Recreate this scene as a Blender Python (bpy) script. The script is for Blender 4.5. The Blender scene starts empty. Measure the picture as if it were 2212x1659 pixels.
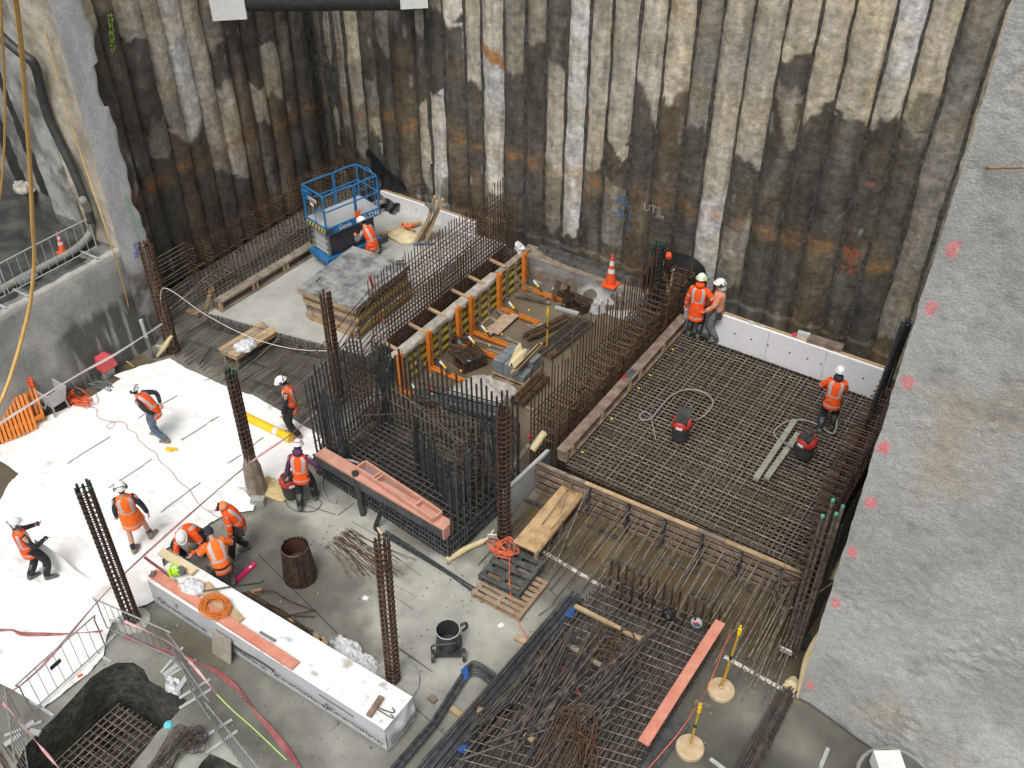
import bpy, bmesh, math, random
from mathutils import Vector, Matrix, noise, geometry
random.seed(7)
R = math.radians
# ---------------------------------------------------------------- camera, world, light
CAM_H, PITCH, YAW, FPX = 16.4, R(39.07), R(33.3), 2168.0
scene = bpy.context.scene
COL = scene.collection
cam_d = bpy.data.cameras.new("camera"); cam = bpy.data.objects.new("camera", cam_d); COL.objects.link(cam)
cam_d.sensor_width = 36; cam_d.lens = FPX / 2212.0 * 36
cam_d.clip_start = 0.1; cam_d.clip_end = 500
cam.location = (0, 0, CAM_H); cam.rotation_euler = (R(90) - PITCH, 0, YAW)
scene.camera = cam
world = bpy.data.worlds.new("World"); scene.world = world; world.use_nodes = True
nt = world.node_tree; nt.nodes.clear()
sky = nt.nodes.new('ShaderNodeTexSky'); sky.sky_type = 'NISHITA'; sky.sun_disc = False
sky.sun_elevation = R(62); sky.sun_rotation = R(150); sky.air_density = 1.0; sky.dust_density = 4.0; sky.ozone_density = 1.0
hs = nt.nodes.new('ShaderNodeHueSaturation'); hs.inputs['Saturation'].default_value = 0.06
bg = nt.nodes.new('ShaderNodeBackground'); bg.inputs['Strength'].default_value = 0.10
wo = nt.nodes.new('ShaderNodeOutputWorld')
nt.links.new(sky.outputs[0], hs.inputs['Color']); nt.links.new(hs.outputs[0], bg.inputs[0]); nt.links.new(bg.outputs[0], wo.inputs[0])
sun_d = bpy.data.lights.new("sun", 'SUN'); sun = bpy.data.objects.new("sun", sun_d); COL.objects.link(sun)
sun_d.energy = 1.15; sun_d.angle = R(24); sun_d.color = (1.0, 0.955, 0.88)
# sun azimuth: light arrives from behind the camera's right side
SUN_AZ, SUN_EL = R(-75), R(62)      # direction the sun stands in, from +X towards +Y
sd = Vector((math.cos(SUN_EL)*math.cos(SUN_AZ), math.cos(SUN_EL)*math.sin(SUN_AZ), math.sin(SUN_EL)))
sun.rotation_euler = sd.to_track_quat('Z', 'Y').to_euler(); sun.location = (0, 0, 40)
sky.sun_elevation = SUN_EL; sky.sun_rotation = math.pi/2 - SUN_AZ
scene.view_settings.view_transform = 'Standard'; scene.view_settings.look = 'None'
scene.view_settings.exposure = 0.55; scene.view_settings.gamma = 1
scene.render.engine = 'CYCLES'
scene.cycles.max_bounces = 6; scene.cycles.diffuse_bounces = 3; scene.cycles.glossy_bounces = 2
# ---------------------------------------------------------------- survey: photo coordinates -> points on a level of the site
CT, ST, CY, SY = math.cos(PITCH), math.sin(PITCH), math.cos(YAW), math.sin(YAW)
def ray(u, v):
    x = (u-1106)/FPX; y = (v-830)/FPX; Y0 = CT - y*ST
    return Vector((x*CY - Y0*SY, x*SY + Y0*CY, -ST - y*CT))
def P(u, v, z=0.0):
    d = ray(u, v); return Vector((0, 0, CAM_H)) + d*((z-CAM_H)/d.z)
def PX(u, v, X):
    d = ray(u, v); return Vector((0, 0, CAM_H)) + d*(X/d.x)
def PY(u, v, Y):
    d = ray(u, v); return Vector((0, 0, CAM_H)) + d*(Y/d.y)
CR = {1:(600,350,3.16),2:(1150,550,3.16),3:(1650,600,3.16),4:(300,550,3.16),5:(700,850,3.16),6:(0,850,3.16),7:(0,1350,3.16),
      8:(500,1200,3.16),9:(900,1350,3.16),10:(1150,1100,3.16),11:(1550,1350,3.16),12:(1750,1000,3.16),13:(1800,0,3.16),
      0:(0,0,2.37),14:(300,0,2.212),15:(1200,0,2.212),16:(0,500,3.318),17:(900,650,4.74),18:(1900,1550,3.687),19:(0,1600,5.53),20:(430,1230,7.54)}
def D(k, x, y):
    a, b, s = CR[k]; return ((a+x/s)/1.1302, (b+y/s)/1.1302)
def Q(k, x, y, z=0.0): return P(*D(k, x, y), z)
V = Vector
def rnd(a, b): return random.uniform(a, b)
def fbm(p, o=4):
    s, a, t = 0.0, 1.0, 0.0
    p = V(p)
    for _ in range(o):
        s += noise.noise(p)*a; t += a; a *= .5; p = p*2.03
    return s/t
def lerp(a, b, t): return a + (b-a)*t
def sm(a, b, x):
    t = max(0.0, min(1.0, (x-a)/(b-a))); return t*t*(3-2*t)
# ---------------------------------------------------------------- materials
MATS = {}
def mat(name, col, rough=.8, var=.25, scale=6., bump=.0, bscale=30., metal=0., col2=None, objvar=.0, attr=None, spec=.5, lo=.35, hi=.65, streak=None, roughvar=0., sheen=0, trans=0, tscale=None, fine=0, famp=.38):
    if name in MATS: return MATS[name]
    m = bpy.data.materials.new(name); m.use_nodes = True; MATS[name] = m
    n = m.node_tree.nodes; L = m.node_tree.links; b = n['Principled BSDF']
    g = n.new('ShaderNodeNewGeometry'); pos = g.outputs['Position']
    if streak:
        mp = n.new('ShaderNodeMapping'); mp.inputs['Scale'].default_value = streak; L.new(pos, mp.inputs[0]); pos2 = mp.outputs[0]
    else: pos2 = pos
    t = n.new('ShaderNodeTexNoise'); t.inputs['Scale'].default_value = scale; t.inputs['Detail'].default_value = 7; t.inputs['Roughness'].default_value = .62
    L.new(pos2, t.inputs['Vector'])
    mr = n.new('ShaderNodeMapRange'); mr.inputs[1].default_value = lo; mr.inputs[2].default_value = hi; L.new(t.outputs[0], mr.inputs[0])
    mx = n.new('ShaderNodeMix'); mx.data_type = 'RGBA'; L.new(mr.outputs[0], mx.inputs[0])
    if attr:
        at = n.new('ShaderNodeAttribute'); at.attribute_name = attr
        for i, k in ((6, 1-var), (7, 1+var*.8)):
            q = n.new('ShaderNodeMix'); q.data_type = 'RGBA'; q.blend_type = 'MULTIPLY'; q.inputs[0].default_value = 1
            L.new(at.outputs['Color'], q.inputs[6]); q.inputs[7].default_value = (k, k, k, 1); L.new(q.outputs[2], mx.inputs[i])
    else:
        c2 = col2 or tuple(min(1, c*(1+var)) for c in col)
        c1 = col if col2 else tuple(c*(1-var) for c in col)
        mx.inputs[6].default_value = (*c1, 1); mx.inputs[7].default_value = (*c2, 1)
    out = mx.outputs[2]
    if fine:
        t4 = n.new('ShaderNodeTexNoise'); t4.inputs['Scale'].default_value = fine; t4.inputs['Detail'].default_value = 8; t4.inputs['Roughness'].default_value = .72; L.new(pos, t4.inputs['Vector'])
        r4 = n.new('ShaderNodeMapRange'); r4.inputs[1].default_value = .3; r4.inputs[2].default_value = .7; r4.inputs[3].default_value = 1-famp; r4.inputs[4].default_value = 1+famp; L.new(t4.outputs[0], r4.inputs[0])
        q4 = n.new('ShaderNodeVectorMath'); q4.operation = 'SCALE'; L.new(out, q4.inputs[0]); L.new(r4.outputs[0], q4.inputs['Scale']); out = q4.outputs[0]
    if objvar:
        oi = n.new('ShaderNodeObjectInfo'); m2 = n.new('ShaderNodeMapRange'); m2.inputs[3].default_value = 1-objvar; m2.inputs[4].default_value = 1+objvar
        L.new(oi.outputs['Random'], m2.inputs[0]); q = n.new('ShaderNodeVectorMath'); q.operation = 'SCALE'
        L.new(out, q.inputs[0]); L.new(m2.outputs[0], q.inputs['Scale']); out = q.outputs[0]
    L.new(out, b.inputs['Base Color'])
    b.inputs['Roughness'].default_value = rough; b.inputs['Metallic'].default_value = metal; b.inputs['Specular IOR Level'].default_value = spec
    if roughvar:
        r2 = n.new('ShaderNodeMapRange'); r2.inputs[1].default_value = .35; r2.inputs[2].default_value = .65; r2.inputs[3].default_value = rough-roughvar; r2.inputs[4].default_value = rough
        t3 = n.new('ShaderNodeTexNoise'); t3.inputs['Scale'].default_value = .7; t3.inputs['Detail'].default_value = 5; L.new(pos, t3.inputs['Vector'])
        L.new(t3.outputs[0], r2.inputs[0]); L.new(r2.outputs[0], b.inputs['Roughness'])
    if bump:
        t2 = n.new('ShaderNodeTexNoise'); t2.inputs['Scale'].default_value = bscale; t2.inputs['Detail'].default_value = 6; t2.inputs['Roughness'].default_value = .65
        L.new(pos2 if tscale else pos, t2.inputs['Vector'])
        bp = n.new('ShaderNodeBump'); bp.inputs['Strength'].default_value = bump; bp.inputs['Distance'].default_value = .05
        L.new(t2.outputs[0], bp.inputs['Height']); L.new(bp.outputs[0], b.inputs['Normal'])
    if trans: b.inputs['Transmission Weight'].default_value = trans
    return m
M = dict(
 floor=mat('site_concrete', (.3,.3,.27), .75, .22, 2.2, .12, 25, attr='Col', roughvar=.4, lo=.3, hi=.7),
 pile=mat('pile_soilcrete', (.2,.2,.2), .75, .3, 2.4, .6, 8, attr='Col', lo=.3, hi=.7, roughvar=.3, fine=7),
 shot=mat('shotcrete', (.4,.4,.4), .9, .1, 7, .5, 26, attr='Col', fine=28, famp=.2),
 soil=mat('wet_soil', (.03,.028,.024), .7, .5, 6, 1., 9, col2=(.1,.095,.082)),
 sheet=mat('white_membrane', (.9,.9,.89), .65, .02, 3, .08, 6, attr='Col', lo=.45, hi=.8),
 slab=mat('fresh_slab_concrete', (.36,.36,.33), .8, .15, 1.6, .1, 20, col2=(.47,.47,.44)),
 rust=mat('rusty_rebar', (.032,.022,.016), .6, .4, 9, 0, col2=(.1,.062,.042), objvar=.4, metal=.2),
 brown=mat('brown_rebar', (.04,.024,.015), .6, .4, 9, 0, col2=(.13,.07,.04), objvar=.4),
 dust=mat('dusty_rebar', (.095,.08,.062), .55, .4, 9, 0, col2=(.3,.255,.2), objvar=.4, metal=.2),
 black=mat('dark_rebar', (.028,.031,.035), .4, .4, 14, 0, col2=(.12,.128,.135), objvar=.4, metal=.4),
 wet=mat('blue_black_rebar', (.05,.055,.062), .35, .4, 8, 0, col2=(.13,.14,.15), objvar=.55, metal=.5),
 mid=mat('grey_rebar', (.05,.045,.04), .5, .4, 9, 0, col2=(.15,.13,.11), objvar=.3, metal=.3),
 wood=mat('pale_timber', (.33,.22,.12), .75, .2, 3, .15, 20, col2=(.5,.36,.22), streak=(1,1,6), objvar=.12),
 greywood=mat('weathered_timber', (.16,.13,.1), .85, .2, 4, .2, 20, col2=(.33,.28,.22), objvar=.15),
 brownwood=mat('dirty_timber', (.14,.1,.075), .85, .2, 4, .2, 20, col2=(.31,.23,.18), objvar=.15),
 pink=mat('pink_treated_timber', (.5,.25,.18), .75, .1, 3, .1, 20, col2=(.62,.33,.25)),
 pinkw=mat('salmon_plank', (.56,.2,.14), .75, .1, 4, .15, 20, col2=(.66,.29,.21)),
 ply=mat('stained_plywood', (.33,.19,.09), .7, .2, 5, .1, 20, col2=(.55,.37,.2), lo=.3, hi=.55),
 yellow=mat('yellow_waler', (.42,.3,.03), .7, .2, 8, 0, col2=(.62,.48,.09), objvar=.1),
 black_ply=mat('black_faced_ply', (.045,.045,.05), .45, .3, 4, 0, col2=(.12,.12,.125)),
 orange_st=mat('orange_painted_steel', (.62,.17,.02), .5, .15, 9, 0, col2=(.75,.24,.035), objvar=.08),
 orange=mat('hivis_orange', (.9,.075,.006), .75, .12, 14, .4, 12, col2=(1.,.13,.012)),
 orange2=mat('hivis_amber', (.92,.14,.01), .75, .12, 14, .4, 12, col2=(1.,.2,.018)),
 faded=mat('faded_orange', (.75,.22,.08), .8, .1, 20, .25, 12, col2=(.8,.3,.14)),
 silver=mat('reflective_tape', (.48,.46,.46), .5, .1, 20, 0),
 navy=mat('navy_cloth', (.018,.02,.032), .85, .3, 12, .2, 15, col2=(.035,.037,.05)),
 blackc=mat('black_cloth', (.012,.012,.013), .85, .3, 12, .2, 15, col2=(.03,.03,.03)),
 jeans=mat('blue_jeans', (.07,.1,.15), .85, .3, 10, .2, 15, col2=(.13,.17,.23)),
 dusty=mat('dusty_trousers', (.1,.1,.11), .85, .3, 9, .2, 15, col2=(.22,.22,.22)),
 purple=mat('purple_cloth', (.06,.025,.08), .85, .3, 12, .2, 15, col2=(.1,.04,.12)),
 khaki=mat('khaki_cloth', (.14,.11,.085), .85, .3, 12, .2, 15, col2=(.2,.17,.13)),
 boot=mat('rubber_boot', (.07,.075,.075), .6, .3, 15, 0, col2=(.16,.16,.155)),
 tanboot=mat('tan_boot', (.2,.16,.12), .8, .3, 15, 0, col2=(.3,.25,.2)),
 skin=mat('skin', (.5,.27,.19), .6, .08, 12, 0, col2=(.56,.32,.23)),
 hair=mat('dark_hair', (.03,.02,.015), .8, .3, 30, 0),
 helmet=mat('white_helmet', (.82,.82,.83), .35, .03, 10, 0),
 lime=mat('lime_plastic', (.45,.8,.03), .5, .05, 10, 0),
 muff=mat('dark_grey_plastic', (.05,.055,.07), .5, .1, 10, 0),
 blue=mat('blue_lift_paint', (.012,.13,.32), .4, .15, 5, 0, col2=(.03,.2,.45)),
 dark=mat('dark_plastic', (.03,.032,.033), .5, .2, 6, 0, col2=(.06,.062,.062)),
 steel=mat('galvanised_steel', (.3,.31,.31), .45, .1, 10, 0, metal=.6, col2=(.45,.46,.46)),
 light=mat('lightgrey_steel', (.42,.43,.43), .5, .1, 10, 0),
 white=mat('white_paint', (.75,.75,.74), .6, .05, 6, 0),
 foam=mat('white_foam_board', (.78,.78,.8), .8, .04, 3, .05, 20),
 foamg=mat('grey_foam_board', (.36,.37,.36), .8, .1, 2, .1, 20, col2=(.5,.51,.5)),
 paint_red=mat('red_paint', (.5,.03,.03), .45, .1, 8, 0),
 vacred=mat('vacuum_red', (.42,.03,.025), .45, .2, 8, 0, col2=(.55,.06,.05)),
 cone=mat('cone_orange', (.85,.1,.02), .6, .1, 8, 0),
 pinkplastic=mat('hot_pink_plastic', (.9,.02,.16), .5, .05, 8, 0),
 cord=mat('orange_cord', (.8,.15,.06), .6, .1, 8, 0),
 yel=mat('bright_yellow', (.85,.5,.01), .5, .08, 3, 0, col2=(.9,.6,.02)),
 cream=mat('cream_membrane', (.6,.5,.28), .6, .08, 4, .1, 8, col2=(.68,.58,.36)),
 membrane=mat('black_membrane', (.008,.008,.009), .4, .2, 5, .3, 4, col2=(.018,.018,.019)),
 plastic=mat('grey_plastic_film', (.34,.31,.28), .45, .2, 6, .5, 9, col2=(.5,.47,.43)),
 bag=mat('white_bag_plastic', (.66,.66,.68), .45, .06, 8, .4, 12),
 hose=mat('grey_hose', (.22,.22,.2), .6, .1, 8, 0, col2=(.3,.3,.27)),
 yhose=mat('yellow_hose', (.6,.36,.1), .5, .1, 6, 0, col2=(.7,.45,.15)),
 tapeb=mat('pink_barrier_tape', (.55,.25,.27), .6, .25, 5, 0, col2=(.72,.5,.5)),
 tapew=mat('white_barrier_tape', (.66,.58,.56), .6, .05, 4, 0, col2=(.76,.7,.68)),
 tapered=mat('dusty_red_tape', (.22,.05,.055), .7, .2, 5, 0, col2=(.36,.13,.13)),
 block=mat('grey_block', (.13,.15,.16), .85, .2, 6, .2, 20, col2=(.22,.24,.25)),
 dpallet=mat('dark_pallet_timber', (.04,.04,.038), .7, .3, 6, .2, 20, col2=(.12,.12,.115)),
 opallet=mat('weathered_pallet', (.28,.16,.08), .8, .3, 6, .2, 20, col2=(.36,.29,.22)),
 tapeblue=mat('blue_bar_tape', (.02,.09,.32), .6, .2, 9, 0),
 greencap=mat('green_bar_paint', (.02,.09,.05), .5, .2, 20, 0),
 pile_base=mat('column_grout', (.3,.3,.27), .85, .2, 6, .4, 15, col2=(.42,.42,.38)),
 ink=mat('print_ink', (.05,.055,.06), .6, .1, 8, 0),
 tanply=mat('worn_tan_board', (.3,.27,.22), .8, .1, 6, .1, 20, col2=(.4,.37,.31)),
 formtop=mat('form_panel_face', (.11,.12,.14), .45, .3, 2.6, .05, 12, col2=(.36,.36,.34), lo=.36, hi=.6),
)
# ---------------------------------------------------------------- object helpers
def tagp(o, label=None, cat=None, group=None, kind=None):
    for k, v in (('label', label), ('category', cat), ('group', group), ('kind', kind)):
        if v: o[k] = v
    return o
def thing(name, label, cat, loc=(0,0,0), group=None, rz=0):
    o = bpy.data.objects.new(name, None); COL.objects.link(o); o.location = loc; o.rotation_euler = (0,0,rz)
    o.empty_display_size = .2
    return tagp(o, label, cat, group)
class MB:
    def __init__(s): s.v = []; s.f = []; s.m = []
    def add(s, vs, fs, mi=0):
        b = len(s.v); s.v += [V(p) for p in vs]; s.f += [tuple(b+i for i in f) for f in fs]; s.m += [mi]*len(fs); return s
    def box(s, c, size, rot=None, mi=0):
        hx, hy, hz = size[0]/2, size[1]/2, size[2]/2
        vs = [V((x*hx, y*hy, z*hz)) for z in (-1,1) for y in (-1,1) for x in (-1,1)]
        if rot is not None:
            if not isinstance(rot, Matrix): rot = Matrix.Rotation(rot, 3, 'Z')
            vs = [rot @ p for p in vs]
        vs = [p + V(c) for p in vs]
        return s.add(vs, [(0,2,3,1),(4,5,7,6),(0,1,5,4),(2,6,7,3),(0,4,6,2),(1,3,7,5)], mi)
    def beam(s, p, q, w, h, mi=0, up=(0,0,1)):
        p, q = V(p), V(q); d = (q-p); L = d.length; d.normalize(); up = V(up)
        if abs(d.dot(up)) > .98: up = V((1,0,0))
        sd = d.cross(up).normalized(); u = sd.cross(d).normalized()
        rot = Matrix((sd, d, u)).transposed()
        return s.box((p+q)/2, (w, L, h), rot, mi)
    def cyl(s, p, q, r, n=6, r2=None, mi=0, cap=True):
        p, q = V(p), V(q); d = (q-p).normalized(); r2 = r if r2 is None else r2
        a = d.orthogonal().normalized(); b = d.cross(a)
        vs = [p + (a*math.cos(2*math.pi*i/n) + b*math.sin(2*math.pi*i/n))*r for i in range(n)] + \
             [q + (a*math.cos(2*math.pi*i/n) + b*math.sin(2*math.pi*i/n))*r2 for i in range(n)]
        fs = [(i, (i+1)%n, n+(i+1)%n, n+i) for i in range(n)]
        if cap: fs += [tuple(reversed(range(n))), tuple(range(n, 2*n))]
        return s.add(vs, fs, mi)
    def tube(s, pts, r, n=6, closed=False, mi=0):
        pts = [V(p) for p in pts]; N = len(pts); rings = []; prev = None
        for i, p in enumerate(pts):
            if closed: d = pts[(i+1)%N] - pts[i-1]
            else: d = pts[min(i+1, N-1)] - pts[max(i-1, 0)]
            d.normalize()
            if prev is None: a = d.orthogonal().normalized()
            else: a = (prev - d*prev.dot(d)).normalized()
            prev = a; b = d.cross(a); rr = r[i] if isinstance(r, (list, tuple)) else r
            rings.append([p + (a*math.cos(2*math.pi*k/n) + b*math.sin(2*math.pi*k/n))*rr for k in range(n)])
        return s.rings(rings, closed, mi)
    def rings(s, rings, closed=False, mi=0, cap=True):
        N = len(rings); n = len(rings[0]); vs = [p for r_ in rings for p in r_]; fs = []
        for i in range(N if closed else N-1):
            j = (i+1) % N
            for k in range(n): fs.append((i*n+k, i*n+(k+1)%n, j*n+(k+1)%n, j*n+k))
        if not closed and cap: fs += [tuple(reversed(range(n))), tuple((N-1)*n+k for k in range(n))]
        return s.add(vs, fs, mi)
    def ellip(s, c, r, nu=12, nv=8, rot=None, mi=0, v0=-90, v1=90):
        rr = []
        for j in range(nv+1):
            a = R(lerp(v0, v1, j/nv)); z = math.sin(a); k = max(math.cos(a), .02)
            ring = [V((math.cos(2*math.pi*i/nu)*k*r[0], math.sin(2*math.pi*i/nu)*k*r[1], z*r[2])) for i in range(nu)]
            if rot is not None: ring = [rot @ p for p in ring]
            rr.append([p+V(c) for p in ring])
        return s.rings(rr, False, mi)
    def build(s, name, m, parent=None, local=False, smooth=False, mods=None):
        me = bpy.data.meshes.new(name); off = V((0,0,0))
        if parent is not None and not local:
            off = parent.location.copy(); pp = parent.parent
            while pp is not None: off += pp.location; pp = pp.parent
        me.from_pydata([tuple(p-off) for p in s.v], [], s.f)
        for x in (m if isinstance(m, (list, tuple)) else [m]): me.materials.append(x)
        me.polygons.foreach_set('material_index', s.m)
        if smooth: me.polygons.foreach_set('use_smooth', [True]*len(me.polygons))
        me.update()
        o = bpy.data.objects.new(name, me); COL.objects.link(o)
        if parent is not None: o.parent = parent
        return o
def smooth_path(pts, k=6, closed=False):
    pts = [V(p) for p in pts]; out = []; n = len(pts)
    for i in range(n if closed else n-1):
        if closed: a, b, c, d = pts[i-1], pts[i], pts[(i+1)%n], pts[(i+2)%n]
        else: a, b, c, d = pts[max(i-1,0)], pts[i], pts[i+1], pts[min(i+2, n-1)]
        for j in range(k):
            t = j/k; out.append(.5*((2*b) + (c-a)*t + (2*a-5*b+4*c-d)*t*t + (3*b-a-3*c+d)*t**3))
    if not closed: out.append(pts[-1])
    return out
UNIT = {}
def unit_bar(m):
    if m.name not in UNIT:
        mb = MB().cyl((0,0,0), (0,0,1), 1, 6); me = bpy.data.meshes.new('bar'); me.from_pydata([tuple(p) for p in mb.v], [], mb.f); me.materials.append(m); me.update(); UNIT[m.name] = me
    return UNIT[m.name]
def bar(name, p, q, r, m, parent=None):
    p, q = V(p), V(q); o = bpy.data.objects.new(name, unit_bar(m)); COL.objects.link(o)
    off = parent.location if parent is not None else V((0,0,0))
    o.location = p - off; d = q-p; o.rotation_mode = 'QUATERNION'; o.rotation_quaternion = d.to_track_quat('Z', 'Y'); o.scale = (r, r, d.length)
    if parent is not None: o.parent = parent
    return o
CAMP = V((0,0,CAM_H))
def bars(parent, name, segs, r, m):
    segs = [(V(a), V(b)) for a, b in segs]
    segs.sort(key=lambda s: ((s[0]+s[1])/2 - CAMP).length)
    for a, b in segs[:98]: bar(name, a, b, r, m, parent)
    if len(segs) > 98:
        mb = MB()
        for a, b in segs[98:]: mb.cyl(a, b, r, 5)
        o = mb.build(name, m, parent); o['kind'] = 'stuff'
LOOPS = {}
def shape(name, key, pts, r, m, loc, parent=None, closed=False, rz=0, n=5):
    """a bent bar: mesh shared by key, placed by location"""
    if key not in LOOPS:
        mb = MB().tube(pts, r, n, closed); me = bpy.data.meshes.new(name); me.from_pydata([tuple(p) for p in mb.v], [], mb.f); me.materials.append(m); me.update(); LOOPS[key] = me
    o = bpy.data.objects.new(name, LOOPS[key]); COL.objects.link(o)
    off = parent.location if parent is not None else V((0,0,0))
    o.location = V(loc) - off; o.rotation_euler = (0,0,rz)
    if parent is not None: o.parent = parent
    return o
def copy_tree(o, parent=None):
    c = o.copy(); COL.objects.link(c); c.parent = parent
    for ch in [x for x in bpy.data.objects if x.parent == o]: copy_tree(ch, c)
    return c
def rrect(w, h, r=.04, plane='xy', n=3):
    pts = []
    for cx, cy, a0 in ((w/2-r, h/2-r, 0), (-w/2+r, h/2-r, 90), (-w/2+r, -h/2+r, 180), (w/2-r, -h/2+r, 270)):
        for k in range(n+1):
            a = R(a0+90*k/n); pts.append((cx+r*math.cos(a), cy+r*math.sin(a)))
    if plane == 'xy': return [V((x,y,0)) for x, y in pts]
    if plane == 'xz': return [V((x,0,y)) for x, y in pts]
    return [V((0,x,y)) for x, y in pts]
def pip(x, y, poly):
    c = False; n = len(poly)
    for i in range(n):
        a, b = poly[i], poly[i-1]
        if (a[1] > y) != (b[1] > y) and x < (b[0]-a[0])*(y-a[1])/(b[1]-a[1]) + a[0]: c = not c
    return c
def cdt_sheet(name, outer, holes, step, zf, colf, m, jit=.25, thick=0):
    """a triangulated sheet inside a polygon, with holes, height zf(x,y) and colour colf(x,y,z)"""
    vs = []; es = []
    def loop(pl):
        b = len(vs); k = 0; out = []
        for i, p in enumerate(pl):
            q = pl[(i+1) % len(pl)]; L = math.dist(p[:2], q[:2]); s_ = max(1, int(L/step))
            for j in range(s_): out.append(V((lerp(p[0], q[0], j/s_), lerp(p[1], q[1], j/s_))))
        vs.extend(out); n = len(out); es.extend([(b+i, b+(i+1) % n) for i in range(n)])
    loop(outer)
    for h in holes: loop(h)
    bnd = len(vs)
    xs = [p[0] for p in outer]; ys = [p[1] for p in outer]; x = min(xs)
    bp = [v.copy() for v in vs]
    while x < max(xs):
        y = min(ys)
        while y < max(ys):
            px, py = x+rnd(-jit, jit)*step, y+rnd(-jit, jit)*step
            if pip(px, py, outer) and not any(pip(px, py, h) for h in holes): vs.append(V((px, py)))
            y += step
        x += step
    rv, re, rf, ov, oe, of = geometry.delaunay_2d_cdt(vs, es, [], 1, 1e-5)
    faces = []
    for f in rf:
        cx = sum(rv[i].x for i in f)/len(f); cy = sum(rv[i].y for i in f)/len(f)
        if any(pip(cx, cy, h) for h in holes): continue
        faces.append(tuple(f))
    pts = [(p.x, p.y, zf(p.x, p.y)) for p in rv]
    me = bpy.data.meshes.new(name); me.from_pydata(pts, [], faces); me.materials.append(m)
    if colf:
        ca = me.color_attributes.new('Col', 'FLOAT_COLOR', 'POINT'); dat = []
        for p in pts: c = colf(*p); dat += [c[0], c[1], c[2], 1]
        ca.data.foreach_set('color', dat)
    me.polygons.foreach_set('use_smooth', [True]*len(me.polygons)); me.update()
    o = bpy.data.objects.new(name, me); COL.objects.link(o); return o
def mixc(a, b, t): return tuple(x+(y-x)*t for x, y in zip(a, b))
def grid_mesh(name, nu, nv, pf, colf, m, parent=None, smooth=True):
    pts = []; cols = []
    for j in range(nv+1):
        for i in range(nu+1):
            p = pf(i/nu, j/nv); pts.append(tuple(p))
            if colf: c = colf(i/nu, j/nv, p); cols += [c[0], c[1], c[2], 1]
    faces = [(j*(nu+1)+i, j*(nu+1)+i+1, (j+1)*(nu+1)+i+1, (j+1)*(nu+1)+i) for j in range(nv) for i in range(nu)]
    me = bpy.data.meshes.new(name); off = parent.location if parent is not None else V((0,0,0))
    me.from_pydata([tuple(V(p)-off) for p in pts], [], faces); me.materials.append(m)
    if colf:
        ca = me.color_attributes.new('Col', 'FLOAT_COLOR', 'POINT'); ca.data.foreach_set('color', cols)
    if smooth: me.polygons.foreach_set('use_smooth', [True]*len(me.polygons))
    me.update(); o = bpy.data.objects.new(name, me); COL.objects.link(o)
    if parent is not None: o.parent = parent
    return o
def poly2(k, z, *pts): return [tuple(Q(k, x, y, z)[:2]) for x, y in pts]
# ================================================================ THE SETTING
HOLE = poly2(7, 0, (190,1500),(300,1380),(420,1270),(560,1120),(700,965),(800,895),(900,850),(1030,850),(1110,900),(1155,990),(1290,1060),(1440,1135),(1400,1200),(1330,1280),(1220,1380),(1130,1500),(1000,1659)) + [(-10.85,3.4),(-12.0,2.9),(-12.5,3.1)]
HOLE2 = poly2(7, 0, (1500,1700),(1560,1610),(1620,1550),(1720,1590),(1860,1670)) + [(-9.3,4.4),(-9.9,4.3)]
LIGHTP = [tuple(P(u,v)[:2]) for u,v in ((700,1050),(900,1180),(985,1215),(1070,1150),(1160,1200),(1230,1320),(1130,1400),(1040,1330),(940,1230),(820,1200),(740,1110))]
def floor_col(x, y, z):
    n = fbm((x*.45, y*.45, 1.3), 5); n2 = fbm((x*1.7, y*1.7, 7.), 4)
    c = (.215,.21,.185)
    c = mixc(c, (.34,.34,.31), sm(-.1, .35, n))
    c = mixc(c, (.13,.125,.105), sm(.05, .3, -n)*.8)
    # lighter dry cement area beside the dark reinforcement block
    dl = max(0, 1 - math.hypot((x+8.2)/2.6, (y-10.1)/1.9)); dl = max(dl, 1-math.hypot((x+11)/2.6, (y-10.6)/.7))
    c = mixc(c, (.5,.5,.46), sm(.05, .5, dl + n2*.5 + n*.3))
    dl = max(0, 1 - math.hypot((x+9.5)/1.6, (y-4.6)/1.3)); c = mixc(c, (.42,.43,.39), sm(.1, .5, dl + n2*.3))
    # brown wet area of the starter bars in front of the deck, and of the recess with the braces
    b = sm(11.7, 12.5, y + n2*.5) * sm(-8.6, -8.2, x)
    c = mixc(c, mixc(mixc((.13,.115,.09), (.22,.2,.165), sm(-.25, .35, n+n2*.4)), mixc((.12,.09,.05), (.26,.19,.1), sm(-.25, .35, n+n2*.4)), sm(12.2, 12.9, y)), b)
    if y > 13.6 and -13.6 < x < -9: c = mixc((.13,.105,.07), (.21,.175,.12), sm(-.3, .3, n))
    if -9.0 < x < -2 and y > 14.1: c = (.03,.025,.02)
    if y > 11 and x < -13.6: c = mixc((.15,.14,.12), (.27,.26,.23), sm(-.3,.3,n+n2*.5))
    if -13.0 < x < -8.9 and 11.3+max(0,(-9-x)*.1) < y < 13.7: c = (.05,.045,.04)  # floor darkened under the rebar block, standing in for shade among its bars
    if (-14.6 < x < -13.7 or -9.1 < x < -8.2) and y > 15: c = (.06,.05,.04)  # painted shade on the floor at the foot of two rebar walls
    if x < -14.8 and y < 12.5 : c = mixc(c, (.15,.125,.085), sm(0, 1, (-14.8-x)/3))
    w = max(0, 1-math.hypot((x+12.0)/1.6, (y-6.6)/.5)); c = mixc(c, (.14,.13,.095), sm(.2,.6,w+n2*.3))
    w = max(0, 1-math.hypot((x+1.5)/2.2, (y-10.2)/1.3)); c = mixc(c, (.1,.1,.085), sm(.3,.7,w+n2*.3))
    return tuple(q*k for q, k in zip(c, (.8,.795,.77)))
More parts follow.
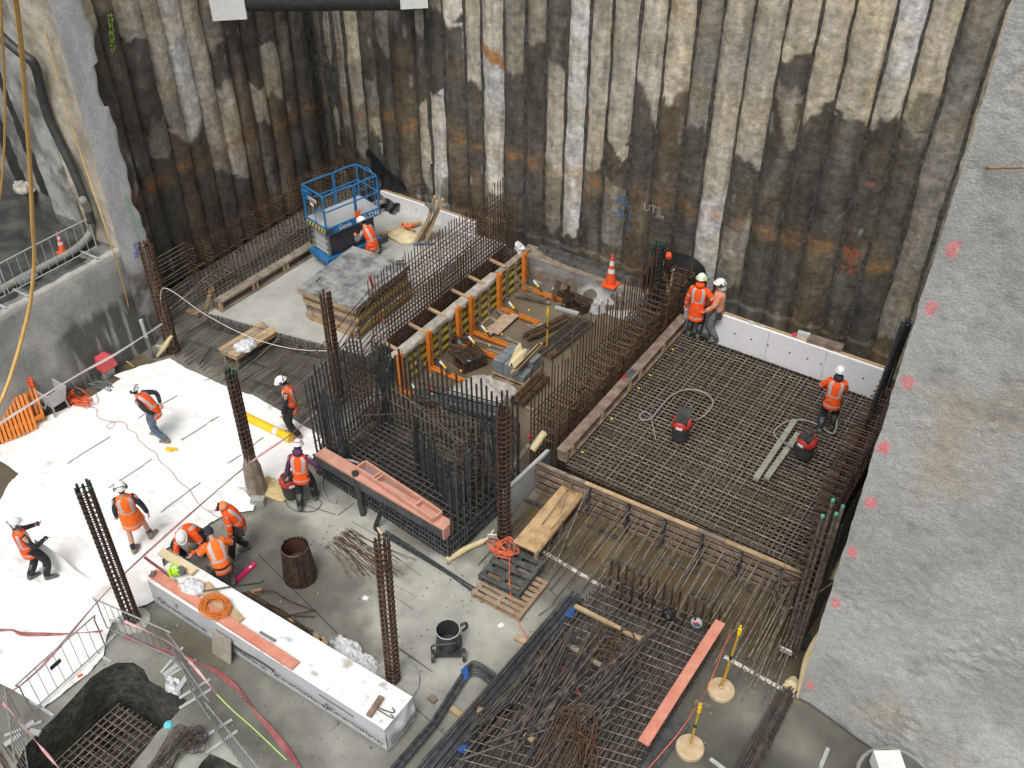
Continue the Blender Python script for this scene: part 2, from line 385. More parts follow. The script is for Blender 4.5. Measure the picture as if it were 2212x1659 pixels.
def floor_z(x, y): return fbm((x*.8, y*.8, 3), 3)*.012
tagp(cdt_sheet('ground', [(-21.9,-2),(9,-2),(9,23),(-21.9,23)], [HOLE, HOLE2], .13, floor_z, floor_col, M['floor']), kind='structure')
# excavation sides
def pit_sides(poly, depth, name):
    ring = []
    n = len(poly); pts = []
    for i in range(n):
        a, b = poly[i], poly[(i+1) % n]; s_ = max(1, int(math.dist(a, b)/.1))
        for j in range(s_): pts.append(V((lerp(a[0], b[0], j/s_), lerp(a[1], b[1], j/s_), 0)))
    c = sum(pts, V((0,0,0)))/len(pts); rings = []
    for k in range(16):
        t = k/15; z = -.004 - depth*t; rr = []
        for p in pts:
            d = (c-p).normalized(); q = p + d*(t*.22 + (.16*fbm((p.x*1.6, p.y*1.6, z*1.6), 5) if k else 0)); q.z = z + (.05*fbm((p.x*3, p.y*3, 0))if k else 0); rr.append(q)
        rings.append(rr)
    mb = MB().rings(rings, False, 0, cap=False); b = len(mb.v); last = rings[-1]
    mb.add(last + [c - V((0,0,depth))], [(i, (i+1) % len(last), len(last)) for i in range(len(last))])
    return tagp(mb.build(name, M['soil'], smooth=True), kind='structure')
pit_sides(HOLE, 1.9, 'ground_excavation'); pit_sides(HOLE2, 1.6, 'ground_excavation')
# raised ground behind the ledge at the left
def lz(x, y): return 2.83 + fbm((x*1.2, y*1.2, 9), 5)*.18 + max(0, 12.9-y)*.0 + max(0,(-22.6-x))*.1
def lc(x, y, z):
    return mixc((.035,.035,.034), (.09,.09,.085), sm(-.2, .4, fbm((x*2, y*2, 4), 4)))
tagp(cdt_sheet('terrain_terrace', [(-34,4),(-20.95,4),(-20.95,12.98),(-34,12.98)], [], .16, lz, lc, M['floor']), kind='structure')
# ---- pile wall
TL, TT, TW, TM, TD, TO, TB = (.45,.42,.355), (.54,.485,.38), (.58,.575,.55), (.25,.235,.2), (.095,.088,.073), (.4,.2,.075), (.13,.105,.076)
def pile(parent, along, a0, a1, base, zones, out, seed, z1=12.0, dz=.05):
    """one bored pile: bulging cylinder face. along: 'x' or 'y'; zones [(z_lower_edge, colour), ...] from the top down"""
    w = a1-a0; c = (a0+a1)/2; nu = 16; nv = int(z1/dz); sg = seed*13.7
    r0 = w*.5*1.04
    def pf(u, v):
        z = -.1 + v*z1; th = lerp(-95, 95, u)
        k = 1 + .07*fbm((seed*3.1, z*.8, 0), 3)
        ed_ = max(0, math.cos(R(th)))**.5; rr = r0*k + ed_*(.09*fbm((u*2.0+sg, z*.8, sg), 4) + .03*fbm((u*5+sg, z*3, sg), 4))
        if z < .75+.25*noise.noise((sg,0,0)): rr += .05
        s_, co = math.sin(R(th))*rr, math.cos(R(th))*rr*.82
        dx = .018*noise.noise((seed*5.3, z*.4, 2))
        off = base + out[0]*(co - .31)
        return V((c+dx+s_, off, z)) if along == 'x' else V((off, c+dx+s_, z))
    def cf(u, v, p):
        z = p.z; wz = z + .9*fbm((p.x*1.1+p.y*1.1, z*.3, 1), 4) + .75*fbm((u*1.6+sg, z*.8, 3), 4) + (u-.5)*2.6*noise.noise((sg, math.floor(z/2.2)*3.3, 8)) + (.3*noise.noise((sg, 1, 4)))
        col = zones[-1][1]
        prev = None
        for i, (zl, cc) in enumerate(zones):
            if wz > zl:
                col = cc
                if i and wz > zones[i-1][0]-.12: pass
                nxt = zones[i+1][1] if i+1 < len(zones) else cc
                col = mixc(nxt, cc, sm(zl, zl+.1+.4*max(0, noise.noise((sg, z*.9, 5))), wz)); break
        ml = fbm((p.x*1.5+p.y*1.5, z*.55, 31), 5); col = mixc(col, TM, sm(.05, .4, ml)*.5); col = mixc(col, tuple(q*.55 for q in col), sm(.05, .4, -ml)*.7)
        hx = p.x+p.y
        vs = 1 + .55*fbm((hx*9, z*.55, 3), 4); hs_ = 1 + .28*fbm((hx*1.2, z*7, 9), 3); gl = 1 + .35*fbm((hx*.6, z*.6, 40), 3)
        col = tuple(max(.015, q*vs*hs_*gl) for q in col); tt = sm(-.2, .3, fbm((hx*.8, z*.9, 60), 4)); col = mixc(col, (col[0]*1.03, col[1]*.98, col[2]*.86), tt)
        # seams between the piles turn brown, with gap shade darkened into the colour
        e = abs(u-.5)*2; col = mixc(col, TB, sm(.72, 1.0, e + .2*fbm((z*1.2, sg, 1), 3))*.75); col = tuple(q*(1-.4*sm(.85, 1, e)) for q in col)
        # iron band
        ob = math.exp(-((z-3.12-.15*noise.noise((sg,2,2)))/.24)**2)*max(0, fbm((p.x*2.2+p.y*2.2, z*2, 5), 3)+.26)*1.35
        ob *= .4 + .9*max(0, noise.noise((sg*1.7, 9, 9))+.35)
        col = mixc(col, TO, min(.85, ob))
        # pale calcite scrapes
        s_ = fbm((p.x*5+p.y*5, z*.9, sg+4), 4); col = mixc(col, TW, sm(.3, .52, s_)*.45)
        s_ = fbm((p.x*4+p.y*4, z*1.4, sg+9), 4); col = mixc(col, TD, sm(.22, .5, s_)*.5)
        return col
    return grid_mesh('pile', nu, nv, pf, cf, M['pile'], parent)
MBk = None
bw = thing('pile_wall', 'tall stained wall of contiguous concrete piles along the back of the pit', 'pile wall', (-10, 22.3, 0))
BP = [ (-22.3,[(6,TM),(3,TD),(0,TD)]),(-21.85,[(7.4,TD),(3.3,TM),(0,TM)]),(-21.44,[(7.2,TD),(3.0,TM),(2.2,TM),(0,TD)]),(-20.97,[(3.3,TL),(1.6,TM),(0,TD)]),
 (-20.35,[(6.2,TD),(4.4,TD),(2.6,TM),(2.0,TL),(0,TD)]),(-19.74,[(5.5,TM),(0,TD)]),(-19.15,[(5.6,TD),(0,TB)]),(-18.29,[(5.9,TL),(4.0,TD),(1.2,TL),(0,TD)]),
 (-17.79,[(6.4,TM),(4.2,TD),(1.1,TW),(0,TM)]),(-17.18,[(6.6,TW),(4.0,TD),(0,TB)]),(-16.44,[(5.1,TL),(2,TD),(0,TB)]),(-15.85,[(6.3,TL),(5.9,TO),(1.9,TW),(0,TM)]),
 (-15.09,[(5.6,TM),(0,TD)]),(-14.4,[(6.6,TM),(5.5,TD),(0,TD)]),(-13.74,[(6.0,TD),(3.0,TL),(1.0,TM),(0,TD)]),(-13.09,[(.8,TW),(0,TD)]),(-12.43,[(3.3,TL),(2.2,TB),(0,TD)]),
 (-11.79,[(4.1,TL),(3.3,TD),(1.2,TM),(0,TD)]),(-11.03,[(5.9,TL),(3.3,TD),(0,TB)]),(-10.3,[(6.1,TT),(3.1,TB),(0,TD)]),(-9.54,[(6.3,TM),(5.3,TM),(1.2,TD),(0,TM)]),
 (-8.88,[(3.6,TL),(1.1,TW),(0,TD)]),(-8.14,[(4.9,TL),(3,TD),(1.2,TM),(0,TD)]),(-7.36,[(7.6,TT),(6.7,TD),(6.0,TM),(0,TD)]),(-6.61,[(6.5,TT),(0,TD)]),
 (-5.89,[(6.4,TT),(3,TD),(0,TB)]),(-5.03,[(6.6,TW),(0,TD)]),(-4.35,[(7.4,TT),(6.9,TM),(0,TD)]),(-3.65,[(4.4,TM),(3,TM),(1,TM),(0,TB)]),(-2.95,[(5.5,TT),(2,TM),(0,TM)]),(-2.3,[(6,TM),(0,TD)]),(-1.6,[(5,TL),(0,TM)]),(-.9,[(5,TM),(0,TM)]) ]
for i in range(len(BP)-1): pile(bw, 'x', BP[i][0], BP[i+1][0], 22.45, BP[i][1], (-1,), i+1)
MB().box((-10, 22.75, 6.5), (26, .3, 13)).build('backing', M['soil'], bw)
lw = thing('pile_wall', 'shadowed wall of contiguous concrete piles along the left side of the pit', 'pile wall', (-21.9, 18, 0))
LP = [(13.3,[(7.2,TM),(0,TD)]),(13.95,[(7.3,TL),(4.3,TD),(0,TD)]),(14.6,[(7.6,TT),(3,TD),(0,TD)]),(15.2,[(8,TM),(4,TD),(0,TD)]),(15.73,[(6.9,TL),(4.6,TD),(3.6,TM),(0,TD)]),(16.5,[(4.1,TL),(0,TB)]),(17.1,[(3.9,TW),(0,TD)]),
 (17.75,[(3.3,TL),(2.3,TM),(0,TD)]),(18.4,[(5.8,TM),(4.5,TD),(2.0,TL),(0,TD)]),(19.1,[(5.2,TD),(0,TB)]),(19.7,[(4.2,TD),(3.3,TL),(0,TD)]),(20.3,[(5.6,TD),(3.7,TL),(0,TB)]),(21.0,[(0,TD)]),(21.6,[(0,TD)]),(22.3,[(0,TD)])]
for i in range(len(LP)-1): pile(lw, 'y', LP[i][0], LP[i+1][0], -22.05, LP[i][1], (1,), i+50)
MB().box((-22.45, 18.3, 6.5), (.3, 9.2, 13)).build('backing', M['soil'], lw)
# ---- shotcrete buttress at the right
GR, GR2, GB = (.445,.445,.43), (.375,.375,.36), (.42,.39,.33)
MARKS = [PY(*D(k,x,y), 11.98) for k,x,y in ((12,1185,740),(12,1040,1110),(12,1290,300),(12,915,1510),(3,2130,30),(3,1970,480),(3,1785,1060),(11,1350,1030),(3,1600,1570))]
def shot_col(x, z, y=0):
    n = fbm((x*.55+y, z*.55, 2), 5); n2 = fbm((x*2.4, z*2.4+y, 8), 4)
    c = mixc(GR2, GR, sm(-.2, .15, n+n2*.3)); c = mixc(c, GB, sm(.1, .4, fbm((x*.5+3, z*.35+y, 12), 4)+(.12 if z > 7.5 else 0)))
    c = mixc(c, (.25,.25,.235), sm(.2, .45, -n2-.25*n)*.45); return c
def shot_p(u, v):
    x = lerp(-1.5, 5.5, u**1.15); z = lerp(-.15, 13.2, v); d = .04*fbm((x*.9, z*.9, 5), 4) + .03*fbm((x*6, z*6, 6), 5)*(.4+max(0, noise.noise((x*.7, z*.7, 3)))*2)
    ed = sm(0, .25, x+1.5)
    y = 12.0 - .38*sm(0, 2, x+1.5)*sm(2.5, 0, z)*.8 - d*1.15*(.35+.65*ed)
    return V((x + (.04*fbm((0, z*1.5, 3), 3) if u == 0 else 0), y, z))
def shot_c(u, v, p):
    c = shot_col(p.x, p.z)
    for m_ in MARKS:
        r_ = math.hypot(p.x-m_.x, (p.z-m_.z)*.7) + .05*noise.noise((p.x*9, p.z*9, 1))
        if r_ < .1: c = mixc(c, (.85,.22,.25), sm(.1, .06, r_)*.7)
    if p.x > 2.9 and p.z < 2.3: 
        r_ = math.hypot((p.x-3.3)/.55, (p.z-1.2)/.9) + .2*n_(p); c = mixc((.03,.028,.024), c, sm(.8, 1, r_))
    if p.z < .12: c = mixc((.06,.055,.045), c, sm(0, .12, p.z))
    return c
def n_(p): return noise.noise((p.x*4, p.z*4, 1))
sb = thing('shotcrete_buttress', 'massive rough grey sprayed concrete buttress with pink paint marks beside the reinforcement deck', 'concrete wall', (-1.5, 12, 0))
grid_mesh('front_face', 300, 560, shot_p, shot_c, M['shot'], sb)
E1 = [shot_p(0, j/140) for j in range(141)]
def side_p(u, v):
    e = shot_p(0, v); return V((e.x + .02*math.sin(u*9), lerp(e.y, 13.4, u), e.z))
grid_mesh('side_face', 8, 560, side_p, lambda u, v, p: shot_col(p.y, p.z, 4), M['shot'], sb)
MB().box((2, 12.85, 6.4), (6.94, 1.1, 13.2)).build('core', M['block'], sb)
# ---- shotcrete buttress at the left, with smooth grey return
lb = thing('shotcrete_buttress', 'grey concrete buttress with green and blue survey marks where the fenced ledge ends', 'concrete wall', (-20.4, 13.2, 0))
def lbe(z):   # ragged right edge of the grey render
    return 13.62 + .10*noise.noise((0, z*.8, 1)) + .1*noise.noise((3, z*2.1, 1)) - (.12 if 6.6 < z < 7.6 else 0)
def ret_p(u, v):
    z = lerp(-.1, 13.2, v); y = lerp(12.82, lbe(z), u); k = sm(1.9, 2.5, z)
    return V((-20.3 + (.012*k + .05*(1-k))*fbm((y*3, z*3, 2), 4) - .03*sm(.9, 1, u), y, z))
def ret_c(u, v, p):
    c = mixc((.48,.48,.49), (.58,.58,.59), sm(-.2, .2, fbm((p.y*2, p.z*.6, 5), 3)))
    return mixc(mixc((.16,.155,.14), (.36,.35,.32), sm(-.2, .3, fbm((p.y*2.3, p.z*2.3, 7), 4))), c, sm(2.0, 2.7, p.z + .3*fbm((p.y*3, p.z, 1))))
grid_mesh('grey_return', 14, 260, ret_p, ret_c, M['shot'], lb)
LM = [PY(*D(0,x,y), 12.95) for x, y in ((335,145),(540,745),(735,1400))]
def lf_p(u, v):
    z = lerp(-.1, 13.2, v); x = lerp(-20.3, -27.5, u); n = .1*fbm((x*.9, z*.5, 5), 4) + .05*fbm((x*4, z*3, 5), 3)
    rec = 0
    if x < -21.75 - .09*(z-2.8) : rec = .35*sm(0, .25, (-21.75-.09*(z-2.8)) - x)
    if x < -23.6 - .12*(z-2.8): rec += .5*sm(0, .3, (-23.6-.12*(z-2.8)) - x)
    return V((x, 13.0 - n + rec, z))
def lf_c(u, v, p):
    n = fbm((p.x*.8, p.z*.5, 3), 5); n2 = fbm((p.x*3, p.z*2, 13), 4)
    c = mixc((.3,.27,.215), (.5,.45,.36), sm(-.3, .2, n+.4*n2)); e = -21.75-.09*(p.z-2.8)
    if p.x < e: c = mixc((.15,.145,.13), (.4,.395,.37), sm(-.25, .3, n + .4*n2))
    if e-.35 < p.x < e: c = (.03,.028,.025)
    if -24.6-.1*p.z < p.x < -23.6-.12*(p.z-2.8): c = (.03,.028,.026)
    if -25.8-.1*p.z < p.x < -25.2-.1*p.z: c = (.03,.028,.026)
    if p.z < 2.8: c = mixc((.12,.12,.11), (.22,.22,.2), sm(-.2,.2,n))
    for m_ in LM:
        r_ = math.hypot(p.x-m_.x, (p.z-m_.z)*.5)
        if r_ < .12: c = mixc(c, (.8,.18,.2), sm(.12, .02, r_)*.8)
    return c
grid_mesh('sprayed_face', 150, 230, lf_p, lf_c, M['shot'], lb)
# green / blue survey marks on the return (little painted rings)
for k, (x, y) in enumerate(((742,1180),(753,1217),(765,1253),(806,1278),(774,1290),(817,1315),(783,1325),(828,1345),(797,1362),(810,1440),(836,1470),(838,1500),(729,1142))):
    p = PX(*D(0, x, y), -20.27); MB().tube([p + V((0, .028*math.cos(a*.785), .045*math.sin(a*.785))) for a in range(8)], .006, 4, True).build('survey_mark', MATS.get('sg') or mat('survey_green', (.02,.5,.12), .7, .1), lb)
for pts in (((775,1410),(790,1450),(785,1500)),((770,1470),(808,1465)),((800,1400),(798,1495)),((772,1420),(800,1405))):
    MB().tube([PX(*D(0, x, y), -20.26) for x, y in pts], .009, 4).build('survey_mark', mat('survey_blue', (.03,.08,.45), .7, .1), lb)
# ledge retaining wall left
rw = thing('retaining_wall', 'low grey concrete retaining wall with dark wet streaks under the fenced ledge', 'retaining wall', (-20.5, 10, 0))
def rw_p(u, v):
    y = lerp(3.5, 13.05, u); t = v
    if v < .8: z = v/.8*2.83; x = lerp(-20.15, -20.62, v/.8)
    else: z = 2.83 + .03*noise.noise((y*3,0,0)); x = lerp(-20.62, -21.2, (v-.8)/.2)
    d = .05*fbm((y*1.2, z*1.2, 4), 4)
    return V((x+d, y, z+(d*.8 if v > .8 else 0)))
def rw_c(u, v, p):
    n = fbm((p.y*.8, p.z*.8, 4), 4); n2 = fbm((p.y*3.2, p.z*.5, 9), 4)
    c = mixc((.23,.23,.215), (.37,.37,.345), sm(-.25, .3, n))
    if v > .76: c = mixc(c, (.45,.44,.41), .7)
    if v > .86: c = mixc((.09,.09,.085), (.2,.2,.19), sm(-.2,.2,n2))
    wet = sm(1.75, 1.5, p.z + .35*n2 + .25*n)*sm(10.2, 10.9, p.y + .4*n)
    wet = max(wet, sm(.5, .2, p.z + .3*n2)); wet *= 1 - sm(.1, .25, fbm((p.y*4.5, p.z*.4, 2), 3))*.8
    return mixc(c, (.06,.06,.052), wet*.9)
grid_mesh('concrete_face', 190, 60, rw_p, rw_c, M['shot'], rw)
# ================================================================ SLABS, MATS AND CAGES
# white membrane sheet
SH = [tuple(P(u,v)[:2]) for u,v in ((368,779),(400,797),(470,830),(555,862),(600,888),(660,925),(697,948),(690,985),(655,1010),(620,1030),(585,1045),(568,1062),(552,1085),(548,1108),(520,1110),(480,1120),(430,1150),(395,1168),(360,1190),(352,1215),(360,1250),(352,1290),(318,1310),(282,1322),(245,1345),(232,1378),(225,1420),(190,1460),(140,1500),(95,1532),(40,1500),(0,1480))] + \
     [(-15.9,4.9),(-16.3,5.2)] + [tuple(P(u,v)[:2]) for u,v in ((0,1090),(20,1050),(42,1028),(20,1010),(0,1000),(0,968),(50,930),(95,905),(135,890),(180,870),(215,850),(240,838),(262,822),(246,815),(268,806),(300,797),(340,785))]
def sh_e(x, y):
    m = 9
    for i in range(len(SH)):
        a, b = V(SH[i]), V(SH[i-1]); d = b-a; t = max(0, min(1, ((V((x,y))-a).dot(d))/max(d.length_squared, 1e-9))); m = min(m, (a+d*t-V((x,y))).length)
    return m
def sh_z(x, y):
    e = sh_e(x, y); w = fbm((x*1.3, y*1.3, 2), 4)
    cr = max(0, 1-math.hypot((x+16.9)/.9, (y-5.8)/.6))
    return .035 + .02*w + max(0, .2-e)*.15*max(0, .4+noise.noise((x*2, y*2, 5))) + cr*.12*abs(math.sin(x*5+y*3)) + .012*fbm((x*4, y*4, 8), 3) + .03*(.35-abs(fbm((x*.9+y*.4, y*.9-x*.3, 14), 3)))*(abs(fbm((x*.9+y*.4, y*.9-x*.3, 14), 3)) < .05)*2
def sh_c(x, y, z):
    n = fbm((x*2.4, y*2.4, 5), 5); n2 = fbm((x*.5, y*.5, 5), 3)
    c = mixc((.9,.9,.89), (.5,.48,.43), sm(.38, .7, n + .3*n2 + .25*math.exp(-sh_e(x,y)*2)))
    w = max(0, 1-math.hypot((x+13.9)/1.2, (y-6.9)/1.1)); return mixc(c, (.48,.46,.42), sm(.35, .8, w + n*.9)*.5)
FP = []
random.seed(11)
for tr in range(11):
    x, y, a = rnd(-17.5,-12.5), rnd(5,11), rnd(0, 6.28)
    if tr > 3: x, y = rnd(-15.5,-12.8), rnd(5,8)
    for k in range(rnd(6,14).__int__()):
        s_ = .11*(1 if k % 2 else -1); FP.append((x+math.cos(a)*s_, y+math.sin(a)*s_, a+1.57, rnd(.3,1))); x += -math.sin(a)*.33; y += math.cos(a)*.33; a += rnd(-.3,.3)
def sh_c2(x, y, z):
    c = sh_c(x, y, z)
    for fx, fy_, a, s_ in FP:
        dx, dy = x-fx, y-fy_
        if abs(dx) < .2 and abs(dy) < .2:
            u_, v_ = dx*math.cos(a)+dy*math.sin(a), -dx*math.sin(a)+dy*math.cos(a)
            if (u_/.13)**2+(v_/.045)**2 < 1: c = mixc(c, (.55,.53,.49), s_*.55)
    return c
ms = cdt_sheet('membrane_sheet', SH, [], .06, sh_z, sh_c2, M['sheet']); tagp(ms, 'large white membrane sheet with footprints spread over the concrete floor', 'membrane sheet')
for a, b in (((525,905),(855,700)),((845,1092),(1175,873)),((1243,1283),(1550,1047)),((1073,552),(1135,512)),((1258,440),(1370,378)),((1403,724),(1690,538)),((1757,902),(1865,835)),((1940,768),(2035,705))):
    p, q = Q(6, *a), Q(6, *b); p.z = sh_z(p.x, p.y)+.012; q.z = sh_z(q.x, q.y)+.012
    pts = [p.lerp(q, i/10) for i in range(11)]
    for t in pts: t.z = sh_z(t.x, t.y)+.008
    mb = MB()
    for i in range(10): mb.beam(pts[i], pts[i+1], .03, .012)
    mb.build('seam_slot', M['steel'], ms)
# blue lift slab
sl = thing('concrete_slab', 'pale fresh concrete slab the blue scissor lift stands on', 'concrete slab', (-17, 18, 0))
outl = [(-19.45,14.35),(-19.1,14.45),(-17.5,14.7),(-15.8,15.05),(-14.55,15.25),(-14.55,21.9),(-19.5,21.9)]
mb = MB(); n = len(outl); mb.add([(x,y,.5) for x,y in outl]+[(x,y,0) for x,y in outl], [tuple(range(n))]+[(i,i+n,(i+1)%n+n,(i+1)%n) for i in range(n)])
mb.build('slab_body', M['slab'], sl)
mb = MB()
def ex(a, b, t): return (lerp(a[0], b[0], t), lerp(a[1], b[1], t))
F0, F1 = (-19.45,14.33), (-14.55,15.23)
segs = []
for i in range(95):
    t = i/94; x, y = ex(F0, F1, t); segs.append(((x, y-.02, .03), (x+rnd(-.02,.02), y-.03, .5+rnd(0,.05))))
bars(sl, 'edge_bar', segs, .012, M['mid'])
bars(sl, 'edge_rail', [((F0[0], F0[1]-.04, z), (F1[0], F1[1]-.04, z)) for z in (.1,.2,.3,.4)], .011, M['mid'])
# ---- starter bars before the slab on the left
st = thing('starter_bar_mat', 'mat of grey starter bars lying before the slab edge at the trestle bench', 'rebar mat', (-17, 13, 0))
segs = []
for i in range(70):
    x = -19.3 + i*.077; y0 = 14.3 + (x+19.75)*.18; y1 = rnd(11.9, 12.8) if x > -17.5 else rnd(12.6, 13.2)
    
    while pip(x, y1-.1, SH) or sh_e(x, y1) < .12: y1 += .08
    segs.append(((x, y0, .1+rnd(0,.03)), (x+rnd(-.03,.03), y1, .035)))
bars(st, 'long_bar', segs, .008, M['mid'])
segs = []
for i in range(26):
    x = rnd(-19.2, -14.4); y0 = 14.3 + (x+19.75)*.18; segs.append(((x, y0, rnd(.2,.45)), (x+rnd(-.15,.15), y0-rnd(1.2,2.4), rnd(.12,.35))))
bars(st, 'upper_bar', segs, .009, M['dust'])
bars(st, 'chair_bar', [(Q(4,x,y,.13), Q(4,x2,y2,.13)) for x,y,x2,y2 in ((510,890,770,970),(675,960,590,1080),(960,1045,1140,1105),(905,1215,1090,1095),(970,1185,1155,1250),(1190,1115,1380,1185),(1180,1290,1240,1315),(1350,1190,1490,1235),(1460,1390,1530,1430),(480,840,760,700))], .016, M['black'])
# ---- tall reinforcement curtain at the left pile wall
def curtain(o, vx, y0, y1, n, z0, z1f, hz, hx0, hx1, rv, rh, mv, mh, nm=('vertical_bar','horizontal_bar')):
    bars(o, nm[0], [((vx+rnd(-.015,.015), lerp(y0, y1, i/(n-1)), z0), (vx+rnd(-.03,.03), lerp(y0, y1, i/(n-1))+rnd(-.02,.02), z1f(lerp(y0, y1, i/(n-1))))) for i in range(n)], rv, mv)
    bars(o, nm[1], [((vx+.02, hx0(z), z), (vx+.02, hx1, z)) for z in hz], rh, mh)
w1 = thing('rebar_wall', 'rusty double curtain of reinforcement along the left pile wall behind the lift', 'rebar cage', (-20.2, 18, 0))
segs = []
for i in range(46):
    y = lerp(14.7, 21.9, i/45)
    segs.append(((-20.55, y, .2), (-20.55+rnd(-.03,.03), y, 2.2+rnd(-.25,.2)+(.45 if y > 20.3 else 0)))); segs.append(((-19.62, y+.05, .05), (-19.62, y+.05, 1.12+rnd(-.05,.05))))
bars(w1, 'vertical_bar', segs, .0135, M['rust'])
segs = []
for k in range(15):
    z = .3+.13*k; ys = 13.0 + rnd(-.1,.9); segs.append(((-20.5, ys, z+rnd(-.08,.1)), (-20.5, 15.0+rnd(-.2,.4), z)))
for z in (.4,.6,.8,1.0,1.2): segs.append(((-20.52, 14.7, z), (-20.52, 22.0, z)))
for k in range(13):
    z = .15+.11*k; segs.append(((-19.6+rnd(-.35,.05), 13.1+rnd(0,.5), max(.12, z*rnd(.7,.95))), (-19.6, 14.7, z))); segs.append(((-19.6, 14.7, z), (-19.6, 22.0, z)))
bars(w1, 'horizontal_bar', segs, .0105, M['dust'])
hp = [V((-.42,0,0)), V((.1,0,0)), V((.14,.02,0)), V((.14,.09,0)), V((.1,.11,0)), V((-.42,.11,0))]
for i in range(13):
    y = 14.85 + i*.56
    for k in range(11): shape('tie', 'tieL', hp, .011, M['brown'], (-20.3+rnd(-.05,.05), y+rnd(-.03,.03), 1.0+k*.105), w1)
bars(w1, 'short_tie', [((-19.6, 14.8+.18*i, 1.14), (-19.85, 14.8+.18*i, 1.16)) for i in range(40)], .014, M['dust'])
# ---- reinforcement wall between lift slab and recess
w2 = thing('rebar_wall', 'dense reinforcement curtain wall between the stacked form panels and the yellow formwork', 'rebar cage', (-14.2, 18, 0))
segs = []
for i in range(49):
    y = lerp(15.5, 21.5, i/48); segs.append(((-14.45, y, .05), (-14.45+rnd(-.02,.02), y, 2.72+rnd(-.06,.06)+(.2 if i > 44 else 0)))); segs.append(((-13.95, y+.04, .05), (-13.95, y+.04, (2.0 if y < 19.3 else 2.4)+rnd(-.1,.08))))
bars(w2, 'vertical_bar', segs, .0155, M['brown'])
segs = []
for k in range(15):
    z = .3+.155*k
    segs.append(((-14.42, 15.5, z), (-14.42, 21.6, z))); segs.append(((-13.98, 15.5, z*.82), (-13.98, 21.6, z*.82)))
    segs.append(((-14.42+rnd(-.3,.1), 13.5+rnd(-.6,.5), max(.12, z*.55+rnd(-.1,.1))), (-14.42, 15.5, z)))
    if k % 2: segs.append(((-13.98+rnd(-.25,.1), 13.5+rnd(-.3,.5), max(.1, z*.4)), (-13.98, 15.5, z*.82)))
bars(w2, 'horizontal_bar', segs, .0125, M['brown'])
u = [V((-.27,0,.0)), V((.22,0,0)), V((.26,0,-.04)), V((.26,0,-.14))]
for i in range(40): shape('tie', 'tieM', u, .009, M['brown'], (-14.2, 15.6+.148*i, 2.25+rnd(-.02,.02)), w2)
# ---- reinforcement wall with open stirrups beside the deck
w3 = thing('rebar_wall', 'long reinforcement wall with brown open stirrups beside the deck edge beam', 'rebar cage', (-8.6, 18, 0))
segs = []
for i in range(50):
    y = lerp(14.45, 21.4, i/49)
    segs.append(((-8.97, y, .05), (-8.97+rnd(-.02,.02), y, 2.93+rnd(-.09,.08) - (.55*sm(18.9,18.4,y) if i % 3 else 0)*(1 if y < 16.6 else .6)))); segs.append(((-8.33, y+.03, .05), (-8.33, y+.03, 1.75+rnd(-.1,.1)+.5*sm(18.5,20,y))))
bars(w3, 'vertical_bar', segs, .0165, M['brown'])
segs = []
for k in range(11): z = .25+.15*k; segs += [((-8.95, 14.4, z), (-8.95, 21.4, z)), ((-8.35, 14.4, z), (-8.35, 21.4, z))]
bars(w3, 'horizontal_bar', segs, .011, M['rust'])
sq = rrect(.62, .26, .05, 'xy')
for i in range(15):
    y = 14.75+i*.46
    for z, dx in ((1.75, .05), (1.35, 0), (.95, 0)):
        shape('stirrup', 'stirrup3', sq, .016, M['brown'], (-8.62+dx+rnd(-.02,.02), y+rnd(-.05,.05), z+rnd(-.04,.04)+ .25*sm(17.5,20.5,y)), w3, True)
hk = [V((0,0,0)), V((-.28,0,0)), V((-.33,0,-.04)), V((-.33,0,-.1))]
for i in range(40): shape('hook', 'hook3', hk, .011, M['rust'], (-8.1, 14.5+i*.17, rnd(.9,1.05)), w3)
# ---- reinforcement wall along the right side of the deck, rising behind the buttress
w4 = thing('rebar_wall', 'dark reinforcement wall with close stirrups between the deck and the grey buttress', 'rebar cage', (-2.3, 17, 0))
segs = []
for i in range(49):
    y = lerp(13.4, 20.3, i/48); segs.append(((-2.62+.35*sm(17,14,y), y, .1), (-2.62+.35*sm(17,14,y), y, 1.5+rnd(-.05,.1)))); segs.append(((-2.08, y, .1), (-2.12, y, 2.9+rnd(-.05,.12))))
bars(w4, 'vertical_bar', segs, .014, M['rust'])
bars(w4, 'horizontal_bar', [((x, 13.4, z), (x, 20.3, z)) for x in (-2.1,) for z in [1.1+.16*k for k in range(12)]] + [((-2.3, 13.4, z), (-2.62, 20.3, z)) for z in (.6,.9,1.2,1.45)], .011, M['rust'])
ux = [V((-.4,0,.42)), V((-.4,0,0)), V((0,0,0)), V((.1,0,.03)), V((.12,0,.9))]
bars(w4, 'cross_tie', [((-2.86+.42*sm(16.5,14,13.5+i*.071), 13.5+i*.071, z), (-2.08, 13.5+i*.071, z+.02)) for i in range(96) for z in (1.22+.2*(i % 3),)], .021, M['brown'])
bars(w4, 'outer_bar', [((-2.0, 13.45+i*.072, 1.0), (-2.0, 13.45+i*.072, 3.0+rnd(-.04,.04))) for i in range(96)], .016, M['rust'])
for i in range(66): shape('stirrup', 'stirrup4', [V((-.45,0,-.02)), V((-.08,0,0)), V((-.02,0,.04)), V((0,0,.5))], .014, M['rust'], (-2.12, 13.5+i*.103, 1.32+rnd(-.02,.02)), w4)
for i in range(16): bar('leaning_bar', (-2.62-.02*(i%4), 18.3+.14*i, 1.6), (-2.47-.03*(i%3), 18.3+.075*i, 4.55-.05*i+rnd(-.15,.1)), .024, M['black'], w4)
for i in range(8): bar('tall_bar', (-2.28-.03*(i%3), 19.9+.12*(i//2)-.5, .9), (-2.33+.04*(i%3), 20.1+.12*(i//2)-.35, 4.15+rnd(-.2,.15)), .022, M['black'], w4)
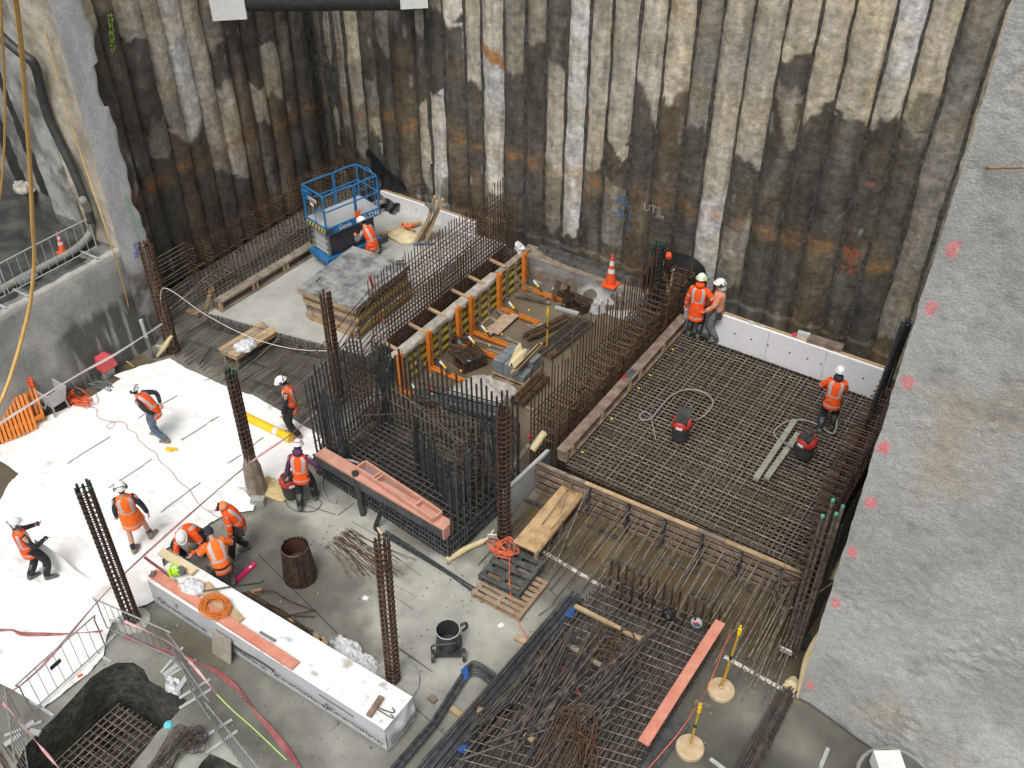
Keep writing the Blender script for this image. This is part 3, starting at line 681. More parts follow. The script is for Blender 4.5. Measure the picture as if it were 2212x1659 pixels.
for i in range(10): bar('diagonal_bar', (-2.05, 13.6+.5*i, 2.6), (-2.2, 15.2+.5*i, 3.0+.1*i), .014, M['rust'], w4)
bm = thing('membrane_wall', 'black waterproofing membrane hanging behind the reinforcement at the buttress', 'membrane', (-1.8, 17, 0))
grid_mesh('black_sheet', 60, 30, lambda u, v: V((-1.86+.06*fbm((u*9,v*5,2),3), lerp(13.35, 21.9, u), lerp(0, 3.15+.9*sm(.55,.9,u)+.1*math.sin(u*17), v))), None, M['membrane'], bm)
for i in range(30): bar('edge_bar', (-1.8, 13.5+.22*i, 1.6), (-1.84, 13.5+.22*i, 3.2+.6*sm(17,20,13.5+.22*i)), .01, M['black'], bm)
# ---- deck mat
dk = thing('rebar_deck_mat', 'thick multilayer reinforcement mat of the raised deck the workers stand on', 'rebar mat', (-5.4, 17, 0))
segs = []
for i in range(45):
    x = lerp(-7.85, -2.55, i/44) + rnd(-.02,.02); segs.append(((x, 14.2, .985), (x+rnd(-.02,.02), 20.1, .985)))
for i in range(45):
    x = lerp(-7.8, -2.6, i/44)+.05; segs.append(((x, 14.2, .86), (x+rnd(-.03,.03), 20.1, .86)))
bars(dk, 'long_bar', segs, .0108, M['dust'])
bars(dk, 'cross_bar', [((-7.9, 14.2+.121*i, .962), (-2.45, 14.2+.121*i+rnd(-.02,.02), .962)) for i in range(49)] + [((-7.9, 14.24+.121*i, .83), (-2.45, 14.24+.121*i+rnd(-.03,.03), .83)) for i in range(49)], .0112, M['dust'])
bars(dk, 'lower_long_bar', [((lerp(-7.85,-2.55,i/44)+.03, 14.2, z), (lerp(-7.85,-2.55,i/44)+.03, 20.1, z)) for z in (.55,.3) for i in range(45)], .011, M['brown'])
bars(dk, 'lower_cross_bar', [((-7.9, 14.2+.13*i, z), (-2.45, 14.2+.13*i, z)) for z in (.53,.28) for i in range(46)], .011, M['brown'])
ck = [V((-.06,0,0)), V((0,0,0)), V((0,0,-.4))]
for i in range(90): shape('chair', 'chair5', ck, .009, M['dust'], (rnd(-7.7,-2.7), rnd(14.3,20), .97), dk, rz=rnd(-.3,.3))
bars(dk, 'edge_stub', [((-7.2+.09*i, 20.0, .7), (-7.2+.09*i, 20.0, 1.07+rnd(-.02,.05))) for i in range(50)], .011, M['rust'])
# deck edge formwork
ef = thing('edge_formwork', 'brown slatted timber edge formwork with a pale top rail along the deck front', 'formwork', (-5.3, 14.1, 0))
def fy(x): return lerp(13.9, 14.12, (x+8.5)/6.5)
for i, (z, h) in enumerate(((.07,.1),(.26,.11),(.46,.11),(.66,.11),(.84,.09))):
    MB().beam((-8.5, fy(-8.5), z), (-1.95, fy(-1.95), z), .045, h).build('board', M['brownwood'], ef)
for x0, x1, m_ in ((-8.45,-7.25,'greywood'),(-7.24,-4.6,'wood'),(-4.59,-4.0,'greywood'),(-3.99,-2.35,'wood'),(-2.3,-1.9,'wood')):
    MB().beam((x0, fy(x0)-.03, .97), (x1, fy(x1)-.03, .97), .09, .04).build('top_rail', M[m_], ef)
for x in (-7.1,-6.15,-5.3,-4.45,-3.6,-2.75):
    y = fy(x)-.05; mb = MB().beam((x,y-.02,.05),(x,y-.02,.93),.05,.05).beam((x,y-.06,.9),(x+.01,y-.16,.72),.05,.03).beam((x,y-.16,.72),(x,y-.07,.5),.04,.03).box((x,y-.08,.32),(.06,.1,.06))
    mb.build('steel_bracket', M['black'], ef)
sb2 = thing('starter_bar_row', 'row of dusty starter bars reaching from the deck front over the brown wet floor', 'rebar mat', (-5, 13, 0))
segs = []
for i in range(84):
    x = -8.4 + i*.077 + rnd(-.02,.02); L = rnd(1.5, 2.4); z = (.36, .6 if not -8.2 < x < -7.1 else .42, .17)[i % 3]
    segs.append(((x, fy(x)+.1, z), (x+rnd(-.1,.06), fy(x)-L*(1.15 if i%3==2 else 1), max(.02, z-rnd(.08,.3)))))
for i in range(36):
    x = -8.2 + i*.178 + rnd(-.05,.05)
    if -8.1 < x < -7.1 and i != 4: continue
    segs.append(((x, fy(x)+.1, .8), (x+rnd(-.1,.06), fy(x)-rnd(1.0,2.3), rnd(.35,.7))))
for i in range(14):
    x = rnd(-2.9,-1.75); segs.append(((x, 14.2, rnd(.4,.9)), (x+rnd(-.1,.25), rnd(11.1,12.2), rnd(.02,.3))))
bars(sb2, 'starter_bar', segs, .011, M['dust'])
bars(sb2, 'loose_bar', [(Q(10,1280,690,.7), Q(10,520,1275,.04)), (Q(10,780,230,.95), Q(10,580,790,.1)), (Q(10,900,290,.9), Q(10,640,910,.03)), (Q(10,880,290,.9), Q(10,610,620,.55))], .011, M['dust'])
MBc = lambda a, b, w=.09, h=.04: MB().beam(Q(10,*a,.03), Q(10,*b,.03), w, h)
SPL = dict(zip((((900,580),(1160,690)),((370,370),(640,460)),((1450,830),(1750,945)),((1060,850),(1350,965)),((1680,1080),(2000,1225)),((600,680),(730,760)),((1990,990),(2212,1110))),
 ('dark spacer strip just right of the plywood ramp', 'dark spacer strip left of the plywood ramp under the slanting bars', 'dark spacer strip in the middle of the brown floor below the fourth bracket', 'dark spacer strip touching the left upright stubs of the lying cage', 'dark spacer strip behind the right upright stubs of the lying cage', 'short dark spacer strip under the edge of the plywood ramp', 'dark spacer strip at the right end of the brown floor near the buttress')))
for a, b in (((900,580),(1160,690)),((370,370),(640,460)),((1450,830),(1750,945)),((1060,850),(1350,965)),((1680,1080),(2000,1225)),((600,680),(730,760)),((1990,990),(2212,1110))):
    tagp(MBc(a, b).build('spacer_strip', M['dpallet']), SPL[(a,b)], 'spacer strip', 'spacer strips under the starter bars')
for a, b in (((555,780),(1040,1070)),):
    tagp(MB().beam(Q(10,*a,.012), Q(10,*b,.012), .085, .012).build('floor_tape', mat('speckled_tape', (.3,.28,.24), .7, .3, 30, 0, col2=(.75,.73,.68), lo=.45, hi=.5)), 'speckled pale joint strip running from the plywood ramp to the lying cage', 'joint strip')
tagp(MB().beam(Q(11,690,800,.012), Q(11,1240,1110,.012), .085, .012).build('floor_tape', MATS['speckled_tape']), 'speckled pale joint strip between the yellow stand and the buttress', 'joint strip')
# ---- black reinforcement block
pb = thing('rebar_block', 'black reinforcement block with a grid top and tall upright bars behind the pink timber form', 'rebar cage', (-11, 12.5, 0))
C0, C1, C2, C3 = V((-13.05,11.62,.6)), V((-8.95,11.2,.6)), V((-8.75,13.7,.6)), V((-13.1,13.75,.6))
def bl(u, v, z): p = C0.lerp(C1, u).lerp(C3.lerp(C2, u), v); return V((p.x, p.y, z))
segs = []
for z in (.6, .2):
    segs += [(bl(i/25, 0, z), bl(i/25, 1, z)) for i in range(26)] ; segs += [(bl(0, i/17, z+.03), bl(1, i/17, z+.03)) for i in range(18)]
bars(pb, 'grid_bar', segs, .015, M['mid'])
segs = []
for i in range(46): segs.append((bl(i/45, -.015, .04), bl(i/45, -.015, .64)))
for i in range(28): segs.append((bl(1.008, i/27, .04), bl(1.008, i/27, .64)))
bars(pb, 'side_bar', segs, .021, M['black'])
bars(pb, 'side_rail', [(bl(-.01,-.02,z), bl(1.01,-.02,z)) for z in (.62,.45,.3,.15)] + [(bl(1.01,0,z), bl(1.01,1,z)) for z in (.62,.4,.2)], .016, M['black'])
segs = []
for i in range(17): segs.append((bl(.015, .02+i*.056, .3), bl(.0, .02+i*.056, 2.85+rnd(-.2,.15))))
for i in range(8): segs.append((bl(.1+.012*i, .04+i*.02, .3), bl(.09+.012*i, .04+i*.02, 2.5+rnd(-.3,.2))))
for i in range(31): segs.append((bl(.05+i*.031, 1.0, .3), bl(.045+i*.031, 1.0, 2.7+rnd(-.25,.2))))
for i in range(20):
    a = lerp(.5, .93, i/19); segs.append((bl(a, .55-.3*i/19, .3), bl(a-.005, .56-.3*i/19, 1.9+rnd(-.15,.2) - .3*(i%3==0))))
for i in range(14): segs.append((bl(.9+rnd(-.05,.06), .35+i*.045, .3), bl(.9+rnd(-.05,.06), .36+i*.045, 2.3+rnd(-.25,.25))))
for i in range(8): segs.append((bl(.12+rnd(-.05,.15), .8+rnd(-.1,.15), .3), bl(.12+rnd(-.05,.15), .85+rnd(-.1,.1), 2.6+rnd(-.2,.2))))
for i in range(12): segs.append((bl(1.0, .04+i*.083, .3), bl(1.0, .05+i*.083, 2.35+rnd(-.3,.25))))
bars(pb, 'upright_bar', segs, .026, M['black'])
bars(pb, 'inner_bar', [(bl(rnd(.1,.9), rnd(.85,1), rnd(.6,1.2)), bl(rnd(.1,.9), rnd(.85,1), rnd(1.2,1.9))) for _ in range(18)] + [(bl(.05, 1.0, z), bl(.98, 1.0, z+.04)) for z in (.9,1.25,1.6)] + [(bl(.012, .0, z), bl(.012, 1.0, z+.05)) for z in (1.0,1.5)] + [(bl(.3,.95,1.0),bl(.02,.2,1.5)), (bl(.6,.6,1.1),bl(.96,.25,1.0))], .013, M['mid'])
for i in range(12): shape('stirrup', 'stirrup6', rrect(.42,.5,.06,'xy'), .013, M['rust'], bl(.9+rnd(-.04,.02), .55, .8+i*.1), pb, True, rz=rnd(-.2,.2))
for i in range(8): shape('stirrup', 'stirrup6', rrect(.42,.5,.06,'xy'), .013, M['rust'], bl(.1+rnd(-.02,.04), .7, .8+i*.17), pb, True, rz=rnd(-.2,.2))
# ---- column cages
def column_cage(loc, h, label, m, r=.16, lean=(0,0), capm=None, nb=8, wrap=None, z0=0, plate=True, collar=0):
    t = thing('column_cage', label, 'column cage', loc, 'column cages standing on the floor')
    L = V(loc); top = L + V((lean[0], lean[1], h)); ax = top-L
    for i in range(nb):
        a = 2*math.pi*i/nb + .3; o = V((math.cos(a)*r, math.sin(a)*r, 0)); hh = 1+rnd(-.02,.02)
        bar('upright_bar', L+o+V((0,0,z0)), L+o+ax*hh, .027, m, t)
        if capm: bar('painted_end', L+o+ax*hh, L+o+ax*hh+V((0,0,.03)), .028, capm, t)
    pts = []; turns = h/.13
    for i in range(int(turns*9)):
        a = 2*math.pi*i/9; f_ = i/(turns*9); pts.append(L + ax*f_ + V((math.cos(a)*(r+.025), math.sin(a)*(r+.025), 0)))
    MB().tube(pts, .0125, 4).build('spiral', m, t)
    if collar:
        mb = MB(); ring = [[L + V((math.cos(a*.35)*rr*(1+.04*math.sin(a*3)), math.sin(a*.35)*rr*(1+.04*math.sin(a*3)), zz)) for a in range(18)] for rr, zz in ((collar,0),(collar*.96,.06),(collar*.55,.1),(.05,.1))]
        mb.rings(ring).build('grout_collar', M['pile_base'], t)
    if plate: MB().box(L+V((-.12,-.28,.28)), (.2,.02,.16), Matrix.Rotation(.5,3,'Z')@Matrix.Rotation(.3,3,'X')).build('tag_plate', M['white'], t)
    return t
cA = column_cage(P(290,1345), 3.82, 'dark column cage with green tipped bars at the corner of the crowd barriers', M['rust'], .125, capm=M['greencap'], collar=.34)
cB = column_cage(P(556,1062), 3.5, 'column cage with green tips and wood wrapped foot near the yellow pipe', M['rust'], .105, capm=M['greencap'])
mb = MB(); L = P(556,1062); mb.rings([[L+V((math.cos(a*.785)*rr, math.sin(a*.785)*rr, z)) for a in range(8)] for rr, z in ((.25,.02),(.22,.4),(.2,.8),(.08,1.25))]).build('foot_wrap', M['greywood'], cB)
cC = column_cage(P(850,1475), 3.95, 'rusty column cage on a round grout collar beside the white timber package', M['brown'], .115, lean=(.06,.08), collar=.52)
cD = column_cage(P(1089,1165), 3.75, 'rusty column cage at the front corner of the black reinforcement block', M['rust'], .12)
cF = column_cage(P(375,760), 3.35, 'tall rusty column cage in front of the buttress with green marks', M['brown'], .15)
cE = thing('column_cage', 'leaning pair of thick grey tied bars with green tips in front of the grey buttress', 'column cage', P(1700,1425), 'column cages standing on the floor')
L = P(1700,1425)
for i, (dx, dy, h) in enumerate(((-.12,0,3.9),(.08,.02,4.05),(-.05,.14,4.2),(.13,.14,4.15))):
    bar('upright_bar', L+V((dx,dy,.0)), L+V((dx+.03,dy+.03,h)), .033, M['dust'], cE); bar('painted_end', L+V((dx+.03,dy+.03,h)), L+V((dx+.03,dy+.03,h+.05)), .034, mat('mint', (.1,.45,.3), .5, .1), cE)
for i in range(22): shape('link', 'linkE', rrect(.3,.26,.05,'xy'), .008, M['rust'], L+V((.02,.07,.3+i*.16)), cE, True)
MB().box(L+V((-.05,-.1,.35)), (.24,.02,.22), Matrix.Rotation(.3,3,'X')).build('tag_plate', M['white'], cE)
for k in range(3): MB().tube(smooth_path([L+V((rnd(-.3,0),.1,2.2)), L+V((rnd(-.7,-.4),.2,1.6+k*.4)), L+V((-.3,.1,1.2)), L+V((.5,.2,2.6)), L+V((.7,.1,3.4-.3*k))],5), .006, 4).build('loose_wire', M['dust'], cE)
cG = column_cage((-14.35,13.9,.0), 3.3, 'rusty column cage rising between the form panel stack and the black reinforcement block', M['brown'], .12, plate=False)
cH = column_cage(P(*D(2,1400,640),1.0), 2.0, 'black column cage with green tips and orange cap by the black membrane arch', M['black'], .13, capm=M['greencap'], plate=False)
MB().cyl(P(*D(2,1525,255),2.9), P(*D(2,1525,220),2.95), .07, 8).build('orange_cap', M['cone'], cH)
# ================================================================ FORMWORK AND THINGS IN THE RECESS
fw = thing('formwork_wall', 'yellow ribbed timber formwork wall with torn membrane draped over its top', 'formwork', (-13.45, 18, 0))
MB().box((-13.5, 18.2, .5), (.03, 6.0, 1.0)).build('plywood_sheet', M['greywood'], fw)
for z in (.1,.38,.66,.9): MB().box((-13.42, 18.2, z), (.1, 6.0, .07)).build('waler', M['yellow'], fw)
for i in range(13):
    MB().box((-13.34, 15.45+i*.46, .5), (.05, .07, 1.02)).build('stud', M['greywood'], fw)
MB().box((-13.44, 18.25, 1.03), (.2, 6.1, .05)).build('top_plate', M['greywood'], fw)
for y in (15.35,16.35,17.2,18.25,19.05,20.1): MB().beam((-14.0, y, 1.12), (-13.38, y-.05, 1.09), .09, .05).build('tie_timber', M['wood'], fw)
def drape(u, v):
    y = lerp(15.0, 19.6, u); n = fbm((y*2.5, v*2, 3), 3)
    s_ = lerp(-.14, .2+.12*n, v); return V((-13.44+min(s_, .12+.05*n) , y, 1.075 - max(0, s_-.1)*1.6 + .02*n + .015))
grid_mesh('draped_membrane', 90, 10, drape, None, mat('dusty_sheet', (.3,.27,.23), .8, .1, 4, .3, 12, col2=(.5,.47,.42)), fw)
def crump(name, label, cat, c, rx, ry, h, m, seed, nu=48, nv=14, rz=0, group=None, sharp=1.0):
    """a crumpled heap of sheet or bag resting on the ground"""
    mb = MB(); rings = []
    for j in range(nv+1):
        t = j/nv; rr = []
        for i in range(nu):
            a = 2*math.pi*i/nu; k = math.cos(t*math.pi/2)**.7 if t < 1 else .02
            w = 1 + .35*sharp*noise.noise((math.cos(a)*1.6+seed, math.sin(a)*1.6, t*1.3)) + .22*(.3-abs(noise.noise((math.cos(a)*4+seed, math.sin(a)*4, t*4))))
            x, y = math.cos(a)*rx*k*w, math.sin(a)*ry*k*w
            z = h*(math.sin(t*math.pi/2))*(1+.5*sharp*fbm((x*3/max(rx,.3)+seed, y*3/max(ry,.3), 1), 3)-.55*abs(noise.noise((x*4/rx+seed, y*4/ry, t*2)))-.3*abs(noise.noise((x*9/rx+seed, y*9/ry, 3))))
            rr.append(V(c)+V((x*math.cos(rz)-y*math.sin(rz), x*math.sin(rz)+y*math.cos(rz), max(0.004, z))))
        rings.append(rr)
    o = mb.rings(rings).build(name, m, smooth=True); return tagp(o, label, cat, group)
# orange braces
def brace():
    t = thing('formwork_brace', 'x', 'formwork brace')
    for s_ in (-.045,.045):
        MB().box((0, s_, .62), (.11, .04, 1.28)).build('post', M['orange_st'], t)
        MB().box((.68, s_, .1), (1.25, .035, .07)).build('base_rail', M['orange_st'], t)
    for k in range(4): MB().box((-.0, 0, .25+k*.3), (.07, .06, .04)).build('spacer_plate', M['dark'], t)
    p0, p1 = V((.09,0,.62)), V((.62,0,.17))
    s_ = MB().cyl(p0, p1, .017, 8).build('strut', M['dark'], t)
    MB().cyl(p0.lerp(p1,.42), p0.lerp(p1,.62), .032, 8).build('white_sleeve', M['white'], s_)
    MB().cyl(p0.lerp(p1,.62), p0.lerp(p1,.76), .032, 8).build('yellow_sleeve', M['yel'], s_)
    MB().cyl(p0.lerp(p1,.76), p1, .03, 8).build('black_sleeve', M['dark'], s_)
    MB().box((1.3, 0, .03), (.28, .2, .04)).build('foot_board', M['greywood'], t)
    rod = MB().cyl((.05,0,.55), (1.0,-.02,.42), .007, 5).build('tie_rod', M['tapered'], t)
    MB().ellip((1.0,-.02,.42), (.03,.03,.03), 8, 6).build('rod_cap', M['yel'], rod)
    return t
bp = brace()
BL = ['orange steel brace nearest the black reinforcement block', 'orange steel brace beside the bundle of rusty stirrups', 'orange steel brace between the blue tag and the scrap boards',
      'orange steel brace beside the pile of broken boards', 'orange steel brace by the diagonal timber props at the low wall', 'orange steel brace half hidden behind the black upright bars']
for i, (x, y) in enumerate(((-13.2,16.2),(-13.2,17.5),(-13.2,18.1),(-13.2,19.45),(-13.2,20.75),(-13.25,15.05))):
    o = bp if i == 0 else copy_tree(bp); o.location = (x, y, 0); o['label'] = BL[i]; o['group'] = 'orange braces along the formwork wall'
# low wall at the back of the recess
lwall = thing('low_wall', 'low grey concrete kerb wall with whitish patches at the back of the recess', 'low wall', (-11.5, 21.1, 0))
grid_mesh('wall_face', 60, 16, lambda u, v: V((lerp(-13.6,-9.0,u), 21.0+.01*noise.noise((u*9,v*3,1)), v*1.0)), lambda u, v, p: mixc(mixc((.2,.2,.185), (.3,.3,.28), sm(-.2,.2,fbm((p.x*1.5,p.z*2,1),4))), (.68,.68,.68), sm(.25,.5, max(0,1-math.hypot((p.x+10.6)/1.3,(p.z-.35)/.75)) + max(0,1-math.hypot((p.x+12.9)/.35,(p.z-.5)/.5))*.6 + .3*fbm((p.x*2,p.z*2,5),3))), M['shot'], lwall)
MB().box((-11.3, 21.3, .5), (4.6, .6, .98)).build('wall_body', M['greywood'], lwall)
crump('rubble_ridge', 'strip of loose dirt and debris on top of the low wall', 'debris', (-11.4, 21.5, .98), 2.2, .3, .14, M['soil'], 3)['kind'] = 'stuff'
# traffic cones
def cone(loc, h, label, group=None):
    t = thing('traffic_cone', label, 'traffic cone', loc, 'traffic cones')
    L = V(loc); MB().box(L+V((0,0,.02)), (.42*h,.42*h,.04)).build('base', M['cone'], t)
    prof = [(.17,.04,0),(.125,.3,0),(.105,.42,1),(.085,.55,0),(.07,.66,1),(.05,.8,0),(.025,1.0,0)]
    for i in range(len(prof)-1):
        (r0, z0, _), (r1, z1, _) = prof[i], prof[i+1]; st_ = i in (2, 4) or i == 1 and False
        MB().cyl(L+V((0,0,z0*h)), L+V((0,0,z1*h)), r0*h, 14, r1*h).build('reflective_band' if st_ else 'cone_body', M['white'] if st_ else M['cone'], t)
    return t
cone(P(*D(2,1075,460),1.0), .98, 'orange and white traffic cone on the low wall beside the black arch')
cone(P(*D(16,515,392),2.85), .62, 'small orange traffic cone behind the crowd barrier on the ledge')
# black arch of membrane
ar = thing('membrane_arch', 'black membrane draped as an arch over timber props against the pile wall', 'membrane', P(*D(2,1400,450),.5))
A0 = (-9.45, 21.35)
ap = [(0,0),(0,.75),(.1,1.1),(.35,1.3),(.9,1.42),(1.5,1.35),(1.85,1.1),(2.0,.7),(2.0,0)]
apx = smooth_path([(x, z, 0) for x, z in ap], 4)
grid_mesh('draped_sheet', len(apx)-1, 8, lambda u, v: V((A0[0]-.15+apx[int(round(u*(len(apx)-1)))].x*.72, A0[1]-.2+v*.9+.04*noise.noise((u*8,v*5,2)), .95+apx[int(round(u*(len(apx)-1)))].y*.74)), None, M['membrane'], ar)
MB().beam((-9.2, 21.3, 2.1), (-8.75, 21.1, 1.0), .08, .05).build('prop', M['wood'], ar)
MB().beam((-8.85, 21.15, .1), (-8.8, 21.2, 2.0), .08, .05).build('prop', M['wood'], ar)
# black membrane and foam at the back of the lift slab
def bagsheet(u, v):
    p = V((lerp(-19.9,-18.5,u)+.2*noise.noise((u*4,v*4,2)), 22.0-.55*v**2-.1*noise.noise((u*6,v*3,7)), lerp(2.2-.9*u, .52, v))); return p
o = grid_mesh('hanging_membrane', 16, 20, bagsheet, None, M['membrane']); tagp(o, 'black membrane sheet hanging down the pile wall behind the lift', 'membrane')
def foamrun(name, label, x0, x1, y, z0, z1, m, nholes, edge=True, tilt=0):
    t = thing(name, label, 'foam board', ((x0+x1)/2, y, z0))
    n = 3; w = (x1-x0)/n
    for i in range(n): MB().box((x0+w*(i+.5), y+.003*(i%2), (z0+z1)/2), (w-.008, .08, z1-z0), Matrix.Rotation(tilt, 3, 'X')).build('board', m, t)
    if edge: MB().box(((x0+x1)/2, y+.09, z1-.02), (x1-x0, .06, .08)).build('edge_timber', M['wood'], t)
    for i in range(nholes):
        x = lerp(x0+.3, x1-.3, ((i*7) % nholes + .5)/nholes) ; MB().box((x+rnd(-.1,.1), y-.045, lerp(z0,z1,.55)), (.035,.012,.035)).build('bolt_hole', M['dark'], t)
    return t
ff = foamrun('foam_board_row', 'long row of white foam boards closing the back of the reinforcement deck', -7.15, -2.75, 20.25, .92, 1.82, M['foam'], 8)
MB().box((-4.35, 20.42, 1.87), (.85, .25, .12), .06).build('broken_block', M['brownwood'], ff)
for x, s_ in ((-6.2,.1),(-5.9,.06)): MB().ellip((x, 20.3, 1.82), (s_, s_*.7, .06), 8, 5).build('mortar_lump', M['foamg'], ff)
foamrun('foam_board_row', 'short grey foam board between the edge beam and the two talking workers', -8.0, -7.16, 20.35, .92, 1.75, M['foamg'], 0, False)
foamrun('foam_board_row', 'white foam boards along the back edge of the lift slab', -19.3, -15.6, 21.75, .5, 1.0, M['foam'], 4)
t = thing('small_bag', 'white bag hanging by a black strap at the end of the reinforcement curtain', 'bag', P(*D(1,2110,840),1.0))
mb = MB(); mb.ellip(P(*D(1,2115,815),1.2), (.15,.08,.22), 16, 12); mb.v = [p+V((noise.noise(p*9), noise.noise(p*9+V((5,5,5))), noise.noise(p*9+V((9,1,1)))))*.09 for p in mb.v]; mb.build('bag_body', M['bag'], t); MB().tube([P(*D(1,2090,860),1.0), P(*D(1,2110,890),.9), P(*D(1,2060,890),.8)], .04, 6).build('strap', M['membrane'], t)
tagp(MB().box((-4.9, 20.42, 1.9), (.3,.12,.14), .1).build('clear_box', M['foamg']), 'small grey box standing on the foam boards near the pink cap', 'box')
tagp(MB().ellip((-5.1, 20.33, 1.88), (.05,.05,.05), 8, 6).build('pink_cap', M['pinkplastic']), 'hot pink cap on top of the foam boards', 'cap')
# deck edge beam
eb = thing('edge_beam', 'long brown timber edge beam with stiffeners along the left of the deck', 'timber beam', (-8.0, 17, 1.0))
MB().box((-8.02, 17.3, 1.27), (.24, 6.2, .05)).build('top_board', M['brownwood'], eb); MB().box((-8.07, 17.3, 1.12), (.06, 6.16, .24)).build('web_board', M['brownwood'], eb)
MB().box((-7.98, 17.3, 1.015), (.2, 6.2, .035)).build('bottom_board', M['brownwood'], eb); MB().box((-8.0, 14.25, 1.13), (.26, .06, .26)).build('end_block', M['brownwood'], eb)
for y in (14.5, 15.85, 17.2, 17.75, 19.0): MB().box((-7.92, y, 1.14), (.07, .09, .25)).build('stiffener', M['wood'], eb)
for y in (14.65, 16.0, 17.35, 17.95, 19.2):
    c = MB().cyl((-7.9, y, 1.06), (-7.74, y, 1.05), .012, 6).build('anchor_rod', M['dark'], eb); MB().cyl((-7.76,y,1.05),(-7.71,y,1.05),.02,8).build('yellow_cap', M['yel'], c)
MB().box((-8.03, 17.45, 1.3), (.16,.36,.012)).build('black_plate', M['black_ply'], eb); MB().box((-8.1, 17.28, 1.299), (.08,.2,.01)).build('red_plate', M['paint_red'], eb)
# props at the back of the recess
dp = thing('timber_prop', 'pair of diagonal timber props bracing the far end of the yellow formwork', 'timber prop', (-12.9, 20.2, 0))
for a, b in (((1700,130,1.0),(2040,415,.1)), ((1710,230,.6),(1880,385,.08)), ((1700,340,.08),(2100,435,.05))):
    MB().beam(Q(17,a[0],a[1],a[2]), Q(17,b[0],b[1],b[2]), .09, .05).build('prop_timber', M['greywood'], dp)
MB().beam(Q(17,2020,385,.08), Q(17,2075,360,.08), .05, .04).build('peg', M['greywood'], dp)
# bundles of bars lying in the recess
def bundle(name, label, a, b, n, w, h, r, m, bend=None, group=None, spread=0.0, partname='lying_bar', cat='rebar bundle'):
    a, b = V(a), V(b); t = thing(name, label, cat, a, group); d = (b-a); sdv = V((d.y,-d.x,0)).normalized(); seg = []
    for i in range(n):
        o = rnd(-w,w)/2; z = abs(rnd(0,h)); k = rnd(-.06,.04)*1.0; o2 = o*(1+spread)+rnd(-.02,.02)
        seg.append((a+sdv*o+V((0,0,z+r))+d*k, b+sdv*o2+V((0,0,z*.8+r))+d*rnd(-.05,.05)))
    bars(t, partname, seg, r, m); return t
bundle('rebar_bundle', 'long bundle of brown bars lying behind the rising bars of the recess', Q(2,430,880,.05), Q(2,760,720,.05), 22, .35, .1, .012, M['brown'])
bundle('rebar_bundle', 'long bundle of grey bars lying beside the timber on the block pallet', Q(2,560,1010,.05), Q(2,880,745,.05), 40, .6, .12, .012, M['mid'])
bundle('rebar_bundle', 'brown bars lying under the orange stand base', Q(2,480,870,.05), Q(2,740,735,.05), 20, .3, .1, .012, M['brown'])
bundle('rebar_bundle', 'rusty bar bundle lying near the white tag and the crumpled plastic', Q(2,350,1390,.05), Q(2,560,1180,.05), 36, .4, .14, .013, M['brown'])
hb = bundle('rebar_bundle', 'thick grey bars with hooked ends lying behind the black reinforcement block', Q(5,1020,370,.15), Q(5,1640,520,.15), 26, .55, .22, .02, M['black'])
for i in range(11):
    p = Q(5,1640,500+i*17,.12+.03*i); pts = smooth_path([p, p+V((.25,.12,0)), p+V((.5,.05,-.02)), p+V((.48,-.12,-.05)), p+V((.2,-.2,-.08))], 4)
    MB().tube(pts, .017, 5).build('hook_end', M['brown'], hb)
MB().tube(smooth_path([Q(5,1600,440,.5), Q(5,1660,405,.5), Q(5,1800,470,.5), Q(5,1720,510,.5), Q(5,1600,440,.5)],3), .01, 4).build('thin_loop', M['dust'], hb)
def stirrup_heap(label, c, w, h, n, m, rz=0, messy=.02, key='sh', r=.011, upright=False, tall=1.0, grp='heaps of loose stirrups'):
    t = thing('stirrup_heap', label, 'stirrup heap', c, grp)
    for i in range(n):
        L = V(c)+V((rnd(-messy,messy), rnd(-messy,messy), .02+i*.017*tall))
        if upright: L = V(c) + V((math.cos(rz), math.sin(rz), 0))*(i-n/2)*.02 + V((0,0,h/2+.01+rnd(0,.03)))
        shape('stirrup', key+str(w)+m.name+str(upright), rrect(w, h, .04, 'yz' if upright else 'xy'), r, m, L, t, True, rz=rz+rnd(-messy,messy)*3)
    return t
stirrup_heap('square stack of rusty stirrups lying under the blue tag by the orange braces', Q(17,1060,990,0), .5, .42, 22, M['brown'], .3, .03, 'a')
stirrup_heap('long row of upright rusty stirrups beside the orange brace foot', Q(17,1180,1150,0), .5, .36, 36, M['rust'], 1.15, .03, 'b', upright=True)
tagp(MB().box(Q(17,1055,885,.4), (.1,.02,.08), .3).build('blue_tag', mat('tag_blue', (.1,.35,.55), .6, .1)), 'small blue tag tied above the rusty stirrup stack', 'tag')
tagp(MB().box(Q(17,1160,1095,.38), (.1,.06,.01), .3).build('blue_tag', MATS['tag_blue']), 'small blue tag lying on the upright stirrups', 'tag')
stirrup_heap('heap of rusty rectangular stirrups against the low wall', Q(2,770,600,0), .55, .3, 30, M['rust'], .9, .16, 'c', upright=True)
stirrup_heap('leaning rusty stirrups next to the silver plastic bag', Q(2,880,640,0), .5, .3, 30, M['rust'], 1.2, .16, 'd', upright=True)
rb = thing('leaning_bent_bars', 'rectangular rusty bar frames leaning on the low wall', 'bent bars', Q(2,690,560,0))
for i in range(5): 
    pts = [Q(2,620+i*8,560+i*5,.1), Q(2,665+i*8,425+i*5,.95), Q(2,750+i*4,450+i*5,.95), Q(2,725+i*4,590+i*4,.1)]
    MB().tube(pts, .012, 5, True).build('bent_bar', M['brown'], rb)
crump('plastic_bag', 'shiny silver grey plastic bag leaning by the rising bars', 'plastic bag', Q(2,1000,650,0), .26, .36, .5, mat('silver_bag', (.4,.4,.41), .3, .2, 7, .5, 9, col2=(.62,.62,.62), metal=.3), 12)
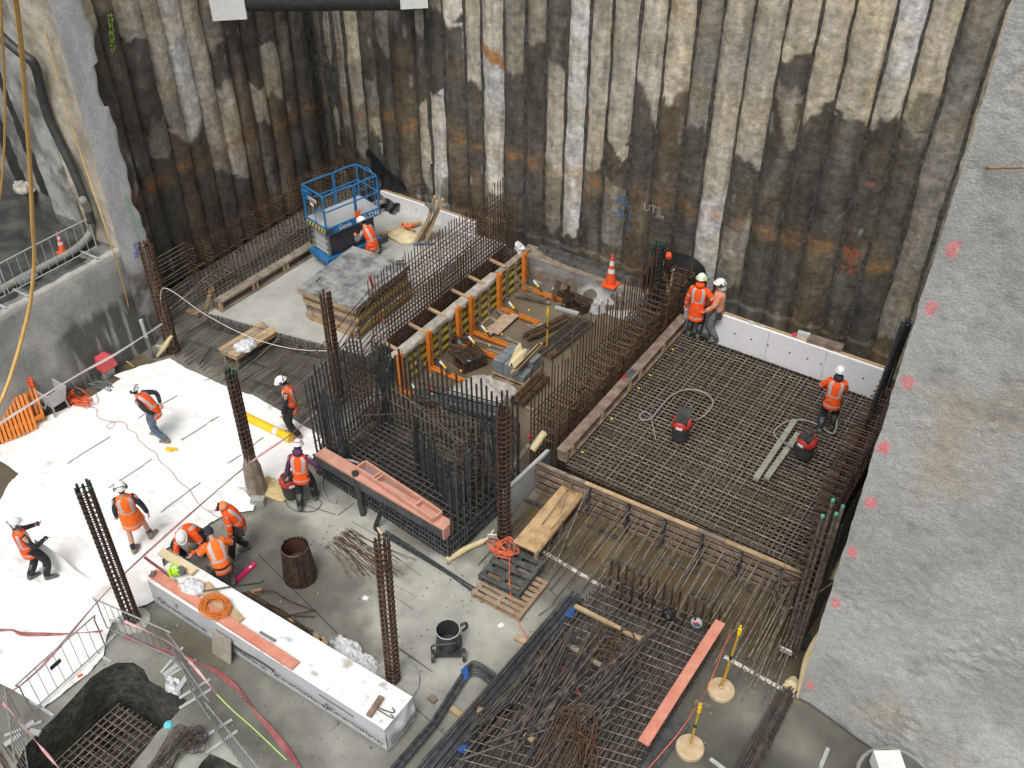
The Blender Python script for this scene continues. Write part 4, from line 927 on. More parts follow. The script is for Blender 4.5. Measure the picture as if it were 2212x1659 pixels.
crump('plastic_sheet', 'crumpled grey plastic sheet lying in the recess', 'plastic sheet', Q(17,1340,1470,0), .75, .62, .3, M['plastic'], 5, rz=.3)
tagp(MB().beam(Q(2,650,635,.06), Q(2,830,685,.06), .1, .08).build('grey_beam', M['light']), 'short light grey beam lying before the stirrup heaps', 'beam')
for a, b, l in (((270,870),(380,920),'short timber offcut near the scrap boards and bars'),((430,770),(490,800),'small timber offcut on the brown floor by the orange stand'),((120,960),(290,1010),'long thin timber lath between the orange brace feet'),((420,1410),(480,1430),'small offcut at the end of the rusty bar bundle')):
    tagp(MB().beam(Q(2,*a,.03), Q(2,*b,.03), .08, .05).build('timber_offcut', M['greywood']), l, 'timber offcut')
sc = thing('scrap_boards', 'splintered pink brown boards lying between two orange braces', 'scrap boards', Q(17,1500,640,0))
for a, b, w in (((1370,800),(1600,560),.2),((1460,780),(1700,560),.22),((1500,540),(1560,520),.3),((1560,620),(1720,560),.12),((1400,740),(1480,690),.25)):
    MB().beam(Q(17,*a,.05+rnd(0,.08)), Q(17,*b,.06+rnd(0,.08)), w, .025).build('board', M['brownwood'] if rnd(0,1)<.3 else mat('raw_board', (.36,.25,.18), .8, .2, 6, 0, col2=(.5,.36,.27)), sc)
tagp(MB().beam(Q(17,695,1420,.05), Q(17,765,1385,.06), .13, .04).build('red_plate', M['paint_red']), 'small bright red plate lying by the black upright bars', 'plate')
# pallet with grey blocks
def pallet(name, label, c, w, d, rz, m, n=7, h=.12, grp=None, cat='pallet', gap=.35):
    t = thing(name, label, cat, c, grp, rz)
    for i in range(n):
        MB().box((0, lerp(-d/2+.05, d/2-.05, i/(n-1)), h+.01), (w, d/n*(1-gap), .02)).build('deck_board', m, t, local=True)
    for s_ in (-1,0,1):
        MB().box((s_*(w/2-.05), 0, h/2+.01), (.09, d, h-.02)).build('stringer', m, t, local=True)
        MB().box((0, s_*(d/2-.06), .005), (w, .1, .01)).build('bottom_board', m, t, local=True)
    return t
pc = Q(17,1720,1240,0)
pallet('pallet', 'pallet under the grey blocks in the recess', pc, 1.0, .95, .02, M['opallet'], 6)
for ix in range(3):
    for iy in range(2):
        for iz in range(2):
            if iz == 1 and iy == 0 and ix == 2: continue
            o = MB().box(pc+V((-.32+ix*.32, -.22+iy*.44, .24+iz*.2)), (.3,.42,.18)).build('concrete_block', M['block']); tagp(o, ('grey block in the %s layer of the pallet stack, %s of the %s row' % (('lower','upper')[iz], ('left','middle','right')[ix], ('near','far')[iy])), 'concrete block', 'grey blocks on the recess pallet')
for i in range(3):
    tagp(MB().beam(Q(17,1655+i*28,1240-i*16,.62+.0*i), Q(17,1960+i*22,925-i*12,.62), .07, .09).build('timber_beam', M['wood']), ('left','middle','right')[i]+' of the three pale timbers laid across the grey blocks', 'timber beam', 'timbers laid across the grey blocks')
def fl(u, v):
    a = Q(17,1740,900,.95).lerp(Q(17,1830,990,.8), u); b = Q(17,1620,1130,.6).lerp(Q(17,1700,1170,.6), u); p = a.lerp(b, v); return p+V((0,0,.08*math.sin(u*9+v*4)))
tagp(grid_mesh('cream_sheet', 10, 10, fl, None, M['cream']), 'cream membrane scrap folded on the grey block stack', 'membrane scrap')
# yellow / orange stands with a weighted base
def stand(loc, h, label, lean=(0,0), base=.26, m='yel', bm='wood', bh=.1):
    t = thing('marker_stand', label, 'marker stand', loc, 'marker stands'); L = V(loc)
    mb = MB(); n = 20
    mb.rings([[L+V((math.cos(2*math.pi*i/n)*r, math.sin(2*math.pi*i/n)*r, z)) for i in range(n)] for r, z in ((base*.94,0),(base,.02),(base,bh),(base*.93,bh+.02),(.05,bh+.03),(.045,bh+.09)) ])
    mb.build('weighted_base', mat('stand_base_'+bm, (.5,.36,.2), .7, .15, 6, .1, col2=(.62,.5,.35)) if bm == 'wood' else mat('stand_base_o', (.75,.4,.12), .6, .1, 6), t)
    top = L+V((lean[0],lean[1],h))
    MB().cyl(L+V((0,0,bh)), L.lerp(top,.55), .026, 8).build('lower_pole', mat('ochre', (.55,.33,.03), .5, .15, 8), t); MB().cyl(L.lerp(top,.54), top-V((0,0,.22)), .02, 8).build('upper_pole', MATS['ochre'], t)
    MB().cyl(L.lerp(top,.52), L.lerp(top,.57), .034, 8).build('collar', M['dark'], t); mb = MB().cyl(top-V((0,0,.24)), top-V((0,0,.08)), .035, 8).cyl(top-V((0,0,.1)), top, .02, 8); mb.build('hook_head', M['yel'], t)
    return t
stand(Q(2,585,965,0), 1.4, 'orange pole on a round orange base standing in the recess', base=.27, bm='o', bh=.05)
stand(Q(11,660,1075,0), 2.0, 'yellow pole on a round tan base next to the salmon plank', (.08,.05))
stand(Q(11,420,1520,0), 1.45, 'yellow pole on a notched tan base nearest the bottom of the photo', (.03,0))
# ================================================================ LIFT SLAB
# stack of form panels
PC = (-16.15, 16.85)
for i in range(6):
    z = .5 + i*.175; wob = rnd(-.06,.06); t = thing('form_panel', ['lowest','second','third','fourth','fifth','top'][i]+' form panel of the stack on the lift slab', 'form panel', (PC[0]+wob, PC[1]+rnd(-.05,.05), z), 'stacked form panels', rnd(-.03,.03)+.03)
    w, d = (1.85, 2.35) if i < 5 else (1.95, 2.5)
    MB().box((0,0,.155), (w, d, .02)).build('plywood_face', M['formtop'] if i == 5 else M['greywood'], t, local=True)
    for k in (-1,1):
        MB().box((k*(w/2-.04), 0, .07), (.07, d-.04, .14)).build('side_rail', M['yellow'] if k > 0 and i in (1,3) else M['brownwood'] if k > 0 else M['wood'], t, local=True); MB().box((0, k*(d/2-.04), .07), (w-.16, .07, .14)).build('end_rail', M['wood'] if i != 2 else M['brownwood'], t, local=True)
    for k in range(5): MB().box((0, -d/2+.35+k*.42, .06), (w-.16, .06, .1)).build('cross_rib', M['brownwood'], t, local=True)
    for k in (-1,1): MB().tube(rrect(.07,.07,.02,'xz'), .008, 4, True).build('clip', M['steel'], t, local=True).location = (k*.7, -d/2-.02, .07)
for x, y, r_ in ((-16.7,16.0,.8),(-15.45,17.95,-.2)): tagp(MB().box((x,y,1.68), (.03,.24,.02), r_-.6).build('steel_strip', M['black']), 'thin black steel strip lying on the top form panel %s' % ('near its front corner' if y < 17 else 'near its back corner'), 'steel strip')
tagp(MB().beam(Q(1,955,1025,2.0), Q(1,1000,1180,1.25), .07, .03).build('red_prop', M['paint_red']), 'red steel prop head leaning on the form panel stack', 'prop')
pr = thing('prop_pile', 'red and yellow props lying between the form panels and the curtain', 'prop pile', Q(1,1050,1250,.6))
for a, b, m_, r_ in (((1010,1220,.9),(1110,1150,.9),'paint_red',.04),((1030,1290,.8),(1130,1200,.8),'paint_red',.04),((870,1330,1.0),(1080,1150,1.0),'yel',.02),((860,1420,.8),(1140,1130,1.0),'brownwood',.035),((1040,1330,.7),(1070,1380,.6),'paint_red',.03)):
    MB().cyl(Q(1,*a), Q(1,*b), r_, 8).build('prop_tube', M[m_], pr)
# slotted timber box beam (left of the slab)
def boxbeam(label, a, b, w=.28, h=.3):
    a, b = V(a), V(b); d = (b-a).normalized(); s_ = V((d.y,-d.x,0)); t = thing('timber_box_beam', label, 'timber beam', a, 'slotted timber box beams')
    up = V((0,0,1))
    MB().beam(a+up*h, b+up*h, w, .05).build('top_board', M['greywood'], t); MB().beam(a+up*.03, b+up*.03, w, .05).build('bottom_board', M['greywood'], t)
    MB().beam(a+up*h/2-s_*w*.25, b+up*h/2-s_*w*.25, .05, h-.08).build('web_board', M['brownwood'], t)
    L = (b-a).length; k = 0
    while k < L:
        for off in (0, .14) if k else (0,): MB().box(a+d*(k+off+.03)+up*h/2+s_*w*.3, (.09 if not k else .06,.09,h-.06), math.atan2(d.y,d.x)).build('spacer_block', M['wood'], t)
        k += 1.2
    return t
boxbeam('slotted timber box beam along the left edge of the lift slab', (-19.27,14.6,.5), (-19.15,18.3,.5)); boxbeam('slotted timber box beam behind the lift at the black membrane', (-19.2,19.9,.5), (-19.1,21.5,.5))
# props standing bundle with wires
pp = thing('timber_props', 'bunch of pale timber props standing against the foam with hanging wires', 'timber prop', Q(1,1400,700,.5))
for a, b in (((1310,765,.5),(1470,470,1.9)),((1345,750,.5),(1430,540,1.5)),((1390,760,.5),(1520,430,2.0)),((1370,730,.5),(1460,410,2.0)),((1400,690,.5),(1480,520,1.6))): MB().beam(Q(1,*a), Q(1,*b), .09, .09).build('prop_timber', M['wood'], pp)
for i in range(5): MB().cyl(Q(1,1380+i*18,480+i*22,1.7), Q(1,1425+i*3,160,3.9), .006, 4).build('wire', M['black'], pp)
for i in range(3): MB().box(Q(1,1410+25*i,475+20*i,1.8), (.2,.12,.06), i).build('clamp', M['steel'], pp)
tagp(MB().beam(Q(1,1040,710,.56), Q(1,1350,610,.62), .13, .07).build('timber_beam', M['wood']), 'pale timber beam lying on the slab towards the standing props', 'timber beam')
tagp(MB().beam(Q(1,1240,640,.56), Q(1,1300,680,.56), .1, .05).build('timber_offcut', M['wood']), 'short timber offcut under the longer beam at the foam boards', 'timber offcut')
crump('cream_sheet', 'crumpled cream sheet on the slab at the foot of the timber props', 'membrane scrap', Q(1,1220,730,.5), .5, .32, .2, M['cream'], 31)
tagp(MB().beam(Q(1,1290,780,.53), Q(1,1460,775,.53), .1, .04).build('blue_bar', mat('dusty_blue', (.1,.14,.22), .6, .2)), 'flat blue grey bar on the slab in front of the timber props', 'bar')
tb = MB(); 
for i in range(5): tb.ellip(Q(1,1210+i*20,630+(i%2)*18,.62), (.06,.06,.07), 6, 4)
tagp(tb.build('orange_net', M['orange']), 'bit of orange netting behind the timber beam on the slab', 'netting')
# scissor lift
lf = thing('scissor_lift', 'blue scissor lift with raised railings standing on the pale slab', 'scissor lift', (-18.15, 18.75, .5), None, R(-14))
LW, LL = 1.05, 2.0
ch = MB().box((0,0,.32), (LW, LL, .3)).box((0,-LL/2-.05,.42), (LW, .12, .14)).build('chassis', M['blue'], lf, local=True)
MB().box((0,.15,.5), (LW*.8, LL*.75, .1)).build('chassis_deck', M['dark'], lf, local=True)
for sx in (-1,1):
    for sy in (-1,1):
        wv = MB().cyl((sx*(LW/2-.04),sy*.72,.19), (sx*(LW/2+.1),sy*.72,.19), .19, 20).build('wheel', M['dark'], lf, local=True); MB().cyl((sx*(LW/2+.09),sy*.72,.19), (sx*(LW/2+.115),sy*.72,.19), .11, 14).build('rim', M['light'], wv, local=True)
for k in range(4):
    z0, z1 = .55+k*.19, .74+k*.19
    for sx in (-.36,.36):
        MB().beam((sx,-.88,z0), (sx,.88,z1), .05, .09).build('scissor_arm', M['dark'], lf, local=True); MB().beam((sx*.82,.88,z0), (sx*.82,-.88,z1), .05, .09).build('scissor_arm', M['dark'], lf, local=True)
    MB().cyl((-.4,-.9,z0), (.4,-.9,z0), .045, 8).build('cross_tube', M['light'], lf, local=True); MB().cyl((-.4,-.9,z0+.1), (.4,-.9,z0+.1), .035, 8).build('cross_tube', M['light'], lf, local=True)
    for sx in (-.38,.38):
        MB().cyl((sx-.03,-.93,z0), (sx+.03,-.93,z0), .07, 8).build('pivot', M['steel'], lf, local=True)
MB().box((.4,0,.95), (.03,1.7,.72)).build('side_guard', M['muff'], lf, local=True)
pz = 1.38
MB().box((0,0,pz), (LW+.1, LL+.1, .22)).build('platform_frame', M['blue'], lf, local=True); MB().box((0,0,pz+.115), (LW, LL, .02)).build('platform_floor', M['light'], lf, local=True)
kb = MB()
for i in range(6): kb.box((-.42+i*.165,-LL/2-.056,pz), (.07,.008,.12), Matrix.Rotation(.6,3,'Y'))
MB().box((0,-LL/2-.052,pz), (1.0,.006,.13)).build('warning_plate', M['yel'], lf, local=True); kb.build('warning_stripe', M['ink'], lf, local=True)
rx, ry = LW/2+.03, LL/2+.03
def rail(pts, r=.028, nm='guard_rail', closed=False): MB().tube(pts, r, 8, closed).build(nm, M['blue'], lf, local=True)
for sx in (-1,1):
    for k in range(2):
        y0, y1 = (-ry, 0.1) if k == 0 else (.16, ry)
        rail(smooth_path([(sx*rx,y0,pz+.1),(sx*rx,y0,pz+1.0),(sx*rx,y0+.1,pz+1.12),(sx*rx,y1-.1,pz+1.12),(sx*rx,y1,pz+1.0),(sx*rx,y1,pz+.1)],3))
        rail([(sx*rx,y0,pz+.62),(sx*rx,y1,pz+.62)], .022, 'mid_rail')
for sy in (-1,1):
    rail(smooth_path([(-rx+.03,sy*ry,pz+.1),(-rx+.03,sy*ry,pz+1.0),(-rx+.12,sy*ry,pz+1.12),(rx-.12,sy*ry,pz+1.12),(rx-.03,sy*ry,pz+1.0),(rx-.03,sy*ry,pz+.1)],3)); rail([(-rx+.03,sy*ry,pz+.62),(rx-.03,sy*ry,pz+.62)], .022, 'mid_rail')
rail([(0,-ry,pz+.1),(0,-ry,pz+.62)], .016, 'mid_post')
rail(smooth_path([(-.1,ry,pz+.1),(-.1,ry,pz+1.0),(0,ry,pz+1.2),(.25,ry,pz+1.2),(.35,ry,pz+1.0),(.35,ry,pz+.1)],3), .016, 'gate_rail')
sg = MB().box((-.05,-ry-.03,pz+.78), (.5,.012,.32)).build('company_sign', M['ink'], lf, local=True); MB().box((0.0,-ry-.037,pz+.86), (.46,.004,.11)).build('sign_band', M['white'], sg, local=True); MB().box((-.05,-ry-.037,pz+.7), (.2,.004,.1)).build('sign_sticker', M['white'], sg, local=True)
def text(s, name, parent, loc, rot, size, m, ext=.002, local=True, align='CENTER', shear=0):
    c = bpy.data.curves.new(name, 'FONT'); c.body = s; c.size = size; c.extrude = ext; c.align_x = align; c.align_y = 'CENTER'; c.materials.append(m); c.shear = shear
    o = bpy.data.objects.new(name, c); COL.objects.link(o); o.location = loc; o.rotation_euler = rot
    if parent is not None: o.parent = parent
    return o
text('Hirepool', 'lettering', sg, (0,-ry-.045,pz+.86), (R(90),0,0), .11, M['paint_red'])
text('Genie', 'lettering', lf, (LW/2+.06,-.35,pz+.0), (R(90),0,R(90)), .2, M['white']); text('GS-3246', 'lettering', lf, (LW/2+.06,.6,pz+.0), (R(90),0,R(90)), .22, M['white'])
MB().box((LW/2+.056,-.95,pz), (.008,.3,.14)).build('side_label', M['ink'], lf, local=True); MB().box((LW/2+.07,.15,pz+.18), (.01,.2,.28)).build('warning_sticker', M['orange2'], lf, local=True)
MB().box((LW/2+.056,1.0,.38), (.008,.5,.2)).build('chassis_label', M['ink'], lf, local=True)
MB().box((-.35,-LL/2-.02,pz+.9), (.25,.2,.25)).build('control_box', M['blue'], lf, local=True)
lf.scale = (.9,.9,1.0)
# bench with bag
bt = thing('trestle_bench', 'worn timber trestle bench standing on the starter bars', 'bench', (-17.6, 14.1, 0))
for i in range(4):
    x = -17.93+i*.17; MB().beam((x+.0,13.35+rnd(-.03,.03),.5), (x+.1,14.85+rnd(-.03,.03),.5), .155, .03).build('top_plank', M['wood'] if i != 1 else M['greywood'], bt)
for x, y in ((-17.9,13.45),(-17.45,13.45),(-17.8,14.75),(-17.35,14.75),(-17.7,14.1)): MB().beam((x,y,.02), (x,y,.48), .07, .07).build('leg', M['greywood'], bt)
MB().beam((-17.95,13.38,.43),(-17.35,13.38,.43),.04,.09).build('apron', M['wood'], bt); MB().beam((-17.9,14.82,.43),(-17.3,14.82,.43),.04,.09).build('apron', M['wood'], bt)
MB().beam((-17.38,13.4,.43),(-17.28,14.8,.43),.04,.09).build('apron', M['wood'], bt)
crump('white_bag', 'white plastic bag slumped over the near end of the trestle bench', 'plastic bag', (-17.45,13.8,.52), .24, .3, .2, M['bag'], 44)
# broken timbers near column cage F
tagp(MB().beam(Q(4,640,660,.25), Q(4,690,480,.9), .2, .04).build('scrap_board', M['wood']), 'upright broken pale board among the splayed bars', 'board')
tagp(MB().beam(Q(4,500,660,.1), Q(4,590,690,.1), .15, .1).build('timber_offcut', M['wood']), 'pale timber offcut behind the tall rusty column cage', 'timber offcut')
tagp(MB().beam(Q(4,150,590,1.0), Q(4,370,500,1.0), .06, .04).build('timber_lath', M['greywood']), 'thin pale lath laid through the tall rusty column cage', 'lath')
fb = thing('stirrup_heap', 'pile of rusty stirrups leaning at the foot of the left buttress', 'stirrup heap', Q(4,260,700,0), 'heaps of loose stirrups')
for i in range(18): shape('stirrup', 'stirF', rrect(.5,.35,.05,'xy'), .01, M['brown'], Q(4,270,740-i*8,.1+i*.05), fb, True, rz=rnd(-.4,.4))
# cream pipe sleeve, grey post, ledge water board
mb = MB().rings([[Q(4,270+100*t,1010-150*t,.05+.6*t)+V((math.cos(a*.628)*.09*(1.1-abs(t-.5)), math.sin(a*.628)*.09*(1.1-abs(t-.5)), 0)) for a in range(10)] for t in (0,.25,.5,.75,1)])
tagp(mb.build('cream_roll', M['cream']), 'rolled cream membrane leaning on the base of the tall rusty cage', 'membrane roll')
pst = thing('grey_post', 'short grey post with white top near the leaning cream roll', 'post', P(*D(16,1245,1240),0)); MB().cyl(P(*D(16,1240,1235),0), P(*D(16,1180,1050),1.0), .05, 10).build('post_shaft', M['block'], pst); MB().cyl(P(*D(16,1185,1070),.95), P(*D(16,1140,935),1.5), .05, 10).build('post_top', M['light'], pst)

# scattered planks and offcuts on the recess floor
RD = [((2,300,1150),(2,200,1090),.1,'grey plank lying against the block pallet'),((17,1190,850),(17,1560,960),.06,'long grey lath lying beside the middle orange foot'),((17,1400,590),(17,1480,640),.09,'short board by the feet of two orange braces'),
 ((17,1860,690),(17,1920,720),.07,'pale offcut near the lying bars'),((17,700,1280),(17,750,1240),.09,'offcut at the foot of the nearest orange brace'),((17,1290,690),(17,1390,600),.08,'board scrap along the yellow formwork foot'),((17,1530,1310),(17,1680,1370),.08,'pale batten in front of the block pallet')]
for a, b, w, l in RD: tagp(MB().beam(Q(*a, .03), Q(*b, .03), w, .035).build('plank', M['opallet' if w > .07 else 'greywood']), l, 'plank', 'planks scattered over the recess floor')
# ================================================================ PINK FORM, LOOSE BARS, RAMP, PALLETS
pf = thing('timber_form', 'long black faced form beam with pink timber top lying along the reinforcement block', 'formwork beam', (-11, 11.5, .6))
a, b = Q(5,255,800,.95), Q(5,1235,1370,.95)
MB().beam(a, b, .3, .05).build('pink_top', M['pink'], pf); MB().beam(a-V((0,0,.16)), b-V((0,0,.16)), .27, .27).build('black_face', M['black_ply'], pf)
d = (b-a).normalized(); MB().beam(b-V((0,0,.14)), b+d*.04-V((0,0,.14)), .3, .32).build('end_block', M['pink'], pf)
bx = thing('timber_box_frame', 'open pink timber box frame with three bays lying on the black faced beam', 'timber frame', Q(5,860,1090,1.0))
fa, fb_ = Q(5,575,915,1.02), Q(5,1165,1310,1.02); d = (fb_-fa).normalized(); s_ = V((d.y,-d.x,0))
for k in (-1,1): MB().beam(fa+s_*.13*k, fb_+s_*.13*k, .045, .18).build('side_board', M['pink'], bx)
L = (fb_-fa).length
for t in (0,.22,.26,.76,1): MB().beam(fa+d*L*t-s_*.11, fa+d*L*t+s_*.11, .045, .18).build('cross_board', M['pink'], bx)
MB().beam(fa-V((0,0,.08)), fb_-V((0,0,.08)), .24, .01).build('inner_face', mat('grey_film_face', (.2,.2,.22), .6, .1, 4), bx)
t = thing('black_pipe_post', 'black plastic sleeve post standing before the pink timber form', 'post', Q(5,590,1290,0))
MB().cyl(Q(5,590,1280,0), Q(5,525,955,1.05), .075, 14).cyl(Q(5,590,1280,.0), Q(5,592,1300,.0), .07, 6).build('post_shaft', M['dark'], t)
bb = thing('bent_bar_set', 'three long black bent bars lying with their hooks leaning on the pink form', 'bent bars', Q(5,700,1400,0))
for i in range(4):
    o = i*10; pts = smooth_path([Q(5,775+o*.8,1085+o*.3,1.0), Q(5,720+o,1250,.5), Q(5,672+o,1380,.06), Q(5,700+o,1420,.04), Q(8,1380+o*.8,345-o*.5,.04), Q(8,1450+o*.8,385-o*.5,.04), Q(8,1750+o*.3,562-o*.4,.04), Q(8,2150-o*2,812-o*.5,.04)], 5)
    MB().tube(pts, .016, 6).build('bent_bar', M['black'], bb)
for i in range(4): bar('straight_bar', Q(8,1395,300+i*12,.03), Q(8,2165-i*12,800-i*8,.03), .016, M['black'], bb)
MBr = thing('membrane_roll', 'thin cream membrane strip rolled along the corner of the reinforcement block', 'membrane roll', Q(5,1400,1550,0))
MB().tube(smooth_path([Q(5,1235,1635,.05), Q(5,1400,1540,.08), Q(5,1540,1475,.12), Q(5,1600,1400,.3)],4), [.07]*4+[.06]*4+[.03]*4+[.01], 8).build('roll', M['cream'], MBr)
tagp(MB().cyl(Q(5,735,1440,.02), Q(5,700,1385,.08), .045, 8, .02).build('cream_scrap', M['cream']), 'small cream scrap at the bend of the black bars', 'membrane scrap')
MB2 = thing('membrane_roll', 'rolled cream membrane lying on the low wall end behind the rusty front cage', 'membrane roll', Q(5,1900,790,.7))
MB().cyl(Q(5,1890,790,.75), Q(5,1990,650,1.0), .09, 12).build('roll', M['cream'], MB2)
# kerb of boards between recess and deck
kw = thing('kerb_boards', 'grey board faced kerb between the recess and the starter bars of the deck', 'kerb wall', (-8.9, 13.3, 0))
MB().beam(Q(5,1700,970,.85), Q(5,1870,750,.85), .1, .06).build('top_board', M['greywood'], kw); p, q = Q(5,1700,970,.42), Q(5,1870,750,.42)
MB().beam((-8.66,12.9,.4), (-8.55,14.5,.42), .08, .8).build('face_board', M['foamg'], kw); MB().box((-8.55,14.3,.42), (.1,.5,.75)).build('block_face', M['block'], kw)
# bottles and small scraps of the block area
tagp(MB().box(Q(5,1870,685,.9), (.06,.06,.06)).build('pink_cap', M['pinkplastic']), 'hot pink cap on the board kerb near the cream roll', 'cap')
# plywood ramp
rp = thing('plywood_ramp', 'stained plywood trestle platform leading from the dark pallets to the deck', 'ramp', (-7.6, 13, 0))
pA, pB, pC, pD = Q(10,720,245,.55), Q(10,885,305,.55), Q(10,500,790,.55), Q(10,325,705,.55)
mb = MB(); mb.add([pA,pB,pC,pD]+[x-V((0,0,.03)) for x in (pA,pB,pC,pD)], [(0,3,2,1),(4,5,6,7),(0,1,5,4),(1,2,6,5),(2,3,7,6),(3,0,4,7)]); mb.build('plywood_top', M['ply'], rp)
for p in (pA,pB,pC,pD, (pA+pD)/2, (pB+pC)/2):
    q = p.lerp((pA+pB+pC+pD)/4, .06); MB().beam((q.x,q.y,.01),(q.x,q.y,.52),.08,.08).build('leg', M['greywood'], rp)
MB().beam(pB.lerp(pC,.02)-V((0,0,.07)), pC-V((0,0,.07)), .04, .08).build('side_rail', M['ply'], rp)
c = Q(9,1090,300,0); pallet('pallet', 'weathered orange brown pallet lying under the smaller dark pallet', (c.x,c.y,0), 1.2, 1.1, .0, M['opallet'], 8, .13, 'pallets near the plywood ramp')
c = Q(9,1100,160,.16); pallet('pallet', 'smaller dark wet pallet lying on top of the brown pallet', (c.x,c.y,.152), 1.0, 1.0, .03, M['dpallet'], 5, .14, 'pallets near the plywood ramp')
def tangle(name, label, c, rx, ry, n, r, m, seed, h=.1):
    random.seed(seed); pts = [V(c)+V((math.cos(a:=rnd(0,6.28))*rx*rnd(.4,1), math.sin(a)*ry*rnd(.4,1), rnd(.01,h))) for _ in range(n)]
    return tagp(MB().tube(smooth_path(pts, 5), r, 5).build(name, m, smooth=True), label, 'cord')
tangle('cord_tangle', 'tangle of orange cord heaped on the dark pallet', Q(10,250,760,.34), .42, .3, 34, .009, M['cord'], 3, .12)
cord = [Q(9,1090,20,.4), Q(9,1085,150,.36), Q(9,1090,260,.33), Q(9,1115,430,.05), Q(9,1165,560,.03), Q(9,1225,650,.03), Q(9,1280,700,.12), Q(9,1340,780,.3), Q(9,1420,870,.45), Q(9,1520,890,.5), Q(9,1590,1020,.5), Q(9,1650,1150,.5), Q(9,1680,1330,.5), Q(9,1735,1450,.45), Q(9,1700,1560,.4), Q(9,1740,1700,.4)]
tagp(MB().tube(smooth_path(cord,6), .009, 5).build('extension_cord', M['cord'], smooth=True), 'thin orange cord running from the pallets over the black bars and the lying cage', 'cord')
# ---- bundles of black bars in front
t1 = bundle('rebar_bundle', 'long bundle of black bars with blue tape running out of the bottom of the photo', Q(10,765,1200,.1), Q(9,430,1760,.06), 34, .34, .12, .017, M['wet'], spread=.5)
for a in ((745,1215),): 
    for i in range(9): p, q = Q(10,735+i*9,1195+i*3,.2), Q(10,700+i*9,1270+i*3,.2); MB().cyl(p, q, .02, 6).build('blue_tape', M['tapeblue'], t1)
for i in range(8): MB().cyl(Q(9,735+i*8,1480+i*3,.2), Q(9,690+i*8,1530+i*4,.2), .02, 6).build('blue_tape', M['tapeblue'], t1)
bundle('rebar_bundle', 'thin black bars tied along the left edge of the lying cage', Q(10,830,1215,.1), Q(9,760,1659,.08), 12, .2, .08, .014, M['wet'], spread=.3)
t2 = thing('rebar_bundle', 'bundle of thick black bent bars with blue tape at their elbows', 'rebar bundle', Q(9,760,860,.1))
for i in range(12):
    r_, c_ = i % 6, i//6; off = r_*17; z = .08+c_*.05
    pts = smooth_path([Q(9,975-r_*8+c_*5,930+off+c_*10,z), Q(9,880-r_*4,865+off*1.1,z), Q(9,810-r_*2,835+off*1.25,z), Q(9,765+r_*3,865+off*.95,z), Q(9,730+r_*4,910+off*.8,z)], 4)
    pts += [Q(9,480+r_*10,1300+off*.3,z), Q(9,150+r_*14,1680+off*.2,z)]
    o = MB().tube(pts, .0155, 6).build('bent_bar', M['wet'], t2)
    if c_: MB().cyl(Q(9,765+r_*3-8,865+off*.95+8,z), Q(9,730+r_*4-12,915+off*.8,z), .029, 8).build('blue_tape', M['tapeblue'], o)
for k, (a, b, l) in enumerate((((635,1200),(760,1290),'pale timber bearer under the bundles of black bars'),((470,1110),(515,1150),'short greenish timber offcut left of the bent bars'),((1130,655),(1275,715),'brown timber bearer end sticking out left of the straight black bars'),((840,1215),(880,1225),'small pale offcut lying on the straight black bars'))):
    tagp(MB().beam(Q(9,*a,.04 if k < 3 else .26), Q(9,*b,.04 if k < 3 else .26), .11, .07).build('timber_bearer', M['wood' if k != 1 else 'greywood']), l, 'timber bearer')
# ---- the big lying cage
lc = thing('lying_cage', 'large flat prefabricated reinforcement cage lying in front with upright stubs at its far end', 'rebar cage', (-4.8, 10.5, 0))
def LCp(u, v, z): # u across, v from far (0) to near (1)
    a = V((-5.75,12.35,z)).lerp(V((-3.3,12.45,z)), u); b = V((-5.9,6.7,z)).lerp(V((-3.35,7.6,z)), u); return a.lerp(b, v)
segs = []
for z, k in ((.5,26),(.1,22)):
    for i in range(k): segs.append((LCp(i/(k-1), rnd(0,.03), z), LCp(i/(k-1)+rnd(-.01,.01), 1, z)))
bars(lc, 'long_bar', segs, .017, M['mid'])
bars(lc, 'cross_bar', [(LCp(-.02, .03+i*.036, .525), LCp(1.03, .03+i*.036, .525)) for i in range(27)] + [(LCp(-.02, .03+i*.036, .08), LCp(1.03, .03+i*.036, .08)) for i in range(27)], .0085, M['dust'])
segs = []
for i in range(15): segs.append((LCp(.02+i*.068, .0, .05), LCp(.02+i*.068, .0, .9+rnd(-.08,.06))))
for i in range(9): segs.append((LCp(.2+i*.09, .07, .05), LCp(.2+i*.09, .07, .9+rnd(-.15,.08))))
bars(lc, 'upright_stub', segs, .027, M['rust'])
segs = []
for i in range(48): segs.append((LCp(-.015, .02+i*.02, .04), LCp(-.015, .02+i*.02, .56))); segs.append((LCp(1.02, .02+i*.02, .04), LCp(1.02, .02+i*.02, .56)))
bars(lc, 'side_link', segs, .009, M['mid'])
bars(lc, 'inner_link', [(LCp(u, v, .08), LCp(u+rnd(-.01,.01), v, .54)) for u in (.12,.25,.4,.55,.7,.85) for v in [.04+.06*k for k in range(15)]], .008, M['rust'])
bars(lc, 'thick_bar', [(LCp(u, .05, .47), LCp(u-.01, 1, .47)) for u in (.82,.86,.9,.94,.98,.72,.78)], .03, M['mid'])
